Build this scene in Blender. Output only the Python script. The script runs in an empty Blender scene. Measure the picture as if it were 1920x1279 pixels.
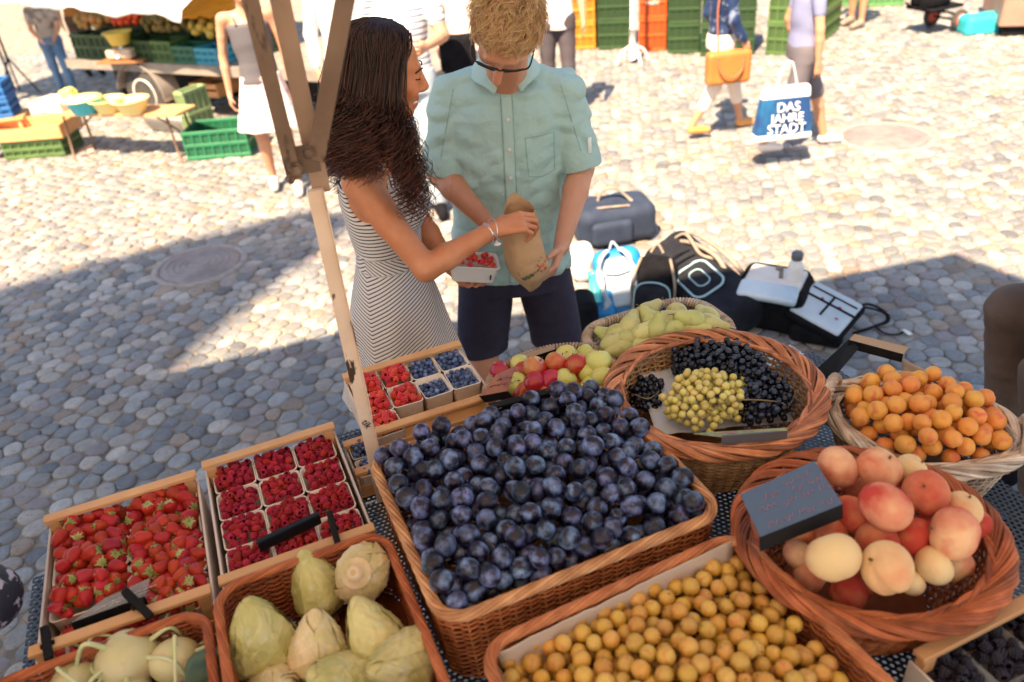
import bpy, math, random
import numpy as np
from mathutils import Vector, Matrix
from mathutils.bvhtree import BVHTree
random.seed(7); RNG = np.random.default_rng(7)
SC = bpy.context.scene; COL = SC.collection
PI = math.pi; R = math.radians
# ---------------------------------------------------------------- camera
cam = bpy.data.cameras.new("camera"); cam_o = bpy.data.objects.new("camera", cam); COL.objects.link(cam_o)
cam_o.location = (0, 0, 2.1)
cam_o.rotation_euler = (Matrix.Rotation(R(58), 3, 'X') @ Matrix.Rotation(R(-5.3), 3, 'Z')).to_euler()
cam.lens = 28.0; cam.sensor_width = 36.0; cam.clip_start = .05; cam.clip_end = 3000
cam.dof.use_dof = True; cam.dof.focus_distance = 1.95; cam.dof.aperture_fstop = 2.5
SC.camera = cam_o
# ---------------------------------------------------------------- world, sun, exposure
SUN_EL = R(55); SUN_AZ = math.atan2(-.46, -.89)          # the sun stands behind the camera, to the left
w = bpy.data.worlds.new("World"); SC.world = w; w.use_nodes = True
nt = w.node_tree; sky = nt.nodes.new('ShaderNodeTexSky'); sky.sky_type = 'NISHITA'; sky.sun_disc = False
sky.sun_elevation = SUN_EL; sky.sun_rotation = SUN_AZ; sky.air_density = 1.0; sky.dust_density = 1.2
bg = nt.nodes['Background']; bg.inputs['Strength'].default_value = .08
wb = nt.nodes.new('ShaderNodeMix'); wb.data_type = 'RGBA'; wb.blend_type = 'MULTIPLY'; wb.inputs['Factor'].default_value = 1; wb.inputs[7].default_value = (1.06, 1, .92, 1)
nt.links.new(sky.outputs[0], wb.inputs[6]); nt.links.new(wb.outputs[2], bg.inputs[0])
sl = bpy.data.lights.new("sun", 'SUN'); sl.energy = 5; sl.angle = R(.9); sl.color = (1, .75, .49)
so = bpy.data.objects.new("sun", sl); COL.objects.link(so)
sdir = Vector((-.46 * math.cos(SUN_EL), -.89 * math.cos(SUN_EL), math.sin(SUN_EL)))
so.rotation_euler = sdir.to_track_quat('Z', 'Y').to_euler(); so.location = (-4, -6, 12)
SC.view_settings.view_transform = 'Standard'; SC.view_settings.look = 'None'
SC.view_settings.exposure = 1.92; SC.view_settings.gamma = 1
SC.cycles.max_bounces = 8; SC.cycles.transparent_max_bounces = 12
# ---------------------------------------------------------------- helpers: names and labels
def tag(o, label=None, cat=None, group=None, kind=None):
    if label: o['label'] = label
    if cat: o['category'] = cat
    if group: o['group'] = group
    if kind: o['kind'] = kind
    return o
def empty(name, loc=(0, 0, 0), rz=0.0, label=None, cat=None, group=None):
    o = bpy.data.objects.new(name, None); COL.objects.link(o); o.location = loc; o.rotation_euler = (0, 0, rz)
    o.empty_display_size = .05
    return tag(o, label, cat, group)
def dup(o, loc=None, rot=None, sc=None, label=None, group=None, parent=None, kids=True):
    c = o.copy(); COL.objects.link(c)
    if parent is not None: c.parent = parent
    if loc is not None: c.location = loc
    if rot is not None: c.rotation_euler = rot
    if sc is not None: c.scale = sc if hasattr(sc, '__len__') else (sc, sc, sc)
    if label: c['label'] = label
    if group: c['group'] = group
    if kids:
        for k in list(o.children):
            dup(k, parent=c)
    return c
# ---------------------------------------------------------------- helpers: materials
def srgb(h):
    h = h.lstrip('#'); v = [int(h[i:i + 2], 16) / 255 for i in (0, 2, 4)]
    return tuple((c / 12.92 if c <= .04045 else ((c + .055) / 1.055) ** 2.4) for c in v)
def mat(name, c1, c2=None, scale=8, rough=.6, bump=0, bscale=40, vc=False, rnd=0, spec=.5, trans=0, alpha=None, metal=0,
        detail=3, lo=.35, hi=.65, c3=None, sss=0, coat=0, stretch=None, rndhue=0, bdist=.004):
    m = bpy.data.materials.new(name); m.use_nodes = True; n = m.node_tree.nodes; L = m.node_tree.links
    b = n['Principled BSDF']; tc = n.new('ShaderNodeTexCoord')
    b.inputs['Roughness'].default_value = rough; b.inputs['Metallic'].default_value = metal
    b.inputs['Specular IOR Level'].default_value = spec
    if coat: b.inputs['Coat Weight'].default_value = coat; b.inputs['Coat Roughness'].default_value = .08
    vec = tc.outputs['Object']
    if rnd or rndhue or c2 is not None:
        oi = n.new('ShaderNodeObjectInfo')
    if stretch:
        mp = n.new('ShaderNodeMapping'); mp.inputs['Scale'].default_value = stretch; L.new(vec, mp.inputs[0]); vec = mp.outputs[0]
    col = None
    def rgb(c):
        q = n.new('ShaderNodeRGB'); q.outputs[0].default_value = (*c, 1); return q.outputs[0]
    col = rgb(c1)
    def mixc(fac, a, bb, bt='MIX'):
        q = n.new('ShaderNodeMix'); q.data_type = 'RGBA'; q.blend_type = bt
        if isinstance(fac, (int, float)): q.inputs['Factor'].default_value = fac
        else: L.new(fac, q.inputs['Factor'])
        L.new(a, q.inputs[6]); L.new(bb, q.inputs[7]); return q.outputs[2]
    if vc:
        at = n.new('ShaderNodeAttribute'); at.attribute_name = 'Col'; rgb0 = rgb; rgb = lambda c: mixc(1, rgb0(c), at.outputs['Color'], 'MULTIPLY'); col = at.outputs['Color'] if vc == 'only' else mixc(1, col, at.outputs['Color'], 'MULTIPLY')
    if c2 is not None:
        nz = n.new('ShaderNodeTexNoise'); nz.noise_dimensions = '4D'; nz.inputs['Scale'].default_value = scale; nz.inputs['Detail'].default_value = detail
        L.new(vec, nz.inputs['Vector'])
        mu = n.new('ShaderNodeMath'); mu.operation = 'MULTIPLY'; mu.inputs[1].default_value = 37; L.new(oi.outputs['Random'], mu.inputs[0]); L.new(mu.outputs[0], nz.inputs['W'])
        mr = n.new('ShaderNodeMapRange'); mr.inputs[1].default_value = lo; mr.inputs[2].default_value = hi; L.new(nz.outputs[0], mr.inputs[0])
        col = mixc(mr.outputs[0], col, rgb(c2))
        if c3 is not None:
            nz2 = n.new('ShaderNodeTexNoise'); nz2.inputs['Scale'].default_value = scale * 2.7; nz2.inputs['Detail'].default_value = 4; L.new(vec, nz2.inputs['Vector'])
            m2 = n.new('ShaderNodeMapRange'); m2.inputs[1].default_value = .55; m2.inputs[2].default_value = .7; L.new(nz2.outputs[0], m2.inputs[0])
            col = mixc(m2.outputs[0], col, rgb(c3))
    if rnd or rndhue:
        hs = n.new('ShaderNodeHueSaturation'); L.new(col, hs.inputs['Color'])
        a = n.new('ShaderNodeMapRange'); a.inputs[3].default_value = 1 - rnd; a.inputs[4].default_value = 1 + rnd; L.new(oi.outputs['Random'], a.inputs[0]); L.new(a.outputs[0], hs.inputs['Value'])
        if rndhue:
            f = n.new('ShaderNodeMath'); f.operation = 'MULTIPLY'; f.inputs[1].default_value = 7.13; L.new(oi.outputs['Random'], f.inputs[0])
            g = n.new('ShaderNodeMath'); g.operation = 'FRACT'; L.new(f.outputs[0], g.inputs[0])
            h = n.new('ShaderNodeMapRange'); h.inputs[3].default_value = .5 - rndhue; h.inputs[4].default_value = .5 + rndhue; L.new(g.outputs[0], h.inputs[0]); L.new(h.outputs[0], hs.inputs['Hue'])
        col = hs.outputs[0]
    L.new(col, b.inputs['Base Color'])
    if sss:
        b.inputs['Subsurface Weight'].default_value = sss; b.inputs['Subsurface Radius'].default_value = (.012, .005, .003); b.inputs['Subsurface Scale'].default_value = 1
    if bump:
        nb = n.new('ShaderNodeTexNoise'); nb.inputs['Scale'].default_value = bscale; nb.inputs['Detail'].default_value = 4; L.new(vec, nb.inputs['Vector'])
        bp = n.new('ShaderNodeBump'); bp.inputs['Strength'].default_value = bump; bp.inputs['Distance'].default_value = bdist; L.new(nb.outputs[0], bp.inputs['Height']); L.new(bp.outputs[0], b.inputs['Normal'])
    if trans:                                            # cloth or paper letting light through
        t = n.new('ShaderNodeBsdfTranslucent'); L.new(col, t.inputs[0]); mx = n.new('ShaderNodeMixShader'); mx.inputs[0].default_value = trans
        L.new(b.outputs[0], mx.inputs[1]); L.new(t.outputs[0], mx.inputs[2]); L.new(mx.outputs[0], n['Material Output'].inputs[0])
    if alpha is not None: b.inputs['Alpha'].default_value = alpha
    return m
# ---------------------------------------------------------------- helpers: mesh building
def nrm(v):
    v = np.asarray(v, float); return v / (np.linalg.norm(v, axis=-1, keepdims=True) + 1e-12)
class MB:
    def __init__(s): s.V = []; s.T = []; s.Q = []; s.TM = []; s.QM = []; s.C = []; s.n = 0; s.P = []
    def add(s, V, F, mi=0, col=None):
        V = np.asarray(V, np.float32).reshape(-1, 3); F = np.asarray(F, np.int64)
        if F.size:
            (s.T if F.shape[1] == 3 else s.Q).append(F + s.n); (s.TM if F.shape[1] == 3 else s.QM).append(np.full(len(F), mi))
        c = np.ones((len(V), 3), np.float32)
        if col is not None: c[:] = np.asarray(col, np.float32)
        s.V.append(V); s.C.append(c); s.n += len(V)
    def addm(s, o, M=None, loc=(0, 0, 0), sc=1.0, mi=None, col=None):      # add another MB moved
        V = np.concatenate(o.V) * np.asarray(sc); 
        if M is not None: V = V @ np.asarray(M).T
        V = V + np.asarray(loc)
        C = np.concatenate(o.C) if col is None else np.ones((len(V), 3)) * np.asarray(col)
        s.V.append(V.astype(np.float32)); s.C.append(C.astype(np.float32))
        for a, b, A, B in ((o.T, s.T, o.TM, s.TM), (o.Q, s.Q, o.QM, s.QM)):
            for f, g in zip(a, A): b.append(f + s.n); B.append(g if mi is None else np.full(len(f), mi))
        s.n += len(V)
    def box(s, c, size, M=None, mi=0, bev=.0, col=None):
        h = np.asarray(size, float) / 2; b = min(bev, h.min() * .49)
        if b <= 0:
            V = np.array([[x, y, z] for x in (-1, 1) for y in (-1, 1) for z in (-1, 1)]) * h
            F = [[0, 1, 3, 2], [4, 6, 7, 5], [0, 4, 5, 1], [2, 3, 7, 6], [0, 2, 6, 4], [1, 5, 7, 3]]; F3 = None
        else:
            V = []; idx = {}
            for x in (-1, 1):
                for y in (-1, 1):
                    for z in (-1, 1):
                        for a in range(3):
                            q = np.array([x, y, z], float) * (h - b); q[a] = (x, y, z)[a] * h[a]; idx[(x, y, z, a)] = len(V); V.append(q)
            V = np.array(V); F = []; F3 = []
            for a in range(3):
                o1, o2 = [k for k in range(3) if k != a]
                for sg in (-1, 1):
                    ring = []
                    for (p, q) in ((-1, -1), (1, -1), (1, 1), (-1, 1)):
                        t = [0, 0, 0]; t[a] = sg; t[o1] = p; t[o2] = q; ring.append(idx[(*t, a)])
                    F.append(ring if (sg > 0) ^ (a == 1) else ring[::-1])
                for p in (-1, 1):
                    for q in (-1, 1):
                        t1 = [0, 0, 0]; t1[a] = -1; t1[o1] = p; t1[o2] = q; t2 = list(t1); t2[a] = 1
                        r = [idx[(*t1, o1)], idx[(*t2, o1)], idx[(*t2, o2)], idx[(*t1, o2)]]
                        nn = np.cross(V[r[1]] - V[r[0]], V[r[2]] - V[r[0]]); 
                        if np.dot(nn, V[r[0]] + V[r[2]]) < 0: r = r[::-1]
                        F.append(r)
            for x in (-1, 1):
                for y in (-1, 1):
                    for z in (-1, 1):
                        r = [idx[(x, y, z, a)] for a in range(3)]
                        if x * y * z < 0: r = r[::-1]
                        F3.append(r)
        V = np.asarray(V, float)
        if M is not None: V = V @ np.asarray(M).T
        V = V + np.asarray(c); n0 = s.n; s.add(V, F, mi, col)
        if F3: s.T.append(np.asarray(F3) + n0); s.TM.append(np.full(len(F3), mi))
    def tubes(s, P, rad, sides=6, closed=False, mi=0, col=None, flat=1.0, caps=True, ref=None):
        P = np.asarray(P, float)
        if P.ndim == 2: P = P[None]
        S, N, _ = P.shape; rad = np.broadcast_to(np.asarray(rad, float), (S, N)) if np.ndim(rad) != 1 or len(np.atleast_1d(rad)) != S or S == N else np.broadcast_to(np.asarray(rad)[:, None], (S, N))
        if closed: T = np.roll(P, -1, 1) - np.roll(P, 1, 1)
        else:
            T = np.empty_like(P); T[:, 1:-1] = P[:, 2:] - P[:, :-2]; T[:, 0] = P[:, 1] - P[:, 0]; T[:, -1] = P[:, -1] - P[:, -2]
        T = nrm(T)
        rf = np.array([0, 0, 1.0]) if ref is None else np.asarray(ref, float)
        rf = np.broadcast_to(rf, T.shape)
        if ref is None:
            m = np.abs((T.mean(1))[:, 2]) > .8; rf = rf.copy(); rf[m] = (1, .2, 0)
        X = nrm(np.cross(T, rf)); Y = np.cross(X, T)
        a = np.arange(sides) / sides * 2 * PI
        V = P[:, :, None] + rad[:, :, None, None] * (np.cos(a)[None, None, :, None] * X[:, :, None] * 1.0 + flat * np.sin(a)[None, None, :, None] * Y[:, :, None])
        NN = N if closed else N - 1
        i = np.arange(NN); j = np.arange(sides); I, J = np.meshgrid(i, j, indexing='ij')
        I2 = (I + 1) % N; J2 = (J + 1) % sides
        F = np.stack([I * sides + J, I2 * sides + J, I2 * sides + J2, I * sides + J2], -1).reshape(-1, 4)
        F = (F[None] + (np.arange(S) * N * sides)[:, None, None]).reshape(-1, 4)
        c = None
        if col is not None:
            c = np.asarray(col, float)
            if c.ndim == 2: c = np.repeat(c, N * sides, 0)
            elif c.ndim == 3: c = np.repeat(c.reshape(-1, 3), sides, 0)
        n0 = s.n; s.add(V, F[:, ::-1], mi, c)
        if caps and not closed and sides >= 3:
            for e in (0, N - 1):
                k = np.arange(1, sides - 1); f = np.stack([np.zeros_like(k), k, k + 1], -1)
                if e: f = f[:, ::-1]
                f = f[:, ::-1] if False else f
                f = (f[None] + (np.arange(S) * N * sides + e * sides)[:, None, None]).reshape(-1, 3)
                s.T.append(f + n0); s.TM.append(np.full(len(f), mi))
    def lathe(s, prof, seg=16, c=(0, 0, 0), M=None, mi=0, col=None, cap=True, sx=1, sy=1):
        prof = np.asarray(prof, float); a = np.arange(seg) / seg * 2 * PI
        V = np.stack([prof[:, None, 0] * np.cos(a) * sx, prof[:, None, 0] * np.sin(a) * sy, np.broadcast_to(prof[:, None, 1], (len(prof), seg))], -1).reshape(-1, 3)
        N = len(prof); I, J = np.meshgrid(np.arange(N - 1), np.arange(seg), indexing='ij'); J2 = (J + 1) % seg
        F = np.stack([I * seg + J, I * seg + J2, (I + 1) * seg + J2, (I + 1) * seg + J], -1).reshape(-1, 4)
        if M is not None: V = V @ np.asarray(M).T
        n0 = s.n; s.add(V + np.asarray(c), F, mi, col)
        if cap:
            k = np.arange(1, seg - 1)
            for e in (0, N - 1):
                if prof[e, 0] > 1e-4:
                    f = np.stack([np.zeros_like(k), k, k + 1], -1) + e * seg
                    if e == 0: f = f[:, ::-1]
                    s.T.append(f + n0); s.TM.append(np.full(len(f), mi))
    def cyl(s, a, b, r0, r1=None, sides=12, mi=0, col=None):
        a = np.asarray(a, float); b = np.asarray(b, float); r1 = r0 if r1 is None else r1
        s.tubes(np.stack([a, b]), np.array([[r0, r1]]), sides, mi=mi, col=col)
    def grid(s, G, mi=0, col=None, flip=False, cu=False):
        G = np.asarray(G, float); n, m = G.shape[:2]
        mm = m if cu else m - 1
        I, J = np.meshgrid(np.arange(n - 1), np.arange(mm), indexing='ij'); J2 = (J + 1) % m
        F = np.stack([I * m + J, (I + 1) * m + J, (I + 1) * m + J2, I * m + J2], -1).reshape(-1, 4)
        if flip: F = F[:, ::-1]
        s.add(G.reshape(-1, 3), F, mi, None if col is None else (np.asarray(col) if np.ndim(col) == 1 else np.asarray(col).reshape(-1, 3)))
    def sphere(s, c, r, seg=12, rings=8, mi=0, col=None, M=None):
        t = np.linspace(0, PI, rings + 1); prof = np.stack([np.sin(t), -np.cos(t)], -1); prof[0, 0] = prof[-1, 0] = 1e-5
        r = np.asarray(r, float) * np.ones(3); D = np.diag(r)
        s.lathe(prof, seg, c, (np.asarray(M) @ D) if M is not None else D, mi, col, cap=False)
    def build(s, name, mats, parent=None, smooth=True, loc=None, flat=False, auto=None):
        me = bpy.data.meshes.new(name); V = np.concatenate(s.V) if s.V else np.zeros((0, 3))
        T = np.concatenate(s.T) if s.T else np.zeros((0, 3), int); Q = np.concatenate(s.Q) if s.Q else np.zeros((0, 4), int)
        TM = np.concatenate(s.TM) if s.T else np.zeros(0, int); QM = np.concatenate(s.QM) if s.Q else np.zeros(0, int)
        me.vertices.add(len(V)); me.vertices.foreach_set('co', V.astype(np.float32).ravel())
        li = np.concatenate([Q.ravel(), T.ravel()]).astype(np.int32); me.loops.add(len(li)); me.loops.foreach_set('vertex_index', li)
        nf = len(Q) + len(T); me.polygons.add(nf)
        st = np.concatenate([np.arange(len(Q)) * 4, len(Q) * 4 + np.arange(len(T)) * 3]).astype(np.int32)
        me.polygons.foreach_set('loop_start', st)
        me.polygons.foreach_set('material_index', np.concatenate([QM, TM]).astype(np.int32))
        me.polygons.foreach_set('use_smooth', np.full(nf, smooth))
        me.update(calc_edges=True); me.validate()
        C = np.concatenate(s.C)
        if len(V) == len(C) and not np.all(C == 1):
            a = me.color_attributes.new('Col', 'FLOAT_COLOR', 'POINT'); a.data.foreach_set('color', np.concatenate([C, np.ones((len(C), 1))], 1).astype(np.float32).ravel())
        for m in (mats if isinstance(mats, (list, tuple)) else [mats]): me.materials.append(m)
        if auto: 
            try: me.set_sharp_from_angle(angle=auto)
            except Exception: pass
        o = bpy.data.objects.new(name, me); COL.objects.link(o)
        if parent is not None: o.parent = parent
        if loc is not None: o.location = loc
        return o
def rot(axis, a):
    return np.array(Matrix.Rotation(a, 3, Vector(axis)))
def rz(a): return rot((0, 0, 1), a)
def frame(f, u):                                          # columns: side, forward, up
    f = nrm(f); u = np.asarray(u, float); u = nrm(u - f * np.dot(u, f)); sd = np.cross(f, u)
    return np.stack([sd, f, u], 1)
def catmull(P, n=8, closed=False):
    P = np.asarray(P, float); K = len(P); out = []
    rng_ = range(K if closed else K - 1)
    for i in rng_:
        g = lambda k: P[k % K] if closed else P[min(max(k, 0), K - 1)]
        p0, p1, p2, p3 = g(i - 1), g(i), g(i + 1), g(i + 2)
        for t in np.arange(n) / n:
            out.append(.5 * (2 * p1 + (p2 - p0) * t + (2 * p0 - 5 * p1 + 4 * p2 - p3) * t * t + (3 * p1 - p0 - 3 * p2 + p3) * t ** 3))
    if not closed: out.append(P[-1])
    return np.array(out)
def vnoise(P, s, seed=0):                                 # cheap smooth noise from warped sines, about -1..1
    P = np.asarray(P) * s; r = np.random.default_rng(seed); o = 0; 
    for k in range(5):
        d = r.normal(size=3); d /= np.linalg.norm(d); e = r.normal(size=3); ph, ps = r.random(2) * 6.28
        o = o + np.sin(P @ d * (1 + .5 * k) + ph + 1.7 * np.sin(P @ e * .7 + ps)) / (1 + .35 * k)
    return o / 3
# display frame: baskets and crates stand in rows turned 20.5 degrees
PH = R(20.5)
def uv(u, v, z=0.0): return (u * math.cos(PH) - v * math.sin(PH), u * math.sin(PH) + v * math.cos(PH), z)
# ---------------------------------------------------------------- helpers: signed distance sculpting
class SDF:
    def __init__(s, lo, hi, vox):
        s.lo = np.asarray(lo, float); s.vx = vox; s.n = np.ceil((np.asarray(hi) - s.lo) / vox).astype(int) + 1
        s.d = np.full(s.n, .5, np.float32)
    def _sub(s, lo, hi):
        a = np.clip(((np.asarray(lo) - s.lo) / s.vx).astype(int) - 1, 0, s.n - 1); b = np.clip(((np.asarray(hi) - s.lo) / s.vx).astype(int) + 3, 1, s.n)
        b = np.maximum(b, a + 1); sl = tuple(slice(x, y) for x, y in zip(a, b))
        ax = [s.lo[k] + s.vx * np.arange(a[k], b[k]) for k in range(3)]
        G = np.stack(np.meshgrid(*ax, indexing='ij'), -1)
        return sl, G
    def un(s, lo, hi, f, k=.01, sub=False):
        pad = k * 2 + s.vx * 3; sl, G = s._sub(np.asarray(lo) - pad, np.asarray(hi) + pad); e = f(G); d = s.d[sl]
        if sub:
            h = np.maximum(k - np.abs(d + e), 0) / max(k, 1e-6); s.d[sl] = np.maximum(d, -e) + h * h * k * .25
        else:
            h = np.maximum(k - np.abs(d - e), 0) / max(k, 1e-6); s.d[sl] = np.minimum(d, e) - h * h * k * .25
    def rc(s, a, b, ra, rb=None, k=.01, sub=False):
        a = np.asarray(a, float); b = np.asarray(b, float); rb = ra if rb is None else rb; r = max(ra, rb); ab = b - a; L2 = max(ab @ ab, 1e-9)
        def f(G):
            t = np.clip(((G - a) @ ab) / L2, 0, 1); return np.linalg.norm(G - a - t[..., None] * ab, axis=-1) - (ra + (rb - ra) * t)
        s.un(np.minimum(a, b) - r, np.maximum(a, b) + r, f, k, sub)
    def chain(s, pts, rs, k=.01):
        for i in range(len(pts) - 1): s.rc(pts[i], pts[i + 1], rs[i], rs[i + 1], k)
    def el(s, c, r, M=None, k=.01, sub=False):
        c = np.asarray(c, float); r = np.asarray(r, float); M = np.eye(3) if M is None else np.asarray(M)
        def f(G):
            p = (G - c) @ M; k0 = np.linalg.norm(p / r, axis=-1); k1 = np.linalg.norm(p / (r * r), axis=-1) + 1e-9; return k0 * (k0 - 1) / k1
        m = r.max() if M is not None else r; s.un(c - m, c + m, f, k, sub)
    def bx(s, c, h, M=None, rr=.01, k=.01, sub=False):
        c = np.asarray(c, float); h = np.asarray(h, float); M = np.eye(3) if M is None else np.asarray(M); m = np.linalg.norm(h)
        def f(G):
            q = np.abs((G - c) @ M) - h + rr; return np.linalg.norm(np.maximum(q, 0), axis=-1) + np.minimum(q.max(-1), 0) - rr
        s.un(c - m, c + m, f, k, sub)
    def cut(s, p, nn, k=0):                               # keep the side nn points away from
        p = np.asarray(p, float); nn = nrm(nn); sl, G = s._sub(s.lo, s.lo + s.n * s.vx); s.d = np.maximum(s.d, ((G - p) @ nn).astype(np.float32))
    def disp(s, f):
        sl, G = s._sub(s.lo, s.lo + s.n * s.vx); m = np.abs(s.d) < .06; s.d[m] += f(G[m]).astype(np.float32)
    def mesh(s):
        d = s.d; n = np.array(d.shape) - 1; ins = d < 0
        cnt = sum(ins[i:n[0] + i, j:n[1] + j, k:n[2] + k].astype(np.int8) for i in (0, 1) for j in (0, 1) for k in (0, 1))
        act = (cnt > 0) & (cnt < 8); idx = np.argwhere(act); vid = np.full(n, -1, np.int64); vid[tuple(idx.T)] = np.arange(len(idx))
        cv = {c: d[idx[:, 0] + c[0], idx[:, 1] + c[1], idx[:, 2] + c[2]] for c in [(i, j, k) for i in (0, 1) for j in (0, 1) for k in (0, 1)]}
        acc = np.zeros((len(idx), 3)); w = np.zeros(len(idx))
        for c in cv:
            for a in range(3):
                if c[a] == 0:
                    e = list(c); e[a] = 1; e = tuple(e); x, y = cv[c], cv[e]; m = (x < 0) != (y < 0); t = np.where(m, x / np.where(m, x - y, 1), 0)
                    q = np.array(c, float)[None] + np.zeros((len(idx), 3)); q[:, a] += t; acc += q * m[:, None]; w += m
        V = s.lo + (idx + acc / w[:, None]) * s.vx; Fs = []
        for a in range(3):
            b, c = (a + 1) % 3, (a + 2) % 3
            s0 = [slice(1, n[q]) for q in range(3)]; s0[a] = slice(0, n[a]); s1 = list(s0); s1[a] = slice(1, n[a] + 1)
            A = ins[tuple(s0)]; B = ins[tuple(s1)]; ch = np.argwhere(A != B); up = A[tuple(ch.T)]
            ch = ch + np.array([0 if q == a else 1 for q in range(3)]); eb = np.zeros(3, int); eb[b] = 1; ec = np.zeros(3, int); ec[c] = 1
            g = lambda q: vid[tuple(q.T)]
            F = np.stack([g(ch - eb - ec), g(ch - ec), g(ch), g(ch - eb)], -1); F[~up] = F[~up][:, ::-1]; Fs.append(F)
        F = np.concatenate(Fs); F = F[(F >= 0).all(1)]
        return V, F
def smoothV(V, F, it=2, lam=.5):
    n = len(V); e = np.concatenate([F[:, [0, 1]], F[:, [1, 2]], F[:, [2, 3]], F[:, [3, 0]]]); 
    dg = np.bincount(e.ravel(), minlength=n)[:, None].astype(float)
    for _ in range(it):
        A = np.zeros_like(V)
        for k in range(3): A[:, k] = np.bincount(e[:, 0], V[e[:, 1], k], n) + np.bincount(e[:, 1], V[e[:, 0], k], n)
        V = V + lam * (A / np.maximum(dg, 1) - V)
    return V
def bvh(V, F): return BVHTree.FromPolygons([tuple(v) for v in V.tolist()], F.tolist())
# ================================================================ GROUND
g = MB(); g.grid([[(-60, -20, -.010), (-60, 220, -.010)], [(80, -20, -.010), (80, 220, -.010)]], flip=True)
M_sand = mat('sandy joints', (.34, .295, .24), (.15, .13, .11), 9, .95, .9, 120, detail=8)
tag(g.build('ground', M_sand), kind='structure')
def cobbles():
    a = R(24); ca, sa = math.cos(a), math.sin(a); sx, sy = .098, .078
    rows = int(26 / sy); P_ = []
    for j in range(-int(4 / sy), int(16 / sy)):
        i = np.arange(-int(12 / sx), int(16 / sx)) + .5 * (j % 2)
        P_.append(np.stack([i * sx, np.full(len(i), j * sy)], -1))
    P_ = np.concatenate(P_); jit = RNG.normal(0, 1, P_.shape) * (.015, .011); Q = P_ + np.clip(jit, -.04, .04)
    Q[:, 1] += .10 * np.sin(Q[:, 0] * .9)
    Wd = Q @ np.array([[ca, sa], [-sa, ca]])
    keep = (Wd[:, 1] > .9) & (Wd[:, 1] < 12.6) & (np.abs(Wd[:, 0] - .15) < Wd[:, 1] * .76 + 1.2)
    for (mx, my, mr) in MANHOLES: keep &= np.hypot(Wd[:, 0] - mx, Wd[:, 1] - my) > mr + .045
    W = Wd[keep]; n = len(W)
    cell = {}; key = np.floor(W / .17).astype(int)
    for k, (x, y) in enumerate(key.tolist()): cell.setdefault((x, y), []).append(k)
    NB = np.full((n, 34), -1)
    for k, (x, y) in enumerate(key.tolist()):
        l = [q for dx in (-1, 0, 1) for dy in (-1, 0, 1) for q in cell.get((x + dx, y + dy), ()) if q != k][:34]; NB[k, :len(l)] = l
    D = W[NB] - W[:, None]; D[NB < 0] = 9; d = np.linalg.norm(D, axis=-1); th = np.arctan2(D[..., 1], D[..., 0])
    mb = MB()
    pal = np.array([[.22, .25, .29], [.42, .41, .40], [.30, .26, .28], [.37, .27, .20], [.17, .19, .23], [.36, .34, .31], [.30, .33, .36], [.26, .27, .28], [.48, .45, .42]])
    a3 = np.array([1.04, 1.0, .94]); pr = np.array([.17, .15, .10, .08, .07, .13, .14, .10, .06]); pal = .62 * pal + .38 * pal.mean(1, keepdims=True) * a3; pc = .80 * pal[RNG.choice(len(pal), n, p=pr / pr.sum())] * RNG.uniform(.8, 1.2, (n, 1))
    for near in (True, False):
        m = (W[:, 1] < 5.6) if near else (W[:, 1] >= 5.6); A = 22 if near else 12
        rg = [(1.0, -.034), (.99, -.012), (.955, -.004), (.88, .001), (.6, .0035), (.2, .004)] if near else [(1.0, -.03), (.97, -.006), (.86, .0), (.25, .002)]
        ang = np.arange(A) / A * 2 * PI; c = np.cos(ang[None, :, None] - th[m][:, None]); r = np.where(c > .05, d[m][:, None] / 2 / np.maximum(c, .05), 9).min(-1)
        r = np.minimum(r, .09); 
        for _ in range(3 if near else 1): r = .5 * r + .25 * (np.roll(r, 1, 1) + np.roll(r, -1, 1))
        r = np.minimum(r * RNG.uniform(.965, 1.0, (len(r), 1)), r - .0025); nn = len(r)
        tilt = RNG.normal(0, .035, (nn, 2)); dz = RNG.uniform(-.008, .003, nn)
        rings = []
        for (s, z) in rg:
            x = r * s * np.cos(ang); y = r * s * np.sin(ang)
            zz = z + dz[:, None] + x * tilt[:, :1] + y * tilt[:, 1:] + (vnoise(np.stack([x + W[m][:, :1] * 3, y + W[m][:, 1:], 0 * x], -1), 38, 3) * .0022 if near and z > 0 else 0)
            rings.append(np.stack([W[m][:, :1] + x, W[m][:, 1:] + y, zz], -1))
        V = np.stack(rings, 1); k = len(rg); cen = V[:, -1].mean(1, keepdims=True)
        I, J = np.meshgrid(np.arange(k - 1), np.arange(A), indexing='ij'); J2 = (J + 1) % A
        F = np.stack([I * A + J, I * A + J2, (I + 1) * A + J2, (I + 1) * A + J], -1).reshape(-1, 4)
        VV = np.concatenate([V.reshape(nn, k * A, 3), cen], 1); per = k * A + 1
        cc = np.repeat(pc[m], per, 0); off = mb.n
        mb.add(VV.reshape(-1, 3), (F[None] + (np.arange(nn) * per)[:, None, None]).reshape(-1, 4), 0, cc)
        T = np.stack([(k - 1) * A + np.arange(A), (k - 1) * A + (np.arange(A) + 1) % A, np.full(A, k * A)], -1)
        mb.T.append((T[None] + (np.arange(nn) * per)[:, None, None]).reshape(-1, 3) + off); mb.TM.append(np.zeros(nn * A, int))
    m = mat('cobble stone', (1, 1, 1), (.80, .78, .76), 26, .6, .7, 60, vc=True, detail=6, c3=(.62, .60, .58))
    tag(mb.build('cobblestone_paving', m), kind='structure')
MANHOLES = [(-1.917, 4.619, .30), (2.951, 5.779, .36)]
cobbles()
M_iron = mat('cast iron cover', (.22, .19, .19), (.30, .26, .25), 12, .6, .5, 60, metal=.3)
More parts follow.
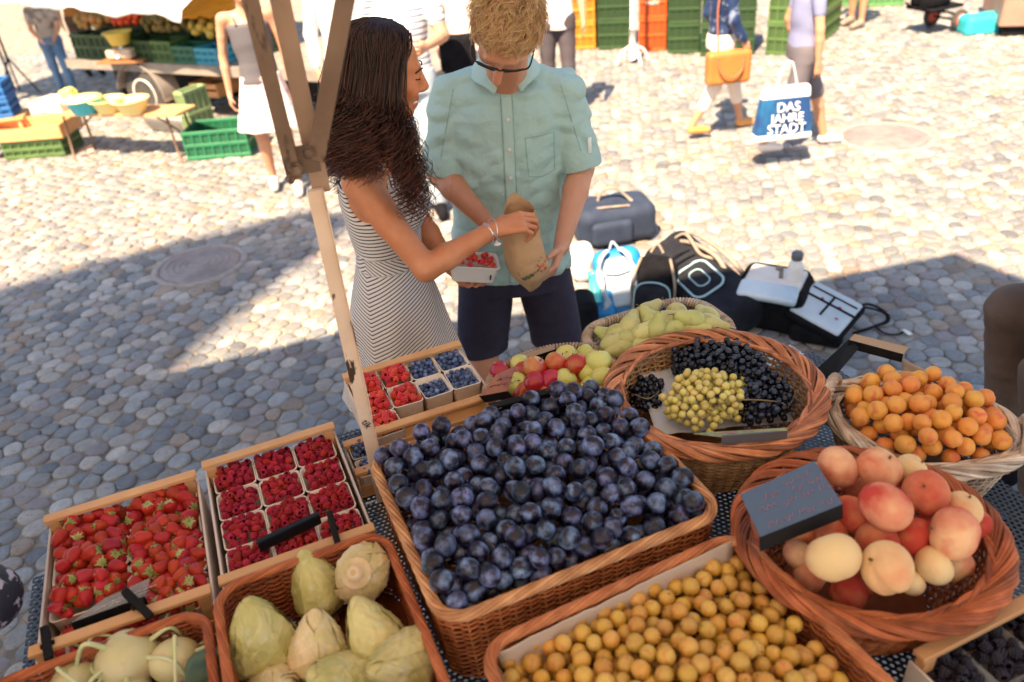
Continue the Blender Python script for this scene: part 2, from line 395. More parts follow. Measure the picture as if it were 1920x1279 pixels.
for (x, y, r), lb in zip(MANHOLES, ('round reddish grey manhole cover in the shaded cobbles', 'round pale manhole cover with ring pattern in the sunlit cobbles')):
    e = empty('manhole_cover', (x, y, 0), 0, lb, 'manhole cover')
    q = MB(); q.lathe([(0.001, .004), (r * .80, .004), (r * .82, 0), (r * .82, -.03)], 40, cap=False)
    for k in range(1, 6): q.lathe([(r * k * .13, .0045), (r * k * .13 + .008, .009), (r * k * .13 + .02, .009), (r * k * .13 + .028, .0045)], 36, cap=False)
    q.build('lid', M_iron, e); q = MB(); q.lathe([(r * .84, -.03), (r * .84, .002), (r * .98, .003), (r, -.03)], 40, cap=False); q.build('frame', mat('cover ring', (.33, .30, .28), (.22, .2, .2), 20, .8, .5, 80), e)
# ================================================================ STALL TABLE
def perforated(name, colr, rough, metal):
    m = mat(name, colr, None, rough=rough, metal=metal); n = m.node_tree.nodes; L = m.node_tree.links; b = n['Principled BSDF']
    tc = n.new('ShaderNodeTexCoord'); sp = n.new('ShaderNodeSeparateXYZ'); L.new(tc.outputs['Object'], sp.inputs[0])
    def mth(op, a, bb=None, c=None):
        q = n.new('ShaderNodeMath'); q.operation = op
        for i, v in enumerate((a, bb, c)):
            if v is None: continue
            if isinstance(v, (int, float)): q.inputs[i].default_value = v
            else: L.new(v, q.inputs[i])
        return q.outputs[0]
    s = .0125; X = mth('DIVIDE', sp.outputs[0], s); Y = mth('DIVIDE', sp.outputs[1], s * .866); row = mth('FLOOR', Y)
    odd = mth('MODULO', mth('ABSOLUTE', row), 2.0); fx = mth('SUBTRACT', mth('FRACT', mth('ADD', X, mth('MULTIPLY', odd, .5))), .5); fy = mth('SUBTRACT', mth('FRACT', Y), .5)
    dd = mth('SQRT', mth('ADD', mth('MULTIPLY', fx, fx), mth('MULTIPLY', mth('MULTIPLY', fy, .866), mth('MULTIPLY', fy, .866))))
    L.new(mth('GREATER_THAN', dd, .33), b.inputs['Alpha']); return m
M_perf = perforated('perforated steel', (.10, .11, .12), .45, .6); M_perfl = perforated('perforated galvanised steel', (.62, .68, .72), .4, .4)
M_steel = mat('dark table steel', (.09, .09, .10), None, rough=.5, metal=.6)
tb = empty('display_table', (*uv(.4, .85)[:2], 0), PH, 'long perforated metal stall table carrying all the fruit baskets and crates', 'table')
q = MB(); q.box((.015, -.025, .848), (1.97, 1.15, .003)); q.build('shelf_panel', M_perf, tb, smooth=False)
q = MB(); q.box((-.625, .612, .848), (.69, .124, .003)); q.build('shelf_panel', M_perf, tb, smooth=False)
q = MB(); q.box((.2, .7, .848), (.96, .28, .003)); q.build('shelf_panel', M_perf, tb, smooth=False)
q = MB(); q.box((.83, .556, .842), (.3, .12, .003)); q.build('shelf_panel', M_perfl, tb, smooth=False)
q = MB()
for (a, b_) in (((-.95, -.59), (.98, -.59)), ((-.95, .655), (-.28, .655)), ((-.26, .82), (.66, .82)), ((-.95, -.55), (-.95, .63)), ((.98, -.55), (.98, .53)), ((.66, .55), (.66, .79)), ((-.26, .68), (-.26, .79))):
    c = ((a[0] + b_[0]) / 2, (a[1] + b_[1]) / 2, .825); q.box(c, (abs(a[0] - b_[0]) + .03, abs(a[1] - b_[1]) + .03, .035), bev=.003)
q.build('table_frame', M_steel, tb, smooth=False)
for x, y in ((-.94, -.58), (-.94, .645), (-.26, .82), (.66, .82), (.97, -.58), (.97, .53)):
    q = MB(); q.box((x, y, .405), (.035, .035, .81), bev=.003); q.build('leg', M_steel, tb, smooth=False)
# ================================================================ WICKER
M_wick = mat('willow', (1.05, 1.05, 1.05), (.66, .55, .48), 22, .52, .35, 120, vc=True, stretch=(1, 1, 1), spec=.3)
def ring_pts(kind, a, b, n=400, cr=.05):
    if kind == 'oval':
        t = np.linspace(0, 2 * PI, 2000, endpoint=False); P = np.stack([a * np.cos(t), b * np.sin(t)], -1)
    elif kind == 'hex':
        t = np.linspace(0, 2 * PI, 2000, endpoint=False); rr_ = 1 + .045 * np.cos(4 * t); P = np.stack([a * rr_ * np.cos(t), b * rr_ * np.sin(t)], -1)
    else:
        c = min(cr, a, b); seg = []
        for (x, y, s) in ((a - c, b - c, 0), (-a + c, b - c, 1), (-a + c, -b + c, 2), (a - c, -b + c, 3)):
            t = np.linspace(s * PI / 2, (s + 1) * PI / 2, 20); seg.append(np.stack([x + c * np.cos(t), y + c * np.sin(t)], -1))
        P = np.concatenate(seg)
    Q = np.concatenate([P, P[:1]]); L = np.r_[0, np.cumsum(np.linalg.norm(np.diff(Q, axis=0), axis=1))]
    s = np.linspace(0, L[-1], n, endpoint=False); X = np.stack([np.interp(s, L, Q[:, k]) for k in (0, 1)], -1)
    T = np.roll(X, -1, 0) - np.roll(X, 1, 0); T = nrm(T); N = np.stack([T[:, 1], -T[:, 0]], -1)
    return X, N, L[-1]
def wcol(base, n, var=.22, seed=None):
    b = np.asarray(base, float); v = RNG.uniform(1 - var, 1 + var, (n, 1)); t = RNG.uniform(-.06, .06, (n, 1)); return np.clip(b * v * (1 + np.concatenate([t, 0 * t, -t], 1)), .01, 1)
def basket(label, cx, cy, ang, kind, a, b, z0, z1, col, rim='rope', taper=.82, wr=.0026, rimr=.006, rimw=.014, cr=.05, rimcol=None, handles=(), step=.0062, inner=None, lift=0, bulge=0, rowcol=None, stake=.028):
    e = empty('wicker_basket', (cx, cy, z0), ang, label, 'basket'); H = z1 - z0; rimcol = rimcol or col
    X, N, L = ring_pts(kind, a, b, 10, cr); ns = int(L / stake) // 2 * 2; n = ns * 5
    X, N, L = ring_pts(kind, a, b, n, cr); s = np.arange(n) / n
    m = MB(); rows = max(3, int(H / step)); Ps = []
    prof = lambda t: taper + (1 - taper) * t + bulge * math.sin(t * PI)
    for i in range(rows):
        t = (i + .5) / rows; sc = prof(t); off = .0042 * np.sin(2 * PI * s * ns / 2 + PI * (i % 2)); w_ = .0012 * np.sin(2 * PI * s * 3 + i)
        xy = X * sc + N * off[:, None]; Ps.append(np.concatenate([xy, np.full((n, 1), t * H) + w_[:, None]], 1))
    cc = wcol(col, rows, .25); 
    if rowcol is not None: cc = wcol(rowcol, rows, .2)
    m.tubes(np.array(Ps), wr * 1.15, 5, closed=True, col=cc)
    k = np.arange(0, n, 5) + 2; St = []
    for i in k % n:
        St.append([(*(X[i] * prof(t)), t * H) for t in np.linspace(0, 1, 5)])
    m.tubes(np.array(St), wr * 1.1, 5, col=wcol(col, len(St)))
    # woven floor
    X2, N2, _ = ring_pts(kind, a * taper, b * taper, 48, cr * taper); G = np.stack([np.concatenate([X2 * f, np.full((48, 1), .004)], 1) for f in (.02, .5, .97)]); m.grid(G, 0, np.asarray(col) * .8, cu=True, flip=True)
    m.build('body', M_wick, e)
    m = MB(); n = 720; X, N, L = ring_pts(kind, a, b, n, cr); s = np.arange(n) / n; cir = L
    def path(lat, ver, i0=None): return np.concatenate([X + N * lat[:, None], (H + lift + ver)[:, None]], 1)
    if rim == 'rope':
        K = 7; turns = round(cir / .20)
        for j in range(K):
            ph = 2 * PI * (s * turns + j / K); m.tubes(path(rimw * .62 * np.cos(ph), rimw * .5 * np.sin(ph)), rimr * .72, 6, closed=True, col=wcol(rimcol, 1)[0])
    elif rim == 'braid':
        K = 6; turns = round(cir / .36)
        for j in range(K):
            ph = 2 * PI * (s * turns + j / K)
            for o in (-1, 0, 1):
                dph = .20 * o; wob = 1 + .10 * np.sin(s * 2 * PI * (5 + j) + j * 2 + o); lat = rimw * wob * np.sin(ph + dph) + o * .0018; ver = rimw * .30 * np.sin(2 * (ph + dph)) + .35 * rimw * np.cos(ph + dph) - .25 * np.abs(lat) * 0
                m.tubes(path(lat, ver), rimr * .60, 7, closed=True, col=wcol(rimcol, 1, .5)[0])
    elif rim == 'coil':
        t = np.linspace(0, 2 * PI, 1, endpoint=False); turns = round(cir / .0085); nn = turns * 8; X, N, L = ring_pts(kind, a, b, nn, cr); s = np.arange(nn) / nn; ph = 2 * PI * s * turns
        P_ = np.concatenate([X + N * (rimw * .75 * np.cos(ph))[:, None], (H + rimw * .75 * np.sin(ph))[:, None]], 1); m.tubes(P_, .0042, 5, closed=True, col=np.repeat(wcol(rimcol, nn // 8 + 1), 8, 0)[:nn][None])
    m.build('rim', M_wick, e)
    for (th, span, hh) in handles:
        h = MB(); i0 = int(th / (2 * PI) * n) % n
        c0 = X[i0]; T = np.array([-N[i0][1], N[i0][0]]); t = np.linspace(0, PI, 26)
        for j in range(5):
            ph = 2 * PI * (t / PI * 3 + j / 5)
            P_ = np.stack([c0[0] + T[0] * span * np.cos(t) + N[i0][0] * .008 * np.cos(ph), c0[1] + T[1] * span * np.cos(t) + N[i0][1] * .008 * np.cos(ph), H + hh * np.sin(t) + .008 * np.sin(ph)], -1)
            h.tubes(P_, .0052, 6, col=wcol(rimcol, 1)[0])
        h.build('handle', M_wick, e)
    return e
LT = (.68, .36, .15); OR = (.44, .14, .045); PK = (.60, .34, .20); GY = (.44, .35, .26); DK = (.36, .095, .03)
cx, cy, _ = uv(.43, 1.095)
basket('light rectangular wicker basket heaped with blue plums', cx, cy, PH, 'rect', .272, .233, .852, 1.03, LT, 'rope', .96, rimcol=(.66, .33, .15), rimw=.012, rimr=.0055, rowcol=OR)
cx, cy, _ = uv(.455, .60)
basket('reddish rectangular wicker basket of yellow mirabelles with paper lining', cx, cy, PH + R(2), 'rect', .252, .207, .852, 1.02, OR, 'rope', .98, rimcol=(.52, .19, .075), rimw=.011, rimr=.0055)
cx, cy, _ = uv(-.028, .935)
basket('reddish rectangular wicker basket holding pointed cabbages', cx, cy, PH, 'rect', .157, .209, .852, 1.0, DK, 'rope', 1.0, rimcol=(.46, .14, .05), rimw=.009, rimr=.0048, step=.0058)
cx, cy, _ = uv(-.385, .90)
basket('dark red wicker basket holding kohlrabi bulbs', cx, cy, PH, 'rect', .178, .215, .852, .995, DK, 'rope', 1.0, rimcol=(.40, .11, .035), rimw=.009, rimr=.0048, step=.0058)
basket('large round wicker basket with thick braided rim full of grapes', .436, 1.42, .3, 'oval', .222, .214, .852, 1.04, LT, 'braid', .60, rimcol=(.50, .20, .09), rimw=.0195, rimr=.0062, bulge=.06, rowcol=(.56, .34, .17))
basket('round brown wicker basket with braided rim full of peaches', .594, .985, .1, 'oval', .212, .20, .852, 1.02, OR, 'braid', .62, rimcol=(.40, .12, .045), rimw=.0195, rimr=.0064, bulge=.05)
basket('grey willow basket with two loop handles full of apricots', .843, 1.29, -.55, 'hex', .178, .15, .852, 1.0, GY, 'braid', .74, rimcol=(.60, .51, .42), rimw=.018, rimr=.0058, handles=((PI * .99, .055, .05), (.03, .055, .05)), rowcol=GY)
basket('oval grey brown wicker basket full of red apples', .085, 1.60, PH + .1, 'oval', .165, .115, .852, .985, GY, 'coil', .8, rimcol=(.50, .36, .26), rimw=.015, rowcol=(.3, .2, .12))
basket('pale oval wicker basket full of green pears', .385, 1.77, PH, 'rect', .185, .12, .852, .975, GY, 'coil', .8, rimcol=(.56, .46, .36), rimw=.016, cr=.09)
# ================================================================ CRATES
M_wood = mat('pale poplar wood', (.68, .38, .17), (.55, .27, .11), 9, .6, .25, 60, stretch=(1, 1, 6), rnd=.12)
M_card = mat('pale cardboard', (.66, .55, .47), (.58, .47, .40), 12, .8, .2, 50, rnd=.06)
def crate(label, u0, u1, v0, v1, z0, z1, ang=0, low=.5, sideh=.8):
    c = uv((u0 + u1) / 2, (v0 + v1) / 2, z0); e = empty('fruit_crate', c, PH + ang, label, 'crate'); W, D, H = u1 - u0, v1 - v0, z1 - z0
    q = MB(); q.box((0, 0, .004), (W - .012, D - .012, .006)); q.build('base', M_wood, e, smooth=False)
    for sx in (-1, 1):
        q = MB(); q.box((sx * (W / 2 - .003), 0, H * sideh / 2), (.005, D - .001, H * sideh), bev=.001); q.build('side_board', M_card if sideh > .7 else M_wood, e, smooth=False)
        for sy in (-1, 1):
            q = MB(); q.box((sx * (W / 2 - .017), sy * (D / 2 - .016), H / 2 + .0005), (.022, .02, H - .011), bev=.002); q.build('corner_post', M_wood, e, smooth=False)
    for sy in (-1, 1):
        q = MB(); q.box((0, sy * (D / 2 - .003), H * low / 2), (W - .012, .005, H * low), bev=.001); q.build('low_board', M_wood, e, smooth=False)
        q = MB(); q.box((0, sy * (D / 2 - .0145), H - .001), (W + .001, .024, .011), bev=.002); q.build('top_rail', M_wood, e, smooth=False)
    return e
crate('wooden crate with strawberry punnets, outermost of the row', -.50, -.195, 1.155, 1.54, .852, .985)
crate('wooden crate packed with twelve raspberry punnets', -.18, .118, 1.165, 1.56, .852, .985)
crate('wooden crate of raspberry and blueberry punnets beside the steel post', .178, .487, 1.42, 1.70, .925, 1.015, low=.62)
crate('low wooden crate squeezed beneath the blueberry crate behind the steel post', .128, .40, 1.42, 1.56, .852, .92)
crate('dark wooden crate of blackberry punnets at the right front corner', .81, 1.12, .28, .52, .852, .985)
# punnets
M_pun = mat('pressed card punnet', (.84, .74, .64), (.76, .65, .55), 25, .85, .3, 90, rnd=.05)
M_pund = mat('clear plastic punnet', (.55, .6, .68), None, rough=.12, alpha=.35)
def rring(w_, d_, r, n=5):
    o = []
    for (x, y, s) in ((w_ - r, d_ - r, 0), (-w_ + r, d_ - r, 1), (-w_ + r, -d_ + r, 2), (w_ - r, -d_ + r, 3)):
        for t in np.linspace(s * PI / 2, (s + 1) * PI / 2, n): o.append((x + r * math.cos(t), y + r * math.sin(t)))
    return np.array(o)
def punnet(w_, d_, h, mtl, name='punnet'):
    q = MB(); R_ = []
    for (f, z) in ((.02, .001), (.80, .001), (.86, .005), (1.0, h), (1.03, h + .0015), (1.03, h + .003), (.97, h + .003), (.83, .006), (.78, .004), (.02, .004)):
        p = rring(w_ / 2 * f, d_ / 2 * f, min(w_, d_) * .13 * f); wav = 0
        R_.append(np.concatenate([p, np.full((len(p), 1), z)], 1))
    q.grid(np.array(R_), cu=True); return q.build(name, mtl)
PUN = []    # (u, v, z, angle, w, d, fruit)
first = {}
def place_punnet(u, v, z, w_, d_, h, label, group=None, mtl=None, ang=0, rx=0, kind='card'):
    k = (round(w_, 3), round(d_, 3), round(h, 3), kind); loc = uv(u, v, z)
    if k not in first: first[k] = o = punnet(w_, d_, h, mtl or M_pun, 'punnet')
    else: o = dup(first[k], group=group)
    o.location = loc; o.rotation_euler = (rx, 0, PH + ang); tag(o, label, 'punnet', group); return o
# ================================================================ FRUIT
def heap(inside, box, floor, r, n, seed=1, cand=14, sq=.9, ceil=None):
    """drop balls one by one, each into the lowest of a few random spots"""
    g_ = np.random.default_rng(seed); P = np.zeros((0, 3)); u0, u1, v0, v1 = box
    for _ in range(n):
        C = np.stack([g_.uniform(u0, u1, cand * 2), g_.uniform(v0, v1, cand * 2)], -1); C = C[[bool(inside(a, b)) for a, b in C]][:cand]
        if not len(C): continue
        z = np.array([floor(a, b) for a, b in C]) + r
        if len(P):
            d = np.linalg.norm(C[:, None] - P[None, :, :2], axis=-1); t = np.where(d < 2 * r * sq, P[None, :, 2] + np.sqrt(np.maximum((2 * r * sq) ** 2 - d ** 2, 0)) * .98, -9).max(-1); z = np.maximum(z, t)
        k = np.argmin(z - np.array([floor(a, b) for a, b in C])); 
        if ceil and z[k] > floor(*C[k]) + ceil: continue
        P = np.concatenate([P, [[*C[k], z[k]]]])
    return P
def rrot(g_, tilt=3.14): return (g_.uniform(-tilt, tilt), g_.uniform(-tilt, tilt), g_.uniform(0, 6.28))
def spread(proto, P, label, cat, group, seed, sc=(.93, 1.07), tilt=3.14, z0=0, limit=300, stuff=None, conv=True, ang=PH):
    g_ = np.random.default_rng(seed); order = np.argsort([-p[2] + .0 for p in P]) if len(P) > limit else range(len(P)); out = []
    for c, k in enumerate(order):
        p = P[k]; loc = uv(*p) if conv else tuple(p); s = g_.uniform(*sc); rr_ = rrot(g_, tilt)
        if c < limit:
            if c == 0: o = proto; o.location = loc; o.rotation_euler = rr_; o.scale = (s, s, s); tag(o, label, cat, group)
            else: o = dup(proto, loc, rr_, s, label, group)
            out.append(o)
        else:
            M = np.array(Matrix.Rotation(rr_[2], 3, 'Z') @ Matrix.Rotation(rr_[1], 3, 'Y') @ Matrix.Rotation(rr_[0], 3, 'X')); stuff.append((M * s, loc))
    return out
def ballmesh(name, mtl, r, seg=18, rings=12, f=None, extra=None):
    q = MB(); q.sphere((0, 0, 0), 1, seg, rings); V = q.V[0].astype(float)
    n = nrm(V); V = n * (np.array([f(*p) for p in n])[:, None] if f else 1) * r; q.V[0] = V.astype(np.float32)
    if extra: extra(q)
    return q
def crease(depth, width, el=1.0, dim=.12, ph=0, lop=0):
    def f(x, y, z):
        a = math.atan2(y, x); c = math.exp(-(a / width) ** 2) * (1 - abs(z) ** 4); top = dim * math.exp(-((1 - z) / .10) ** 1) ; bot = dim * .3 * math.exp(-((1 + z) / .06))
        return (1 - depth * c - top - bot + lop * math.sin(a * 2 + 1) * .5) / math.sqrt(1 + (1 / el ** 2 - 1) * z * z)
    return f
def stem(q, z, l, r, col, bend=.3, mi=1):
    P = catmull([(0, 0, z), (l * bend * .3, 0, z + l * .5), (l * bend, 0, z + l)], 4); q.tubes(P, r, 5, mi=mi, col=col)
M_stem = mat('woody stem', (.16, .09, .04), None, rough=.8)
# plums
M_plum = mat('plum skin', (.006, .005, .018), (.15, .205, .39), 46, .34, .12, 150, rnd=.3, rndhue=.022, lo=.46, hi=.64, c3=(.055, .016, .035), spec=.45, detail=4)
q = ballmesh('plum', None, .0196, f=crease(.05, .16, 1.13, .10)); stem(q, .021, .008, .0009, (1, 1, 1)); plum = q.build('plum', [M_plum, M_stem])
def plum_floor(u, v):
    x = (u - .43) / .27; y = (v - 1.10) / .235; return .986 + .024 * max(0, 1 - x * x * .9) * max(0, 1 - (y - .0) ** 2 * .9) + .012 * y
P = heap(lambda u, v: abs(u - .43) < .250 and abs(v - 1.095) < .211, (.18, .68, .89, 1.31), plum_floor, .0196, 640, 3, 16, .92, .075)
P = np.array(sorted(P.tolist(), key=lambda p: -(p[2] - plum_floor(p[0], p[1]))))
under = []
PL = spread(plum, P[:300], 'dark blue plum with pale bloom heaped in the light rectangular basket', 'plum', 'plums heaped in the light rectangular basket', 5)
def bed(P, proto_q, mats, name, label, cat, conv=True, ex=1.0):
    m = MB(); g_ = np.random.default_rng(9)
    for p in P:
        a = rrot(g_); M = np.array(Matrix.Rotation(a[2], 3, 'Z') @ Matrix.Rotation(a[1], 3, 'Y')); m.addm(proto_q, M, uv(*p) if conv else p)
    return tag(m.build(name, mats), label, cat, kind='stuff')
if len(P) > 300: bed(P[300:], q, [M_plum, M_stem], 'plums', 'deeper layer of dark plums beneath the top of the plum heap', 'plums')
q = MB(); q.sphere((0, 0, 0), 1, 14, 10); 
M_flesh = mat('plum flesh', (.75, .28, .08), (.5, .1, .05), 60, .3)
# mirabelles
M_mira = mat('mirabelle skin', (.58, .30, .035), (.64, .38, .09), 30, .34, .1, 160, rnd=.14, rndhue=.012, c3=(.55, .22, .06), sss=.08)
q = ballmesh('m', None, .0146, 14, 10, f=crease(.03, .2, 1.02, .12)); stem(q, .0135, .002, .0012, (1, 1, 1)); mira = q.build('mirabelle', [M_mira, M_stem])
mf = lambda u, v: .925 + .045 * max(0, 1 - ((u - .47) / .24) ** 2) * max(0, 1 - ((v - .58) / .26) ** 2) + .02 * (v - .6)
P = heap(lambda u, v: abs(u - .455) < .226 and .42 < v < .795, (.225, .69, .42, .80), mf, .0146, 700, 4, 16, .93, .058)
P = np.array(sorted(P.tolist(), key=lambda p: -(p[2] - mf(p[0], p[1]) + (.02 if p[1] > .45 else -.05))))
spread(mira, P[:300], 'golden yellow mirabelle plum in the reddish front basket', 'mirabelle', 'mirabelles in the reddish front basket', 6)
if len(P) > 300: bed(P[300:], q, [M_mira, M_stem], 'mirabelles', 'deeper layer of yellow mirabelles in the reddish front basket', 'mirabelles')
# peaches
M_peach = mat('peach skin', (.82, .52, .28), (.56, .09, .05), 12, .75, .3, 300, rnd=.05, rndhue=.008, lo=.36, hi=.60, sss=.1, spec=.2, detail=5, c3=(.72, .30, .17))
M_peachr = mat('red peach skin', (.50, .055, .035), (.68, .28, .14), 13, .7, .3, 300, rnd=.08, lo=.44, hi=.68, sss=.1, spec=.25, detail=5)
M_peachp = mat('pale peach skin', (.80, .58, .30), (.68, .24, .12), 10, .75, .3, 300, rnd=.04, lo=.46, hi=.72, sss=.1, spec=.2, detail=5)
def peachq(): 
    q = ballmesh('p', None, .0388, 28, 20, f=crease(.17, .20, .93, .17, lop=.05)); q.tubes(catmull([(0, 0, .031), (.001, 0, .036)], 2), .0025, 5, mi=1); return q
# (pixel x, pixel y, radius factor, material, tilt of the cleft) turned into places on the heap
from_px = []
Rc = np.array(cam_o.rotation_euler.to_matrix())
def PX(px, py, h):
    d = Rc @ np.array([(px - 960) / 1493.3, -(py - 639.5) / 1493.3, -1.]); t = (h - 2.1) / d[2]; return np.array([0, 0, 2.1]) + t * d
pp = {k: peachq().build('peach', [m_, M_stem]) for k, m_ in (('n', M_peach), ('r', M_peachr), ('p', M_peachp))}; used = set()
PE = [(1572, 875, 1.02, 'n', 1.095, 'pale pink peach with a deep cleft at the back beside the sign', (.3, .9, .5)),
      (1648, 878, 1.0, 'n', 1.105, 'bumpy peach with a brown red top at the back of the peach basket', (.2, -.4, 2.2)),
      (1708, 882, .8, 'p', 1.075, 'small pale peach peeping out behind the brown topped peach', (.6, .3, 1)),
      (1735, 925, 1.02, 'r', 1.095, 'darkest crimson peach near the right side of the peach basket', (.1, .5, 4)),
      (1660, 950, 1.1, 'n', 1.115, 'large round peach half cream half pink, in the middle of the heap', (1.2, .2, 2)),
      (1788, 1000, 1.1, 'n', 1.085, 'large cleft pink peach nearest the right rim of the basket', (.6, 1.4, 3.4)),
      (1805, 955, .85, 'p', 1.065, 'cream peach half hidden behind the large cleft pink one', (.2, .2, 1)),
      (1600, 965, .95, 'r', 1.06, 'red peach tucked directly under the edge of the price sign', (.5, .2, 2)),
      (1716, 1008, .88, 'r', 1.055, 'orange red peach wedged between the middle peach and the cleft pink one', (1.3, .3, .4)),
      (1645, 1018, .95, 'r', 1.05, 'dull red peach lying low behind the pale cleft front peach', (.5, 1.2, 5)),
      (1562, 1045, 1.1, 'p', 1.075, 'smooth cream peach at the front left of the basket', (1.1, .6, 3)),
      (1663, 1065, 1.1, 'p', 1.07, 'pale cream peach with a cleft and red dimple at the front', (.9, .3, 4.4)),
      (1752, 1060, .85, 'p', 1.04, 'small cream peach at the lower right of the heap', (.3, 1, .2)),
      (1708, 1092, .6, 'p', 1.015, 'smallest pale peach at the very front of the heap', (.3, 1, .9)),
      (1497, 1040, .72, 'n', 1.01, 'small orange peach in the shadow under the price sign', (.3, 1, .9)),
      (1560, 1000, .9, 'r', 1.03, 'red peach just below the lip of the price sign', (1.3, 1, .9)),
      (1540, 900, .9, 'n', 1.05, 'pink peach hidden behind the price sign', (1.3, 1, .9)),
      (1668, 910, .8, 'r', 1.03, None, (1.3, 1, .9)), (1610, 915, .85, 'r', 1.02, None, (1, 1, .9)), (1680, 1040, .8, 'r', .99, None, (1, 0, .9)), (1610, 1090, .8, 'r', .96, None, (1, 0, .9)), (1750, 985, .8, 'r', 1.0, None, (1, 0, .9)), (1520, 1075, .9, 'n', .985, 'blushed peach lying low at the front left of the basket', (1, 2, .4)), (1590, 1112, .85, 'r', .975, 'dark red peach low at the front below the cream peach', (.3, 2, .4)), (1790, 1060, .8, 'n', 1.0, 'blushed peach low at the right rim under the large cleft one', (2, .2, .4)), (1500, 995, .9, 'n', 1.02, None, (2, .7, .4)), (1830, 985, .75, 'r', 1.02, None, (2, .7, 1.4)), (1560, 960, .9, 'r', .99, None, (1, 0, .9))]
for px, py, s, k, z, lb, ro in PE:
    if k in used: o = dup(pp[k])
    else: o = pp[k]; used.add(k)
    o.location = PX(px, py, z) - np.array([0, 0, .0]); o.rotation_euler = ro; o.scale = (s * 1.03, s * 1.0, s * .97)
    tag(o, lb or 'red peach buried in the lower layer of the peach heap', 'peach', 'peaches in the round basket')
# apricots
M_apr = mat('apricot skin', (.78, .36, .07), (.76, .26, .05), 14, .55, .2, 260, rnd=.07, rndhue=.014, lo=.45, hi=.65, sss=.08, c3=(.62, .14, .06))
q = ballmesh('a', None, .0192, 20, 14, f=crease(.10, .17, .97, .14, lop=.02)); apr = q.build('apricot', M_apr)
ca, sa = math.cos(-.55), math.sin(-.55)
def ins_apr(x, y): a = (x - .843) * ca + (y - 1.29) * sa; b = -(x - .843) * sa + (y - 1.29) * ca; return (a / .148) ** 2 + (b / .122) ** 2 < 1
af = lambda x, y: .955 + .04 * max(0, 1 - ((x - .843) / .17) ** 2 - ((y - 1.29) / .17) ** 2)
P = heap(ins_apr, (.68, 1.01, 1.13, 1.45), af, .0192, 210, 8, 14, .92, .075)
spread(apr, P, 'orange apricot in the grey willow basket', 'apricot', 'apricots in the grey willow basket', 7, conv=False)
# apples
M_ap = mat('red apple skin', (.42, .02, .015), (.62, .36, .09), 9, .25, .05, 200, rnd=.12, rndhue=.02, lo=.50, hi=.72, c3=(.55, .10, .04), spec=.6)
M_apg = mat('green apple skin', (.56, .58, .13), (.66, .60, .18), 9, .28, .05, 200, rnd=.06, c3=(.5, .5, .12), spec=.6)
def appf(x, y, z): return 1 - .30 * math.exp(-((1 - z) / .07)) - .18 * math.exp(-((1 + z) / .07)) - .05 * max(0, -z) + .03 * z
q = ballmesh('a', None, .0325, 22, 16, f=appf); stem(q, .018, .018, .0012, (1, 1, 1), .4)
apple = q.build('apple', [M_ap, M_stem]); gapple = q.build('apple', [M_apg, M_stem])
AP = [(1003, 690, 1.0, 'r', 'deep red glossy apple nearest the slanted price sign'), (1042, 682, 1.0, 'r', 'red and yellow apple beside the deep red one'), (1082, 686, 1.0, 'r', 'bright red apple at the right of the red group'), (1062, 668, .98, 'y', 'yellow apple at the back under the black sign'), (985, 700, .97, 'r', 'pinkish red apple behind the slanted sign'), (1002, 718, .985, 'r', 'orange red apple at the front of the apple basket'), (1035, 716, .98, 'r', 'light red apple at the front beside the orange one'), (1060, 712, .985, 'y', 'yellow green apple with a stem dimple in the middle'), (968, 722, .97, 'y', 'yellow apple half hidden behind the slanted sign'), (975, 685, .97, 'y', None), (940, 700, .96, 'r', 'pink red apple behind the slanted price sign near the left rim'), (1085, 708, .96, 'r', 'small dark red apple between the red and green ones'),
      (1122, 679, 1.01, 'g', 'large green apple on top at the right end of the basket'), (1104, 700, .985, 'g', 'green apple below the large one on top'), (1130, 712, .985, 'g', 'yellow green apple against the braided grape basket'), (1110, 728, .97, 'g', None), (1134, 735, .96, 'g', None), (1022, 736, .96, 'r', None), (985, 738, .96, 'r', None), (1060, 734, .96, 'y', None), (1020, 702, .95, 'y', None), (1100, 668, .96, 'g', None), (955, 738, .95, 'r', None), (1075, 722, .955, 'r', None)]
fr = True; fg = True; i = 0
for px, py, z, k, lb in AP:
    i += 1
    if k == 'g':
        o = gapple if fg else dup(gapple); fg = False
    elif k == 'y': o = dup(gapple)
    else:
        o = apple if fr else dup(apple); fr = False
    o.location = PX(px, py, z + .03); o.rotation_euler = (.9 * math.sin(i * 7), .9 * math.cos(i * 5), i * 1.3); s = (.92 if k != 'g' else .96) + .06 * math.sin(i * 3); o.scale = (s, s, s * .95)
    tag(o, lb or ('green apple lying deeper in the apple basket' if k != 'r' else 'red apple lying deeper in the apple basket'), 'apple', 'apples in the oval basket')
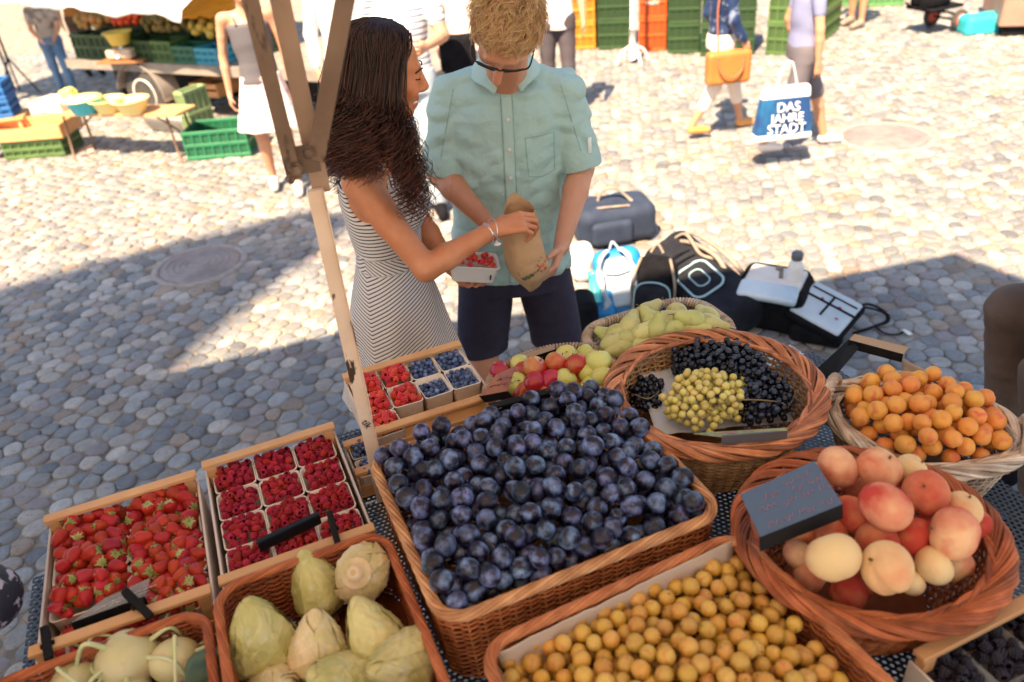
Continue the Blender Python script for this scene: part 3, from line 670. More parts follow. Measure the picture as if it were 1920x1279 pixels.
# pears
M_pear = mat('pear skin', (.50, .50, .15), (.60, .55, .22), 10, .45, .12, 220, rnd=.08, rndhue=.015, c3=(.40, .36, .13))
prof = catmull([(.0005, -.036), (.014, -.037), (.026, -.027), (.0315, -.008), (.0275, .012), (.0185, .030), (.0135, .045), (.009, .053), (.0005, .054)], 3)
q = MB(); q.lathe(prof, 20, cap=False); stem(q, .052, .02, .0014, (1, 1, 1), .4); pear = q.build('pear', [M_pear, M_stem])
PEAR = [(1182, 610, 1.01, (1.2, .3, 2.6), 'long pear with its neck pointing left on top of the pile'), (1205, 625, 1.005, (.5, .9, 1), 'round ended pear in front of the long necked one'), (1231, 618, 1.015, (.1, .2, 1), 'upright pear with its stem up in the middle of the pile'), (1222, 603, 1.01, (.9, .9, 3), 'brownish pear at the back under the black sign'), (1250, 603, 1.01, (.9, -.9, 2), 'green pear at the back left of centre'), (1297, 601, 1.02, (.8, .9, 4), 'large pale pear at the back right of the pile'), (1263, 618, 1.005, (1.3, .9, 5), 'pear lying on its side beside the upright one'), (1300, 618, 1.0, (1.3, .2, 1), 'pear just above the braided grape rim'), (1330, 610, 1.0, (1.5, .9, 1), 'last pear at the right end of the pear basket'), (1163, 628, .99, (1.2, .9, 1), 'small pear at the left rim of the pear basket'), (1150, 645, .985, (1.1, .1, 2), None), (1180, 640, .99, (1.2, 2.9, 1), None), (1165, 655, .98, (1.4, .9, 5), None), (1200, 648, .98, (1.2, .9, 1), None), (1235, 640, .98, (1, .9, 1), None), (1275, 636, .98, (1.2, .9, 4), None), (1145, 632, .97, (1.2, .4, 4), None), (1215, 585, .98, (1.2, .4, 2), None), (1325, 595, .98, (1.2, 1.4, 3), None), (1270, 590, .985, (1.4, .3, 0), None)]
for i, (px, py, z, ro, lb) in enumerate(PEAR):
    o = pear if i == 0 else dup(pear); o.location = PX(px, py, z + .02); o.rotation_euler = ro; s = .92 + .06 * math.sin(i * 5); o.scale = (s, s, s)
    tag(o, lb or 'green pear lying lower in the pale basket', 'pear', 'pears in the pale oval basket')
# grapes: bunches with single berries
M_gb = mat('black grape skin', (.006, .007, .016), (.05, .065, .12), 45, .22, 0, rnd=.3, lo=.5, hi=.72, spec=.5)
M_gw = mat('white grape skin', (.60, .50, .12), (.70, .58, .20), 40, .3, 0, rnd=.1, rndhue=.012, sss=.12)
M_gst = mat('grape stalk', (.28, .20, .07), (.2, .12, .05), 30, .7)
def bunch(label, cen, pts, r, mtl, seed, stalk, name='grape_bunch', el=1.1):
    g_ = np.random.default_rng(seed); e = empty(name, cen, 0, label, 'grapes')
    q = MB(); q.sphere((0, 0, 0), (r, r, r * el), 12, 8); 
    Q = np.array([p - np.array(cen) for p in pts]); n = min(100, len(Q)); order = np.argsort(-Q[:, 2]); b0 = None
    for k in order[:n]:
        if b0 is None: b0 = q.build('grape', mtl, e); o = b0
        else: o = b0.copy(); COL.objects.link(o); o.parent = e
        o.location = Q[k]; o.rotation_euler = rrot(g_); s = g_.uniform(.88, 1.08); o.scale = (s,) * 3
    if len(Q) > n:
        m = MB()
        for k in order[n:]: m.addm(q, None, Q[k])
        o = m.build('grapes', mtl, e); o['kind'] = 'stuff'
    m = MB()
    for P_ in stalk: m.tubes(catmull(np.array(P_) - np.array(cen), 5), .0016, 5)
    m.build('stalk', M_gst, e)
def gheap(pxpoly, z, r, n, seed, up=.03):
    W = [PX(a, b, z) for a, b in pxpoly]; X = np.array(W)[:, :2]
    def ins(x, y):
        c = False; j = len(X) - 1
        for i in range(len(X)):
            if (X[i, 1] > y) != (X[j, 1] > y) and x < (X[j, 0] - X[i, 0]) * (y - X[i, 1]) / (X[j, 1] - X[i, 1]) + X[i, 0]: c = not c
            j = i
        return c
    m = X.mean(0); sp = np.abs(X - m).max(0)
    return heap(ins, (X[:, 0].min(), X[:, 0].max(), X[:, 1].min(), X[:, 1].max()), lambda x, y: z - r + up * max(0, 1 - ((x - m[0]) / sp[0]) ** 2 - ((y - m[1]) / sp[1]) ** 2), r, n, seed, 10, .93, up + 2.2 * r)
zb = .985
pts = gheap([(1262, 668), (1300, 655), (1345, 668), (1385, 664), (1412, 690), (1440, 715), (1470, 735), (1490, 755), (1470, 785), (1400, 808), (1385, 780), (1400, 740), (1330, 720), (1290, 715), (1262, 700)], zb + .012, .0082, 330, 2, .034)
bunch('large bunches of black grapes spread across the round basket', tuple(PX(1370, 730, zb)), pts, .0079, M_gb, 1, [[PX(1318, 652, zb + .02), PX(1300, 640, zb + .045), PX(1322, 632, zb + .05), PX(1340, 645, zb + .045)], [PX(1350, 700, zb + .04), PX(1400, 715, zb + .04), PX(1450, 725, zb + .035)], [PX(1430, 755, zb + .03), PX(1470, 770, zb + .03), PX(1490, 740, zb + .03)]])
pts = gheap([(1180, 735), (1205, 715), (1240, 720), (1240, 740), (1215, 750), (1235, 765), (1210, 778), (1185, 755)], zb - .01, .0082, 46, 5, .012)
bunch('small loose cluster of black grapes on the paper at the left', tuple(PX(1210, 745, zb)), pts, .0079, M_gb, 3, [[PX(1190, 740, zb + .02), PX(1215, 748, zb + .025), PX(1235, 735, zb + .015)]])
pts = gheap([(1268, 735), (1300, 722), (1350, 722), (1400, 730), (1412, 750), (1390, 770), (1380, 800), (1330, 812), (1280, 806), (1245, 785), (1240, 770), (1262, 760)], zb + .010, .0088, 190, 6, .046)
bunch('pale yellow bunch of white grapes at the front of the round basket', tuple(PX(1330, 765, zb)), pts, .0088, M_gw, 4, [[PX(1330, 770, zb + .06), PX(1370, 752, zb + .066), PX(1420, 750, zb + .06), PX(1465, 755, zb + .05), PX(1475, 765, zb + .04)], [PX(1310, 790, zb + .06), PX(1350, 760, zb + .066)], [PX(1340, 745, zb + .06), PX(1362, 775, zb + .06), PX(1380, 790, zb + .05)]], el=1.0)
# paper linings
M_paper = mat('tissue paper', (.80, .80, .84), (.74, .74, .8), 6, .8, .25, 20, trans=.25)
M_paperb = mat('greaseproof paper', (.72, .58, .46), (.66, .50, .38), 5, .75, .3, 15, trans=.2)
def sheet(name, pts, label, mtl, th=.0008, amp=.004, n=10, seed=0, cat='paper'):
    a, b, c, d = [np.asarray(p, float) for p in pts]; s = np.linspace(0, 1, n)[:, None, None]; t = np.linspace(0, 1, n)[None, :, None]
    G = (a * (1 - s) + d * s) * (1 - t) + (b * (1 - s) + c * s) * t; nn = nrm(np.cross(b - a, d - a)); G = G + nn * (vnoise(G, 40, seed)[..., None] * amp + vnoise(G, 90, seed + 3)[..., None] * amp * .4)
    q = MB(); q.grid(G); o = q.build(name, mtl); md = o.modifiers.new('Solidify', 'SOLIDIFY'); md.thickness = th; return tag(o, label, cat)
sheet('paper_sheet', [PX(1195, 700, .99), PX(1420, 660, .965), PX(1490, 790, .965), PX(1230, 815, .975)], 'crumpled white tissue paper lining the grape basket', M_paper, amp=.007, n=26, seed=1)
cx_, cy_ = .455, .60
def uvz(u, v, z): c, s = math.cos(PH + R(2)), math.sin(PH + R(2)); o = uv(.455, .60); return (o[0] + u * c - v * s, o[1] + u * s + v * c, z)
sheet('paper_sheet', [uvz(-.232, .19, 1.018), uvz(.235, .19, 1.03), uvz(.21, .172, .93), uvz(-.21, .172, .93)], 'beige paper lining standing along the back wall of the mirabelle basket', M_paperb, amp=.004, n=24, seed=2)
sheet('paper_sheet', [uvz(-.238, -.19, 1.0), uvz(-.236, .186, 1.0), uvz(-.215, .17, .93), uvz(-.215, -.18, .93)], 'beige paper lining along the left wall of the mirabelle basket', M_paperb, amp=.003, n=20, seed=3)
sheet('paper_sheet', [PX(1690, 672, 1.005), PX(1820, 735, 1.0), PX(1800, 760, .97), PX(1690, 700, .975)], 'crumpled beige paper behind the apricots', M_paperb, amp=.008, n=16, seed=4)
sheet('paper_sheet', [PX(1083, 722, 1.055), PX(1122, 740, 1.055), PX(1150, 800, 1.02), PX(1095, 785, 1.02)], 'pale pink paper corner sticking out behind the plums', mat('pinkish tissue', (.74, .62, .62), None, rough=.8, trans=.25), amp=.004, n=10, seed=5)
# berries
def raspq():
    q = MB(); rows = [(0.0052, -.006, 8), (.0057, -.0025, 9), (.0053, .001, 8), (.0041, .0042, 7), (.0020, .0066, 4)]; 
    for k, (r, z, n) in enumerate(rows):
        for i in range(n):
            a = 2 * PI * (i + .5 * (k % 2)) / n; q.sphere((r * math.cos(a), r * math.sin(a), z), .0024, 7, 5)
    q.lathe([(.0045, -.006), (.0052, -.002), (.0047, .003), (.001, .0075)], 8, cap=False, col=(.6, .5, .5)); q.lathe([(.0025, .0), (.0042, -.0075)], 8, cap=False, col=(.35, .3, .3)); return q
M_rasp = mat('raspberry skin', (.30, .008, .018), (.44, .022, .035), 60, .5, 0, spec=.3, vc=True, rnd=.22, rndhue=.012, sss=.1)
M_raspb = mat('bright raspberry skin', (.62, .018, .02), (.75, .07, .05), 60, .33, 0, vc=True, rnd=.15, rndhue=.01, sss=.1)
M_black = mat('blackberry skin', (.006, .004, .012), (.02, .012, .03), 60, .25, 0, vc=True, rnd=.3)
rq = raspq()
M_blu = mat('blueberry skin', (.028, .045, .13), (.16, .24, .42), 60, .5, 0, rnd=.3, lo=.42, hi=.66)
def blueq():
    q = MB(); q.sphere((0, 0, 0), .0064, 12, 8); a = np.arange(10) / 10 * 2 * PI; rr_ = np.where(np.arange(10) % 2, .0033, .0022)
    q.tubes(np.stack([np.cos(a) * rr_, np.sin(a) * rr_, np.full(10, .0062)], -1), .0006, 4, closed=True); return q
bq = blueq()
M_straw = mat('strawberry skin', (.34, .006, .006), (.46, .022, .010), 28, .38, 0, spec=.35, rnd=.16, rndhue=.01, vc=True, sss=.08)
M_calyx = mat('strawberry leaf', (.22, .28, .06), (.50, .46, .18), 50, .6, rnd=.2)
def strawq():
    q = MB(); pr = catmull([(.0003, -.0215), (.005, -.0195), (.0105, -.010), (.0138, .001), (.0130, .010), (.007, .0135), (.0005, .0125)], 3); q.lathe(pr, 18, cap=False)
    for k in range(8):
        z = -.017 + k * .0034; rad = np.interp(z, pr[:, 1][:15], pr[:, 0][:15]); n = max(4, int(rad * 2 * PI / .0042))
        for i in range(n):
            a = 2 * PI * (i + .5 * (k % 2)) / n; q.sphere((rad * .99 * math.cos(a), rad * .99 * math.sin(a), z), (.0006, .0006, .0009), 4, 3, col=(1.5, 9, 6))
    return q
def calyxq():
    q = MB()
    for i in range(9):
        a = 2 * PI * i / 9; d = np.array([math.cos(a), math.sin(a), 0]); s = np.array([-d[1], d[0], 0]); l = .012 + .002 * math.sin(i * 4)
        P_ = [(0, 0, .0128)], 
        A = np.array([0, 0, .0135]); B = A + d * l * .5 + [0, 0, .0015]; C = A + d * l + [0, 0, -.0015 + .003 * math.sin(i * 2)]
        q.add([A, B + s * .0028, C, B - s * .0028, B + [0, 0, .0008]], [[0, 1, 4], [1, 2, 4], [2, 3, 4], [3, 0, 4]])
    q.tubes(catmull([(0, 0, .013), (.002, 0, .018), (.004, 0, .022)], 3), .0008, 4); return q
RASP = []; RASPB = []; STR = []; BLU = []; BLK = []
def fill(u, v, z, w_, d_, h, r, n, seed, dome=.012, flo=None):
    fl = lambda a, b: z + h * .86 + dome * max(0, 1 - ((a - u) / w_ * 2) ** 2) * max(0, 1 - ((b - v) / d_ * 2) ** 2) - r * 1.2
    return heap(lambda a, b: abs(a - u) < w_ / 2 - r * .85 and abs(b - v) < d_ / 2 - r * .85, (u - w_ / 2, u + w_ / 2, v - d_ / 2, v + d_ / 2), fl, r, n, seed, 10, .88, 3.2 * r)
# raspberry crate: three columns by four rows
k = 0; nm = ['back left', 'back middle', 'back right']
for i in range(4):
    for j in range(3):
        u = -.031 + (j - 1) * .0905; v = 1.518 - i * .092; k += 1
        rowt = ('back row', 'second row from the back', 'third row from the back', 'front row under the rail')[i]; colt = ('left', 'middle', 'right')[j]
        place_punnet(u, v, .861, .087, .088, .088, f'card punnet of raspberries, {colt} one in the {rowt}', 'punnets in the raspberry crate')
        RASP.append(fill(u, v, .861, .083, .084, .094, .0076, 72, 20 + k))
# blueberry crate
lay = [(0, 0, 'R', 'raspberries in the back corner beside the steel post'), (1, 0, 'R', 'bright raspberries in the back row'), (2, 0, 'B', 'small blueberries in the back row'), (3, 0, 'B', 'dark blueberries in the back corner away from the post'),
       (0, 1, 'R', 'raspberries at the foot of the steel post'), (1, 1, 'R', 'bright raspberries in the front row'), (2, 1, 'B', 'blueberries half filling it in the front row'), (3, 1, 'B', 'pale blueberries in the front corner by the plum sign'), (0, 2, 'R', 'raspberries close behind the plum basket corner')]
for (j, i, t, lb) in lay:
    u = .333 + (j - 1.5) * .0735; v = 1.643 - i * .088; w_ = .070
    place_punnet(u, v, .934, w_, .085, .066, 'card punnet of ' + lb, 'punnets in the blueberry crate', ang=.05 * math.sin(j * 3 + i))
    if t == 'R': RASPB.append(fill(u, v, .934, .066, .08, .07, .0078, 34, 50 + j + 5 * i, .014))
    else: BLU.append(fill(u, v, .934, .066, .08, .064 if (j, i) != (2, 1) else .052, .0062, 75, 60 + j + 5 * i, .008))
for i, v in enumerate((1.52, 1.45)):
    place_punnet(.165, v, .861, .055, .062, .05, 'small card punnet of blackcurrants, ' + ('farther' if i == 0 else 'nearer') + ' one in the low crate', 'punnets in the low crate'); BLU.append(fill(.165, v, .861, .052, .06, .055, .0062, 34, 80 + i, .004))
# strawberry crate: two columns by four rows
for i in range(4):
    for j in range(2):
        u = -.3475 + (j - .5) * .143; v = 1.497 - i * .0915
        if not (i == 3 and j == 0):
            pn = place_punnet(u, v, .861, .139, .089, .078, f'card punnet of strawberries, {("left", "right")[j]} one in the {("back row", "second row from the back", "third row from the back", "front row")[i]}', 'punnets in the strawberry crate')
            if (i, j) == (2, 0):
                q = MB()
                for xb, wb in ((-.050, .004), (-.043, .002), (-.037, .004), (-.031, .003), (.030, .004), (.037, .003), (.043, .002), (.049, .004)): q.box((xb, -.0425, .052), (wb, .0012, .022), rot((1, 0, 0), .085))
                for k9 in range(9): q.box((-.02 + k9 * .005, -.0438, .064), (.003, .001, .0015), rot((1, 0, 0), .085))
                q.build('printed_marks', mat('red print', (.42, .03, .04), None, rough=.8), pn, smooth=False)
            STR.append(fill(u, v, .861, .138, .090, .092, .0122, 34, 90 + i * 2 + j, .012))
        else:
            STR.append(fill(u, v, .861, .13, .08, .05, .0128, 20, 90 + i * 2 + j, .0))
for i, (u, v) in enumerate(((.86, .475), (.86, .375), (.95, .475), (.95, .375), (1.04, .475))):
    place_punnet(u, v, .861, .087, .095, .085, 'clear plastic punnet of blackberries, ' + ('back corner one', 'one in front of the back corner', 'second from the corner in the back row', 'second from the corner in the front row', 'third from the corner in the back row')[i], 'punnets in the blackberry crate', mtl=M_pund, kind='plastic')
    BLK.append(fill(u, v, .861, .082, .088, .09, .009, 34, 110 + i, .014))
def pick(Ls, n): A = np.concatenate(Ls); return A
A = np.concatenate(RASPB); B = np.concatenate(RASP); nb = len(A); rp = rq.build('raspberry', M_raspb)
A = A[np.argsort(-A[:, 2] - RNG.random(len(A)) * .004)]; bed(A[140:], rq, [M_raspb], 'raspberries', 'remaining bright raspberries lying deeper in the punnets beside the post', 'raspberries'); A = A[:140]; nb = len(A)
spread(rp, A, 'bright red raspberry in a punnet beside the steel post', 'raspberry', 'raspberries in punnets beside the steel post', 11, (.95, 1.15))
order = np.argsort(-B[:, 2] - RNG.random(len(B)) * .004); B = B[order]; rp2 = rq.build('raspberry', M_rasp)
spread(rp2, B[:160], 'deep red raspberry in the crate of twelve punnets', 'raspberry', 'raspberries in the twelve punnet crate', 12, (.85, 1.0))
bed(B[160:], rq, [M_rasp], 'raspberries', 'remaining deep red raspberries filling the twelve punnets', 'raspberries')
A = np.concatenate(BLU); A = A[np.argsort(-A[:, 2] - RNG.random(len(A)) * .004)]; bb = bq.build('blueberry', M_blu)
spread(bb, A[:300], 'dusty blue blueberry in a card punnet', 'blueberry', 'blueberries in card punnets', 13, (.85, 1.15))
if len(A) > 300: bed(A[300:], bq, [M_blu], 'blueberries', 'remaining blueberries lying deeper in the card punnets', 'blueberries')
A = np.concatenate(BLK); spread(rq.build('blackberry', M_black), A, 'black shiny blackberry in a clear plastic punnet', 'blackberry', 'blackberries in the clear punnets', 14, (1.1, 1.35))
A = np.concatenate(STR); s0 = strawq().build('strawberry', M_straw); calyxq().build('calyx', M_calyx, s0)
spread(s0, A, 'glossy red strawberry with green leaves in a card punnet', 'strawberry', 'strawberries in card punnets', 15, (.82, 1.12), tilt=2.2)
# ================================================================ CABBAGES AND KOHLRABI
M_cab = mat('cabbage leaf', (.44, .39, .12), (.64, .53, .24), 16, .5, .5, 90, vc=True, rnd=.08, rndhue=.012, c3=(.55, .50, .25), sss=.08)
def cabbage(seed, point=1.0, pale=0.0):
    g_ = np.random.default_rng(seed); q = MB(); H_ = .148
    t = np.linspace(0, 1, 36)
    def rad(t): 
        a = np.sin(np.clip(t / .30, 0, 1) * PI / 2) ** .7; b = np.where(t > .30, np.clip((1 - t) / .70, 0, 1) ** (.56 if point > .5 else .45), 1); return .056 * a * b + .0012
    def shell(th0, half, lift, t0, t1, n=46, seed2=0, base=False):
        m = n; th = np.linspace(-1, 1, m); tt = np.linspace(t0, t1, 40); T, S = np.meshgrid(tt, th, indexing='ij')
        half_ = half * (1 if base else np.sqrt(np.clip(1.02 - ((T - t0) / (t1 - t0) * 2 - 1).clip(-1, 1) ** 4, .05, 1))); A = th0 + S * half_
        a_ = np.abs(S) * half; rib = .0042 * np.exp(-(a_ / .055) ** 2) * (1 - T * .6)
        vein = 0
        for k in range(7):
            tv = t0 + .04 + k * .12; vein = vein + .0026 * np.exp(-(((T - tv) - a_ * (.16 + .03 * k)) / .012) ** 2) * (a_ < half * .9)
        P0 = np.stack([np.cos(A) * 3, np.sin(A) * 3, T * 5], -1)
        wr = vnoise(P0, 1.0, seed + seed2) * .0038 + vnoise(P0, 3.0, seed + seed2 + 9) * .0022
        edge = np.clip((np.abs(S) - .75) / .25, 0, 1) ** 2 * (.0 if base else .0035)
        r = rad(T) + (lift + rib + vein + wr + edge) * np.clip(rad(T) / .045, .06, 1)
        G = np.stack([r * np.cos(A), r * np.sin(A) * .88, T * H_ - .07 + .003 * lift], -1)
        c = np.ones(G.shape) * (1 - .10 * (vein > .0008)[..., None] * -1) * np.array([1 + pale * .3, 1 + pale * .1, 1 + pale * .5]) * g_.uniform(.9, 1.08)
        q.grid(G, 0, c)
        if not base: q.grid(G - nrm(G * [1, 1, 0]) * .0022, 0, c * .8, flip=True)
    shell(0, PI, 0, 0, 1, 70, 0, True)
    for k in range(4):
        shell(g_.uniform(0, 6.28) if k > 1 else k * 3.0 + seed, g_.uniform(1.5, 2.2), .0014 + .0009 * k, .0, g_.uniform(.93, .995), seed2=k + 1)
    q.lathe([(.0005, -.088), (.013, -.087), (.016, -.070), (.03, -.066)], 14, cap=False, col=(1.35, 1.1, 1.6))
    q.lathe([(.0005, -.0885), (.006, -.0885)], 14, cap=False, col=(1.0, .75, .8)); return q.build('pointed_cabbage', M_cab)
def aim(d, roll=0):
    return (Vector(d).to_track_quat('Z', 'Y').to_matrix() @ Matrix.Rotation(roll, 3, 'Z')).to_euler()
CB = [(490, 1195, .965, (-.10, .25, .95), 1.12, 0, 'largest pointed cabbage with its tip up at the left of the basket'),
      (594, 1095, .945, (-.25, .35, .9), 1.0, 0, 'yellow green pointed cabbage at the back of the basket'),
      (684, 1075, .965, (.05, .65, -.75), .98, 1, 'round pale cabbage showing its cut stem end'),
      (597, 1212, .965, (.05, .35, .9), .95, .8, 'pinkish crumpled pointed cabbage in the middle of the basket'),
      (700, 1190, .96, (-.38, .5, .8), 1.0, 0, 'pointed cabbage leaning left below the cut stem one'),
      (752, 1245, .965, (-.6, -.5, .5), .95, .2, 'smooth cabbage lying at the right front corner of the basket'),
      (640, 1278, .95, (-.5, -.2, .6), .95, 0, 'cabbage at the front edge between its neighbours'), (520, 1300, .93, (.3, -.3, .6), .95, .6, 'pale cabbage cut off by the front edge below the largest one')]
for i, (px, py, z, d, s, pl, lb) in enumerate(CB):
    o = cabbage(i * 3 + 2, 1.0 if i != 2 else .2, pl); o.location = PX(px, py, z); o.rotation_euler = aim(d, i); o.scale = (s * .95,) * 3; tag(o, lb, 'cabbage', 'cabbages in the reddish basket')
M_kohl = mat('kohlrabi skin', (.52, .46, .22), (.62, .53, .31), 14, .45, .3, 70, rnd=.08, c3=(.55, .40, .2)); M_kst = mat('pale stalk', (.52, .56, .26), (.60, .58, .34), 20, .5)
def kohl(seed):
    q = MB(); q.sphere((0, 0, 0), (.052, .052, .045), 26, 18); V = q.V[0]; V *= (1 + .035 * vnoise(V, 30, seed))[:, None]; g_ = np.random.default_rng(seed)
    e = q.build('kohlrabi', M_kohl)
    for k in range(4):
        a = g_.uniform(0, 6.28); el_ = g_.uniform(.0, .9); d = np.array([math.cos(a) * math.cos(el_), math.sin(a) * math.cos(el_), math.sin(el_)]); l = g_.uniform(.03, .10)
        P_ = catmull([d * .040, d * .052 + [0, 0, .004], d * .06 + [d[0] * l * .5, d[1] * l * .5, l * .15], [d[0] * (.06 + l), d[1] * (.06 + l), -.01 - l * .2]], 6); m = MB(); m.tubes(P_, np.linspace(.0055, .003, len(P_))[None], 7); m.build('stalk', M_kst, e)
    return e
for i, (px, py, z, s, lb) in enumerate([(240, 1235, .96, 1.0, 'large pale kohlrabi with drooping stalks in the middle of the basket'), (285, 1213, .935, .75, 'small white kohlrabi behind the large one'), (330, 1238, .95, .85, 'knobbly kohlrabi at the right side of the basket'), (142, 1268, .945, .8, 'kohlrabi at the left in the shadow of the basket wall'), (235, 1300, .92, .95, 'kohlrabi at the front edge under the large one')]):
    o = kohl(i + 4); o.location = PX(px, py, z); o.rotation_euler = (.3 * i, .2, i * 1.4); o.scale = (s,) * 3; tag(o, lb, 'kohlrabi', 'kohlrabi in the dark red basket')
m = MB(); G = []
for i in range(16):
    t = i / 15; G.append([[(-.05 + .1 * t), (s_ * .035 * math.sin(PI * (t * .9 + .05))), .008 * math.sin(9 * t + s_ * 3) + .012 * abs(s_)] for s_ in np.linspace(-1, 1, 9)])
m.grid(G); o = m.build('cabbage_leaf', mat('dark green leaf', (.03, .06, .035), (.06, .10, .06), 12, .5)); o.location = PX(390, 1262, .975); o.rotation_euler = (.3, -.3, .9); md = o.modifiers.new('Solidify', 'SOLIDIFY'); md.thickness = .0015; tag(o, 'dark green leaf lying in the kohlrabi basket', 'leaf')
# ================================================================ PRICE SIGNS
M_blk = mat('black plastic', (.006, .006, .007), None, rough=.5, spec=.25, bump=.1, bscale=300); M_sgn = mat('glossy sign board', (.085, .105, .135), None, rough=.2, spec=.8, coat=.5)  # sign board base colour includes a blue grey sky reflection
M_chalk = mat('pink chalk pen', (.50, .20, .26), None, rough=.8); M_red = mat('red ink', (.45, .04, .05), None, rough=.7); M_clip = mat('black clip', (.004, .004, .004), None, rough=.6, spec=.2)
def scrib(q, O, U, Vv, lines, h, seed, r=.0005):
    """handwritten words as thin strokes on a board"""
    g_ = np.random.default_rng(seed); N_ = nrm(np.cross(U, Vv))
    for (x0, x1, y) in lines:
        x = x0
        while x < x1:
            wl = g_.uniform(.10, .22); k = int(wl / .022) + 2; P_ = []
            for i in range(k):
                P_.append((x + i * .022 + g_.uniform(-.006, .006), y + (h * g_.choice([-.5, .5, .25, -.3]) if i % 2 else h * g_.uniform(-.5, .5))))
            P_ = catmull([O + U * a + Vv * b + N_ * .0012 for a, b in P_], 4)
            q.tubes(P_, r, 4); x += wl + .06
def sign(label, BL, BR, FR, FL, lip, face=None, edge=None, lines=None, seed=0, lipdir=(0, 0, -1), th=.003, ink=None, h=.12):
    e = empty('price_sign', tuple((np.array(FL) + FR) / 2), 0, label, 'price sign'); o_ = np.array(e.location)
    BL, BR, FR, FL = [np.asarray(p, float) - o_ for p in (BL, BR, FR, FL)]
    def slab(q, a, b, c, d, t):
        n = nrm(np.cross(b - a, d - a)); n = n if n[2] > 0 or abs(n[2]) < .3 and n[1] < 0 else -n; V = np.array([a, b, c, d, a - n * t, b - n * t, c - n * t, d - n * t]); q.add(V, [[0, 1, 2, 3], [7, 6, 5, 4], [0, 4, 5, 1], [1, 5, 6, 2], [2, 6, 7, 3], [3, 7, 4, 0]])
    q = MB(); slab(q, BL, BR, FR, FL, th); q.build('board', face or M_sgn, e, smooth=False)
    L_ = nrm(np.array(lipdir)) * lip; dd = nrm(FL - BL) * .001
    q = MB(); slab(q, FL + dd, FR + dd, FR + dd + L_, FL + dd + L_, th); q.build('lip', edge or M_blk, e, smooth=False)
    if lines:
        U = FR - FL; Vv = BL - FL; q = MB(); scrib(q, FL, U, Vv, lines, h, seed); q.build('handwriting', ink or M_chalk, e)
    return e
sign('price sign tinted blue grey for sky reflection, pink handwriting, resting on the peaches', PX(1388, 927, 1.09), PX(1527, 864, 1.115), PX(1580, 945, 1.125), PX(1425, 1007, 1.10), .026, lines=[(.52, .72, .86), (.22, .34, .72), (.58, .9, .66), (.14, .3, .50), (.42, .9, .45), (.12, .95, .14)], seed=3, lipdir=(.02, -.3, -1))
sign('black price sign stood at the far edge of the plum basket', PX(917, 757, 1.072), PX(1029, 727, 1.072), PX(1032, 736, 1.068), PX(919, 766, 1.068), .024, M_blk)
sign('slanted price sign with a reddish reflecting face among the apples', PX(931, 703, 1.06), PX(968, 686, 1.06), PX(952, 733, 1.045), PX(899, 743, 1.035), .02, mat('dark red glossy board', (.26, .08, .045), (.34, .14, .09), 20, .3), lines=[(.2, .8, .7), (.15, .85, .4)], seed=5, ink=mat('dark ink', (.06, .02, .02), None), lipdir=(.6, -.2, -.8))
sign('long black price sign at the back rim of the apple basket', PX(957, 672, 1.01), PX(1037, 647, 1.01), PX(1041, 655, 1.005), PX(962, 680, 1.005), .024, mat('wood top board', (.35, .25, .16), None, rough=.6))
sign('slim grey price sign behind the pears', PX(1183, 598, 1.0), PX(1240, 566, 1.0), PX(1246, 575, .995), PX(1190, 606, .995), .010, mat('grey blue board', (.10, .17, .20), None, rough=.4), edge=mat('grey blue edge', (.07, .11, .13), None, rough=.4))
sign('price sign with a painted green reflection clipped on the front rim of the grape basket', PX(1300, 812, 1.07), PX(1474, 802, 1.075), PX(1476, 808, 1.073), PX(1353, 818, 1.072), .021, mat('green reflection board', (.16, .20, .10), (.30, .32, .16), 30, .35), edge=mat('grey sign edge', (.11, .11, .125), None, rough=.4), lines=[(.1, .8, .5)], seed=8, ink=M_chalk, h=.3)  # board colour stands in for a green reflection on the face
e = sign('large black price sign with tan top edge beside the apricots', PX(1602, 626, 1.075), PX(1704, 651, 1.07), PX(1694, 664, 1.07), PX(1592, 637, 1.075), .022, mat('tan board edge', (.42, .27, .15), None, rough=.6))
a = [np.array(PX(*p)) - np.array(e.location) for p in ((1596, 632, 1.072), (1610, 652, 1.07), (1556, 716, 1.0), (1531, 692, 1.0))]
q = MB(); n_ = np.array([.002, .002, -.003]); q.add(np.array(a + [p + n_ for p in a]), [[0, 1, 2, 3], [7, 6, 5, 4], [0, 4, 5, 1], [1, 5, 6, 2], [2, 6, 7, 3], [3, 7, 4, 0]]); q.build('support_panel', M_blk, e, smooth=False)
sign('black price sign clipped on the front rail of the raspberry crate', PX(480, 1012, .999), PX(597, 958, .999), PX(599, 966, .999), PX(483, 1020, .999), .022, M_blk)
sign('dark price sign with a clear panel on the front rail of the strawberry crate', PX(195, 1122, 1.0), PX(282, 1083, 1.0), PX(272, 1118, .993), PX(133, 1168, .99), .020, mat('clear plastic panel', (.25, .25, .27), None, rough=.2, alpha=.55, spec=.8), lines=[(.2, .9, .3), (.3, .9, .55)], seed=12, ink=mat('pale ink', (.5, .5, .5), None), h=.1)
def clip(label, A, B, w_=.012, arm=True):
    A = np.array(A); B = np.array(B); c = (A + B) / 2; q = MB(); d = nrm(B - A); l = np.linalg.norm(B - A); M = frame(d, (0, 0, 1))
    q.box((0, 0, 0), (w_, l, .010), M, bev=.002); q.box(M @ [0, -l * .2, -.012], (w_ * .8, l * .55, .008), M, bev=.002)
    q.cyl(M @ [-w_ * .8, 0, -.005], M @ [w_ * .8, 0, -.005], .005, sides=8); o = q.build('spring_clip', M_clip, smooth=False); o.location = c; return tag(o, label, 'clip')
clip('black clip on the right half of the raspberry crate rail', PX(617, 958, 1.02), PX(634, 1022, .99)); clip('black clip at the left end of the strawberry crate rail', PX(83, 1175, 1.0), PX(92, 1238, .99), .014)
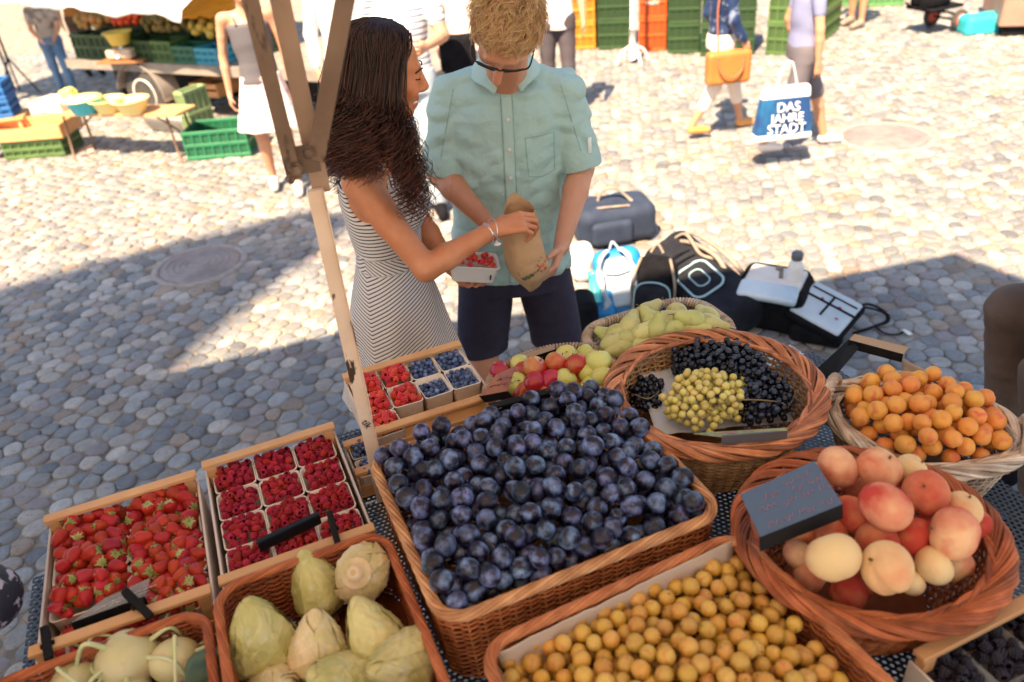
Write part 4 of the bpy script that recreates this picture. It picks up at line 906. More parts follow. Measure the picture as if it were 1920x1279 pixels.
clip('black clip slanting across the middle of the strawberry crate rail', PX(232, 1106, 1.02), PX(284, 1158, .99), .014)
# printed marks on the strawberry punnet front
q = MB(); A0 = np.array(uv(-.419, 1.2155 + .012, .93)); Ux = np.array([math.cos(PH), math.sin(PH), 0]); Uz = np.array([-.18 * -math.sin(PH), -.18 * math.cos(PH), 1.0]); Uz = np.array([math.sin(PH) * .12, -math.cos(PH) * .12, 1.0])
# ================================================================ STEEL POST
M_rust = mat('worn painted steel', (.74, .58, .46), (.66, .49, .37), 10, .5, .35, 70, c3=None); 
def chips(m, lo=.60, hi=.64, col=(.05, .028, .02)):
    n = m.node_tree.nodes; L = m.node_tree.links; b = n['Principled BSDF']; src = b.inputs['Base Color'].links[0].from_socket
    tc = n.new('ShaderNodeTexCoord'); z = n.new('ShaderNodeTexNoise'); z.inputs['Scale'].default_value = 26; z.inputs['Detail'].default_value = 5; mp = n.new('ShaderNodeMapping'); mp.inputs['Scale'].default_value = (1.6, 1.6, .5); L.new(tc.outputs['Object'], mp.inputs[0]); L.new(mp.outputs[0], z.inputs[0])
    r_ = n.new('ShaderNodeMapRange'); r_.inputs[1].default_value = lo; r_.inputs[2].default_value = hi; L.new(z.outputs[0], r_.inputs[0]); mx = n.new('ShaderNodeMix'); mx.data_type = 'RGBA'; L.new(r_.outputs[0], mx.inputs['Factor']); L.new(src, mx.inputs[6]); mx.inputs[7].default_value = (*col, 1); L.new(mx.outputs[2], b.inputs['Base Color'])
chips(M_rust, .62, .65)
M_rustd = mat('weathered brown steel', (.11, .062, .04), (.19, .12, .08), 8, .5, .3, 60); chips(M_rustd, .60, .66)
px_, py_ = -.328, 1.373; e = empty('stall_post', (px_, py_, 0), R(14), 'worn cream painted steel post with two brown diagonal braces and rust chips', 'post')
q = MB(); q.box((0, 0, .80), (.028, .020, 1.60), bev=.0015); q.box((.0145, -.006, .80), (.002, .032, 1.60), bev=.0005); q.box((0, 0, .006), (.14, .14, .012)); q.build('post', M_rust, e, smooth=False)
q = MB(); q.box((.012, .014, 2.09), (.032, .018, 1.00), bev=.0015); q.build('inner_tube', mat('tan steel', (.36, .23, .155), (.28, .175, .115), 8, .45, .3, 60), e, smooth=False)
Mi = rz(-R(14))
def brace(P1, P2, w_, d_, name='brace'):
    P1 = Mi @ (np.array(P1) - [px_, py_, 0]); P2 = Mi @ (np.array(P2) - [px_, py_, 0]); M = frame(nrm(P2 - P1), (0, -1, .2)); q = MB(); q.box((P1 + P2) / 2, (w_, np.linalg.norm(P2 - P1), d_), M, bev=.0015); q.box(P1 + (P2 - P1) * .68, (w_ + .004, .012, d_ + .004), M); q.build(name, M_rustd, e, smooth=False)
T1 = PX_y = None
def PYf(px, py, y):
    d = Rc @ np.array([(px - 960) / 1493.3, -(py - 639.5) / 1493.3, -1.]); t = y / d[1]; return np.array([0, 0, 2.1]) + t * d
B1 = PYf(553, 335, 1.345); T1 = PYf(462, -30, 1.33); T1 = B1 + (T1 - B1) * 2.1
B2 = PYf(592, 300, 1.352); T2 = PYf(652, -30, 1.36); T2 = B2 + (T2 - B2) * 2.1
brace(B1, T1, .026, .014); brace(B2, T2, .030, .014)
def bolt(P, r, l): P = Mi @ (np.array(P) - [px_, py_, 0]); q = MB(); q.lathe([(.001, l), (r, l), (r, 0), (r * 1.5, 0), (r * 1.5, -.003), (.001, -.003)], 6, P, rot((1, 0, 0), PI / 2)); q.build('bolt', M_rustd, e, smooth=False)
bolt(PYf(578, 287, 1.335), .008, .006); bolt(PYf(555, 318, 1.33), .008, .008); bolt(PYf(545, 335, 1.33), .006, .014)
q = MB(); c = Mi @ (PYf(565, 300, 1.352) - [px_, py_, 0]); q.box(c, (.060, .004, .05), bev=.001); q.build('bracket', M_rustd, e, smooth=False)
def text(body, size, mtl, name, parent, loc, rotm, ext=.0004, align='CENTER'):
    cu = bpy.data.curves.new(name, 'FONT'); cu.body = body; cu.size = size; cu.extrude = ext; cu.align_x = align; cu.align_y = 'CENTER'; o = bpy.data.objects.new(name, cu); COL.objects.link(o)
    dg = bpy.context.evaluated_depsgraph_get(); me = bpy.data.meshes.new_from_object(o.evaluated_get(dg)); bpy.data.objects.remove(o); m = bpy.data.objects.new(name, me); COL.objects.link(m); me.materials.append(mtl)
    m.parent = parent; m.location = loc; m.rotation_euler = Matrix(np.asarray(rotm).tolist()).to_euler(); return m
text('tik', .022, mat('dark stamp', (.05, .03, .02), None), 'stamped_letters', e, (0, -.0125, 1.075), rz(0) @ rot((1, 0, 0), PI / 2) @ rz(-R(70)))
# stall roof over the display and an added unseen sheet behind the camera: both cast the shade on the square
M_fab = mat('white awning fabric', (.82, .80, .76), (.78, .76, .72), 3, .9, .3, 60, trans=.15)
def awning(name, label, poly, zc, th=.003, post=None):
    k = 1 / math.tan(SUN_EL); o_ = np.array([.46, .89]) * k * zc; P_ = np.array(poly, float) - o_; c = P_.mean(0); e = empty(name, (*c, zc), 0, label, 'awning')
    m = MB(); n = len(P_); Q = P_ - c; V = [(0, 0, .25)] + [(x, y, 0) for x, y in Q]; m.add(V, [[0, i + 1, (i + 1) % n + 1] for i in range(n)]); m.build('fabric', M_fab, e, smooth=False)
    m = MB(); m.tubes(np.concatenate([Q, np.full((n, 1), -.01)], 1), .012, 6, closed=True); m.build('edge_tube', M_steel, e); return e
# ================================================================ PEOPLE
def loft(S, zs, cx, cy, rx, ry, k=.01, fold=None, tang=0):
    zs = np.array(zs, float)
    def f(G):
        z = G[..., 2]; x0 = np.interp(z, zs, cx); y0 = np.interp(z, zs, cy); a = np.interp(z, zs, rx); b = np.interp(z, zs, ry)
        X, Y = (G[..., 0] - x0), (G[..., 1] - y0)
        if tang: X, Y = X * math.cos(tang) + Y * math.sin(tang), -X * math.sin(tang) + Y * math.cos(tang)
        if fold is not None: m = 1 + fold(np.arctan2(Y, X), z); a = a * m; b = b * m
        k0 = np.sqrt((X / a) ** 2 + (Y / b) ** 2); k1 = np.sqrt((X / a ** 2) ** 2 + (Y / b ** 2) ** 2) + 1e-9
        d = k0 * (k0 - 1) / k1; return np.maximum(d, np.maximum(zs[0] - z, z - zs[-1]))
    m = max(max(rx), max(ry)) * 1.2; S.un((min(cx) - m, min(cy) - m, zs[0]), (max(cx) + m, max(cy) + m, zs[-1]), f, k)
def head(S, c, f, u, s=1.0, smile=False):
    M = frame(f, u); p = lambda x, y, z: np.asarray(c) + M @ (np.array([x, y, z]) * s)
    S.el(p(0, -.014, .030), np.array([.074, .094, .088]) * s, M, .01); S.el(p(0, .018, -.028), np.array([.059, .072, .086]) * s, M, .02)
    S.el(p(0, .030, -.070), np.array([.044, .050, .038]) * s, M, .02); S.rc(p(0, .070, -.098), p(0, .068, -.09), .013 * s, k=.018)
    S.rc(p(-.028, .078, .024), p(.028, .078, .024), .011 * s, k=.014)
    for e in (-1, 1):
        S.el(p(e * .032, .098, .006), np.array([.017, .014, .011]) * s, M, .010, sub=True); S.rc(p(e * .031, .0735, .006), p(e * .031, .074, .006), .0135 * s, k=.003)
        S.rc(p(e * .040, .060, -.020), p(e * .034, .068, -.028), (.018 if not smile else .021) * s, k=.015)
        S.rc(p(e * .010, .094, -.030), p(e * .009, .090, -.028), .0075 * s, k=.005)
        S.el(p(e * .075, -.008, -.004), np.array([.0075, .018, .031]) * s, M, .005); S.el(p(e * .082, -.003, .002), np.array([.006, .009, .016]) * s, M, .003, sub=True)
    S.rc(p(0, .084, .018), p(0, .106, -.022), .0075 * s, .0105 * s, k=.008); S.rc(p(0, .102, -.026), p(0, .098, -.030), .0095 * s, k=.005)
    S.rc(p(-.019, .077, -.056), p(0, .088, -.055), .0055 * s, k=.006); S.rc(p(.019, .077, -.056), p(0, .088, -.055), .0055 * s, k=.006)
    S.rc(p(-.016, .076, -.070), p(0, .085, -.072), .0065 * s, k=.006); S.rc(p(.016, .076, -.070), p(0, .085, -.072), .0065 * s, k=.006)
    S.rc(p(-.024, .082, -.063), p(.024, .082, -.063), .0035 * s, k=.003, sub=True)
    return M, p
def hand(S, w, d, n, t, s=1.0, curl=(.5, .6, .4), th=(.5, .5), fc=None, spread=.04):
    """w wrist, d towards the knuckles, n the way the palm faces, t the thumb side"""
    w = np.asarray(w, float); d = nrm(d); n = np.asarray(n, float); n = nrm(n - d * (n @ d)); tt = np.cross(d, n); t = tt if tt @ np.asarray(t) > 0 else -tt; tips = []
    for i in range(4):
        o = (.030 - .020 * i) * s; S.rc(w + d * .008 * s + t * o * .55, w + d * .082 * s + t * o, .0135 * s, .0108 * s, k=.012)
    S.rc(w + d * .015 * s + t * .018 * s + n * .006 * s, w + d * .045 * s + t * .026 * s + n * .008 * s, .015 * s, .012 * s, k=.010)
    Ls = [(.043, .026, .021), (.047, .030, .022), (.043, .028, .022), (.034, .021, .019)]
    for i in range(4):
        cu = curl if fc is None else fc[i]; o = (.030 - .020 * i) * s; p = w + d * (.086 - .004 * abs(i - 1)) * s + t * o; a = 0; dd0 = nrm(d + t * spread * (1.5 - i))
        for j in range(3):
            a += cu[j]; dd = dd0 * math.cos(a) + n * math.sin(a); q = p + dd * Ls[i][j] * s; r0 = (.0092, .0083, .0076)[j] * s * (1 if i < 3 else .88); S.rc(p, q, r0, r0 * .9, k=.0025); p = q
        tips.append((p, dd, n * math.cos(a) - dd0 * math.sin(a)))
    p = w + d * .028 * s + t * .032 * s + n * .006 * s; a0 = nrm(d * .75 + t * (.75 - th[0] * .5) + n * th[0]); 
    q = p + a0 * .034 * s; S.rc(w + d * .02 * s + t * .018 * s, p, .014 * s, .0125 * s, k=.008); S.rc(p, q, .0125 * s, .010 * s, k=.005); a1 = nrm(a0 + d * th[1] * .8 + n * th[1] * .4 - t * .2); S.rc(q, q + a1 * .028 * s, .0102 * s, .0085 * s, k=.003); tips.append((q + a1 * .028 * s, a1, np.cross(a1, d)))
    return tips
def limbs(S, J, s=1.0, fem=False, arms=True, legs=True):
    g = .86 if fem else 1.0; a = np.asarray
    for sd in 'LR':
        if arms and 'sh' + sd in J:
            sh, el_, wr = a(J['sh' + sd], float), a(J['el' + sd], float), a(J['wr' + sd], float)
            S.rc(sh, sh + (el_ - sh) * .45, .050 * g * s, .047 * g * s, k=.03); S.rc(sh + (el_ - sh) * .45, el_, .047 * g * s, .040 * g * s, k=.01)
            m = el_ + (wr - el_) * .3; S.rc(el_, m, .040 * g * s, .041 * g * s, k=.012); S.rc(m, wr, .041 * g * s, .0255 * g * s, k=.01)
        if legs and 'hip' + sd in J:
            h, kn, an = a(J['hip' + sd], float), a(J['knee' + sd], float), a(J['ank' + sd], float)
            S.rc(h, kn, .083 * s, .056 * s, k=.03); m = kn + (an - kn) * .3; S.rc(kn, m, .054 * s, .055 * s, k=.02); S.rc(m, an, .055 * s, .034 * s, k=.01)
            S.rc(kn + a([0, -.012, .01]), kn + a([0, -.014, -.03]), .045 * s, .04 * s, k=.02)
            ft = nrm(J.get('foot' + sd, (0, -1, 0))); S.rc(an + a([0, 0, -.03]), an + ft * .15 * s + a([0, 0, -.055]), .038 * s, .026 * s, k=.02)
def skinmat(name, c1, c2, sss=.12): return mat(name, c1, c2, 18, .45, .25, 260, vc=True, sss=sss, lo=.4, hi=.7, spec=.45)
def sdfobj(S, name, m, parent, col=None, sm=1, extra=None):
    V, F = S.mesh(); V = smoothV(V, F, sm) if sm else V; q = MB(); C = np.full((len(V), 3), .999)
    if col is not None: C = col(V)
    q.add(V - np.array(parent.location) if parent is not None else V, F, 0, C); o = q.build(name, m, parent); return o, V, F
def hairmesh(name, mtl, parent, paths, r0, r1, cols, cap=None, sides=3):
    q = MB(); P = np.array(paths); n = P.shape[1]; rad = np.linspace(r0, r1, n)[None, :] * np.ones((len(P), 1)); q.tubes(P - np.array(parent.location), rad, sides, col=np.asarray(cols), caps=False)
    if cap is not None: q.add(cap[0] - np.array(parent.location), cap[1], 0, cap[2])
    return q.build(name, mtl, parent)
a_ = np.array
# ---------------------------------------------------------------- the woman
WJ = dict(shR=(-.362, 2.005, 1.372), elR=(-.212, 1.925, 1.150), wrR=(-.018, 2.015, 1.208), shL=(-.322, 2.285, 1.365), elL=(-.255, 2.335, 1.120), wrL=(-.165, 2.215, 1.005),
          hipR=(-.34, 2.09, .92), kneeR=(-.33, 2.08, .48), ankR=(-.36, 2.09, .08), hipL=(-.34, 2.26, .92), kneeL=(-.32, 2.27, .48), ankL=(-.34, 2.28, .08), footR=(1, -.1, 0), footL=(1, .2, 0))
W = empty('person', (-.34, 2.17, 0), 0, 'woman with long dark wavy hair in a striped sleeveless dress, reaching into a paper bag', 'person')
HW = a_([-.252, 2.045, 1.640]); fW = nrm(a_([.965, .10, -.24])); uW = a_([.20, -.02, 1])
S = SDF((-.62, 1.80, .0), (.16, 2.46, 1.80), .0042)
loft(S, [.82, .92, 1.08, 1.2, 1.30, 1.38, 1.42], [-.34, -.34, -.335, -.335, -.335, -.345, -.35], [2.17, 2.17, 2.16, 2.15, 2.145, 2.145, 2.145], [.105, .115, .085, .095, .105, .075, .03], [.15, .165, .125, .13, .15, .14, .06], k=.03)
S.rc((-.355, 2.04, 1.385), (-.335, 2.25, 1.375), .045, k=.04)
for y in (2.09, 2.215): S.el((-.262, y, 1.265), (.055, .06, .062), k=.03)
S.rc((-.345, 2.13, 1.38), HW + a_([-.025, .01, -.09]), .050, .046, k=.03)
MWh, pW = head(S, HW, fW, uW, .96, True); limbs(S, WJ, 1.0, True)
wr = a_(WJ['wrR']); S.rc(a_(WJ['wrR']) - nrm(wr - a_(WJ['elR'])) * .03, wr + a_([.012, 0, .003]), .024, .022, k=.01)
tR = hand(S, wr, (.95, .10, .12), (.15, .45, -.85), (0, 1, .3), .93, fc=[(.55, .8, .4), (.6, .9, .5), (.7, 1.0, .6), (.8, 1.0, .6)], th=(.8, .5))
wl = a_(WJ['wrL']); tL = hand(S, wl, (.55, -.55, -.30), (.35, -.25, .85), (.6, .6, .2), .93, fc=[(.35, .6, .5)] * 4, th=(.3, .2))
M_skw = skinmat('tanned skin', (.56, .21, .095), (.66, .28, .14))
def colW(V):
    C = np.ones((len(V), 3)); L = (V - HW) @ MWh / .96
    lip = (np.abs(L[:, 0]) < .024) & (L[:, 1] > .074) & (L[:, 2] < -.048) & (L[:, 2] > -.080); C[lip] = (.95, .45, .55)
    ck = np.exp(-((np.abs(L[:, 0]) - .042) ** 2 + (L[:, 1] - .06) ** 2 + (L[:, 2] + .022) ** 2) / .0004); C *= 1 - ck[:, None] * np.array([0, .22, .2]); return C
sdfobj(S, 'body', M_skw, W, colW)
# face details
M_dark = mat('lash', (.01, .006, .005), None, rough=.6); M_tooth = mat('teeth', (.85, .82, .76), None, rough=.3)
oW = a_(W.location)
for e_ in (-1, 1):
    q = MB(); q.tubes(catmull([pW(e_ * x, y, z) - oW for x, y, z in ((.047, .077, .004), (.040, .0855, .0035), (.031, .0885, .002), (.021, .086, .002))], 5), .0013, 5); q.build('eyelashes', M_dark, W)
    q = MB(); q.tubes(catmull([pW(e_ * x, y, z) - oW for x, y, z in ((.050, .074, .020), (.042, .086, .030), (.030, .092, .031), (.016, .092, .027))], 5), .0019, 5); q.build('eyebrow', M_dark, W)
q = MB(); q.tubes(catmull([pW(x, y, -.063) - oW for x, y in ((-.021, .077), (-.012, .085), (0, .0875), (.012, .085), (.021, .077))], 4), .0034, 6); q.build('teeth', M_tooth, W)
# dress
M_dress = mat('white jersey with navy stripes', (1, 1, 1), None, rough=.85, bump=.15, bscale=400, trans=0)
n_ = M_dress.node_tree.nodes; L_ = M_dress.node_tree.links; at_ = n_.new('ShaderNodeAttribute'); at_.attribute_name = 'Col'; sp_ = n_.new('ShaderNodeSeparateColor'); L_.new(at_.outputs['Color'], sp_.inputs[0])
mm = n_.new('ShaderNodeMath'); mm.operation = 'FRACT'; L_.new(sp_.outputs[0], mm.inputs[0]); m2_ = n_.new('ShaderNodeMath'); m2_.operation = 'LESS_THAN'; m2_.inputs[1].default_value = .30; L_.new(mm.outputs[0], m2_.inputs[0])
mx_ = n_.new('ShaderNodeMix'); mx_.data_type = 'RGBA'; L_.new(m2_.outputs[0], mx_.inputs['Factor']); mx_.inputs[6].default_value = (.74, .68, .64, 1); mx_.inputs[7].default_value = (.022, .022, .04, 1); L_.new(mx_.outputs[2], n_['Principled BSDF'].inputs['Base Color'])
S = SDF((-.64, 1.86, .57), (-.08, 2.48, 1.44), .0042)
foldf = lambda th, z: (.075 * np.sin(7 * th + 1.2 + 2.0 * np.sin(z * 4)) + .04 * np.sin(12 * th + .4)) * np.clip((1.02 - z) / .42, 0, 1)
loft(S, [.605, .75, .90, 1.0, 1.085, 1.12, 1.2, 1.28, 1.35, 1.41], [-.352, -.352, -.350, -.345, -.338, -.336, -.336, -.334, -.345, -.35], [2.175, 2.175, 2.17, 2.168, 2.16, 2.158, 2.15, 2.145, 2.145, 2.145],
     [.208, .172, .145, .120, .100, .097, .105, .112, .098, .05], [.235, .215, .185, .16, .135, .133, .142, .155, .15, .12], k=.006, fold=foldf)
for y in (2.09, 2.215): S.el((-.262, y, 1.262), (.062, .066, .068), k=.03)
S.rc((-.352, 2.055, 1.385), (-.345, 2.08, 1.385), .048, k=.02); S.rc((-.335, 2.235, 1.38), (-.335, 2.22, 1.38), .048, k=.02)
S.el((-.37, 1.985, 1.350), (.060, .068, .098), rot((0, 1, 0), -.15), .008, sub=True); S.el((-.325, 2.31, 1.345), (.06, .062, .09), None, .008, sub=True)
S.el((-.285, 2.147, 1.46), (.11, .078, .13), rot((0, 1, 0), .35), .01, sub=True)
S.disp(lambda G: vnoise(G * [1, 1, .6], 28, 4) * .0022)
seamx = lambda z: np.interp(z, [.6, .85, 1.05, 1.1, 1.42], [-.415, -.408, -.400, -.396, -.39])
def stripes(V):
    s_ = np.abs((V[:, 0] - seamx(V[:, 2])) + .25 * (V[:, 1] - 2.02) * 0); z = V[:, 2]; per = .0118
    arc = np.where(V[:, 1] < 2.17, s_, .2 + 0 * s_)
    arc = np.hypot(s_, np.maximum(V[:, 1] - 2.02, 0) * .9 * (s_ > .05))
    sk = z - .55 * s_ * 1.0; band = z + .75 * s_; bod = z - .10 * s_
    ph = np.where(z < 1.085, sk, np.where(z < 1.135, band, bod)) / per
    strap = z > 1.345; ph = np.where(strap, (V[:, 0] * .9 + V[:, 1] * .3) / per, ph)
    return np.stack([ph + 500, z * 0, z * 0], -1)
sdfobj(S, 'dress', M_dress, W, stripes)
# bracelets
M_silver = mat('silver', (.75, .75, .78), None, rough=.2, metal=.8); M_pearl = mat('pearl white bead', (.85, .72, .70), None, rough=.25)
fd = nrm(a_(WJ['wrR']) - a_(WJ['elR'])); X_ = nrm(np.cross(fd, (0, 0, 1))); Y_ = np.cross(X_, fd); q = MB()
for k_, (o_, tl) in enumerate(((-.022, .10), (-.015, -.15), (-.008, .25))):
    th_ = np.linspace(0, 2 * PI, 40, endpoint=False); c_ = a_(WJ['wrR']) + fd * o_ - oW + Y_ * -.003
    q.tubes(c_ + .0285 * (np.cos(th_)[:, None] * X_ + np.sin(th_)[:, None] * Y_) + fd * (np.sin(th_) * tl * .05)[:, None], .0016, 6, closed=True)
q.build('bracelets', M_silver, W); q = MB(); c_ = a_(WJ['wrR']) - fd * .004 - oW + Y_ * -.042
q.sphere(c_ + [-.004, -.016, 0], (.011, .006, .006), 12, 8); q.cyl(c_ + [-.006, -.014, .006], c_ + [-.010, -.018, .016], .004); q.build('charm', M_pearl, W)
# hair: dark waves parted on top, over shoulders and back
g_ = np.random.default_rng(21); paths = []; cols = []
def _mid(a, b):
    c = a_([0, -.018, .028]); v = (a * .5 + b * .5 - c) / a_([.087, .104, .094]); return c + v / np.linalg.norm(v) * a_([.087, .104, .094]) + [0, 0, .004]
def hair_strand(th, u0, ln, seed_ph, wav):
    """th around the head (0 = face), falls from the parting, hugs the skull, then hangs"""
    N_ = 26; t = np.linspace(0, 1, N_); side = 1 if math.sin(th) > 0 else -1
    yy_ = .055 - u0 * .135; L0 = a_([side * .004, yy_, .030 + .096 * math.sqrt(max(.05, 1 - ((yy_ + .018) / .108) ** 2))])        # on the parting line, head frame
    e1 = a_([.083 * math.sin(th), .098 * math.cos(th) - .014 - .004, .030])
    e2 = a_([.092 * math.sin(th), .100 * math.cos(th) - .022, -.045])
    P_ = catmull([L0, _mid(L0, e1), e1, e2], 6); return P_
for i in range(2400):
    th = g_.uniform(.98, 2 * PI - 1.16); u0 = np.clip((1 - math.cos(th)) / 2 + g_.normal(0, .12), 0.0, 1); P_ = hair_strand(th, u0, 0, 0, 0)
    ln = g_.uniform(.22, .37); jit = g_.normal(0, .010, 3); top = a_([pW(*(p / .96 * 1.0)) for p in P_ + jit * np.linspace(0, 1, len(P_))[:, None]])
    end = top[-1]; c0 = HW + MWh @ a_([0, -.02, -.05]); out = (end - c0) * [1, 1, 0]; out = nrm(out + 1e-6); n2 = 22; tt = np.linspace(0, 1, n2 + 1)[1:]
    fl = g_.uniform(.0, .035) + .006; ck_ = int(th * 9) * 7 + int(u0 * 4) * 31 + int(g_.integers(0, 3)) * 101; cg_ = np.random.default_rng(ck_); ph = cg_.uniform(0, 6.28) + g_.normal(0, .35); fr = cg_.uniform(2.0, 3.6) * max(.5, (end[2] - 1.3) / .25); am = cg_.uniform(.007, .016)
    side_ = np.cross(out, (0, 0, 1)); zmin = 1.325 + g_.uniform(-.05, .07) if end[0] > HW[0] - .015 else (1.45 + g_.uniform(-.05, .05) if end[1] < HW[1] + .03 else 1.33); ln = max(.05, end[2] - zmin); am *= 1.5; lean = a_([-.018, .0, 0]) * 1.0
    if out[0] > .1: lean = a_([.02, -.01, 0])
    hang = end + out * (fl * np.sqrt(tt))[:, None] + lean * tt[:, None] + a_([0, 0, -1]) * (ln * tt)[:, None]
    hang = hang + (out * np.cos(fr * 2 * PI * tt + ph)[:, None] + side_ * np.sin(fr * 2 * PI * tt + ph)[:, None]) * (am * np.clip(.45 + tt, 0, 1.3))[:, None]
    hang[:, 1] = np.where((hang[:, 2] < 1.44) & (hang[:, 1] > 2.0) & (hang[:, 1] < 2.07), hang[:, 1] - .0, hang[:, 1])
    m_ = np.clip(np.linspace(-.9, 1, len(top)), 0, 1)[:, None]; top = top + (out * math.cos(ph) + side_ * math.sin(ph)) * m_ * .006
    full = np.concatenate([top, hang]); k_ = np.linspace(0, len(full) - 1, 34).astype(int); full = full[k_]
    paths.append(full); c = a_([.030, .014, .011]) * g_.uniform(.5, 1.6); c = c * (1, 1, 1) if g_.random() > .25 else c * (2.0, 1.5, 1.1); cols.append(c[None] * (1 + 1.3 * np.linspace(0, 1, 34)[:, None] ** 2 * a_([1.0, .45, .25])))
Sh = SDF(HW - [.22, .22, .34], HW + [.2, .2, .18], .006)
Sh.el(pW(0, -.026, .034), a_([.081, .094, .092]), MWh, .01); Sh.el(pW(0, -.055, -.03), a_([.083, .062, .10]), MWh, .03); Sh.rc(pW(0, -.07, -.06), HW + a_([-.115, .015, -.24]), .07, .055, .03)
Sh.el(pW(0, .085, -.02), a_([.062, .062, .094]), MWh, .008, sub=True)
V, F = Sh.mesh(); V = smoothV(V, F, 2)
M_hairw = mat('dark brown wavy hair', (1, 1, 1), None, rough=.42, vc='only', spec=.5)
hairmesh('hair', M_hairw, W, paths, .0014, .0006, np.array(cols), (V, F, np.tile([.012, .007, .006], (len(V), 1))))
# ---------------------------------------------------------------- the man
MJ = dict(shR=(-.120, 2.47, 1.445), elR=(-.175, 2.43, 1.225), wrR=(-.045, 2.235, 1.135), shL=(.230, 2.47, 1.425), elL=(.270, 2.425, 1.205), wrL=(.178, 2.225, 1.035),
          hipR=(-.065, 2.50, .90), kneeR=(-.110, 2.50, .50), ankR=(-.12, 2.58, .09), hipL=(.125, 2.52, .90), kneeL=(.165, 2.56, .48), ankL=(.17, 2.64, .09), footR=(-.2, -1, 0), footL=(.2, -1, 0))
Mn = empty('person', (.03, 2.5, 0), 0, 'blond man with glasses in a mint green shirt and navy shorts looking into a bag', 'person')
HM = a_([.056, 2.195, 1.688]); fM = nrm(a_([-.22, -.35, -.90])); uM = a_([.12, -.90, .35])
S = SDF((-.30, 2.0, .0), (.42, 2.72, 1.86), .0043)
loft(S, [.82, .95, 1.1, 1.25, 1.38, 1.47, 1.5], [.03, .03, .035, .045, .05, .055, .055], [2.5, 2.5, 2.49, 2.48, 2.475, 2.475, 2.475], [.16, .16, .15, .165, .165, .12, .06], [.105, .11, .105, .11, .105, .08, .04], k=.03)
S.rc((-.09, 2.475, 1.465), (.20, 2.475, 1.45), .055, k=.04); S.rc((.052, 2.47, 1.46), HM + a_([.01, .10, -.05]), .062, .058, k=.03)
MMh, pM = head(S, HM, fM, uM, 1.04); S.rc(pM(0, .095, .0), pM(0, .124, -.030), .009, .0125, k=.008); limbs(S, MJ)
wr = a_(MJ['wrR']); tMR = hand(S, wr, (.62, -.40, -.50), (.55, .15, .45), (-.1, -.5, .8), 1.0, fc=[(.35, .6, .35), (.35, .5, .35), (.4, .5, .35), (.4, .5, .4)], th=(.4, .3), spread=.10)
wl = a_(MJ['wrL']); tML = hand(S, wl, (-.30, -.55, -.45), (-.72, .25, .35), (0, -1, -.2), 1.0, fc=[(.55, .7, .4), (.6, .7, .4), (.6, .7, .4), (.6, .7, .4)], th=(.35, .1))
M_skm = skinmat('fair skin', (.60, .285, .175), (.66, .33, .205))
def colM(V):
    C = np.ones((len(V), 3)); L = (V - HM) @ MMh / 1.04; b = (L[:, 2] < -.04) & (np.abs(L[:, 0]) < .07) & (L[:, 1] > .0); C[b] *= (.9, .8, .7)
    k = np.exp(-((L[:, 0]) ** 2 + (L[:, 1] - .105) ** 2 + (L[:, 2] + .026) ** 2) / .0005); C *= 1 - k[:, None] * a_([0, .3, .3]); return C
sdfobj(S, 'body', M_skm, Mn, colM); oM = a_(Mn.location)
# shirt
M_shirt = mat('mint green cotton', (.35, .53, .50), (.42, .59, .56), 4, .85, .7, 30, bdist=.012)
S = SDF((-.34, 2.24, .80), (.46, 2.70, 1.58), .0042)
loft(S, [.845, .87, .95, 1.05, 1.18, 1.3, 1.4, 1.47, 1.505], [.03, .03, .03, .033, .042, .048, .052, .055, .055], [2.485, 2.485, 2.485, 2.48, 2.475, 2.47, 2.468, 2.47, 2.475], [.20, .205, .20, .190, .192, .200, .200, .165, .09], [.135, .14, .138, .130, .128, .130, .125, .098, .055], k=.008,
     fold=lambda th, z: .035 * np.sin(5 * th + 1 + 3 * z) * np.clip((1.15 - z) / .3, 0, 1))
S.rc((-.09, 2.472, 1.455), (.200, 2.472, 1.440), .064, k=.03); S.rc((.054, 2.475, 1.50), (-.11, 2.475, 1.465), .055, .055, k=.03); S.rc((.054, 2.475, 1.50), (.22, 2.475, 1.448), .055, .055, k=.03)
def sleeve(sh, el_, r0, r1, frac=.82):
    sh, el_ = a_(sh), a_(el_); e = sh + (el_ - sh) * frac; S.rc(sh, e, r0, r1, k=.018); d = nrm(el_ - sh); return e, d
eR, dR = sleeve(MJ['shR'], MJ['elR'], .066, .060); eL, dL = sleeve(MJ['shL'], MJ['elL'], .066, .061)
S.disp(lambda G: vnoise(G * [1, 1, .8], 14, 11) * .0055 + vnoise(G * [1.3, 1, .7], 34, 12) * .0055 - np.abs(vnoise(G * [.8, 1, 1.3], 20, 14)) * .012 + .005)
for e, d in ((eR, dR), (eL, dL)):
    for o_, r_ in ((.002, .069), (.018, .0685), (.033, .067)): S.rc(e + d * o_ - d * .006, e + d * o_ + d * .006, r_, k=.003)
    c = e + d * .040; sl, G = S._sub(c - .09, c + .09); dd = (G - c) @ d; near = np.linalg.norm(G - c - dd[..., None] * d, axis=-1) < .085; S.d[sl] = np.where(near & (dd > -.03), np.maximum(S.d[sl], dd), S.d[sl]).astype(np.float32)
S.rc((.054, 2.46, 1.50), (.054, 2.450, 1.545), .070, .062, k=.02); S.el((.052, 2.44, 1.605), (.050, .052, .060), rot((1, 0, 0), -.3), .006, sub=True)
o, Vs, Fs = sdfobj(S, 'shirt', M_shirt, Mn); T_ = bvh(Vs, Fs)
def drape(x, z, dy=-.0016, tree=None):
    h = (tree or T_).ray_cast(Vector((x, 1.9, z)), Vector((0, 1, 0))); return a_(h[0]) + [0, dy, 0] if h[0] is not None else a_([x, 2.33, z])
M_seam = mat('darker mint seam', (.20, .38, .36), None, rough=.9); M_shirt2 = mat('mint cotton placket', (.37, .55, .52), (.43, .60, .57), 6, .85, .5, 60)
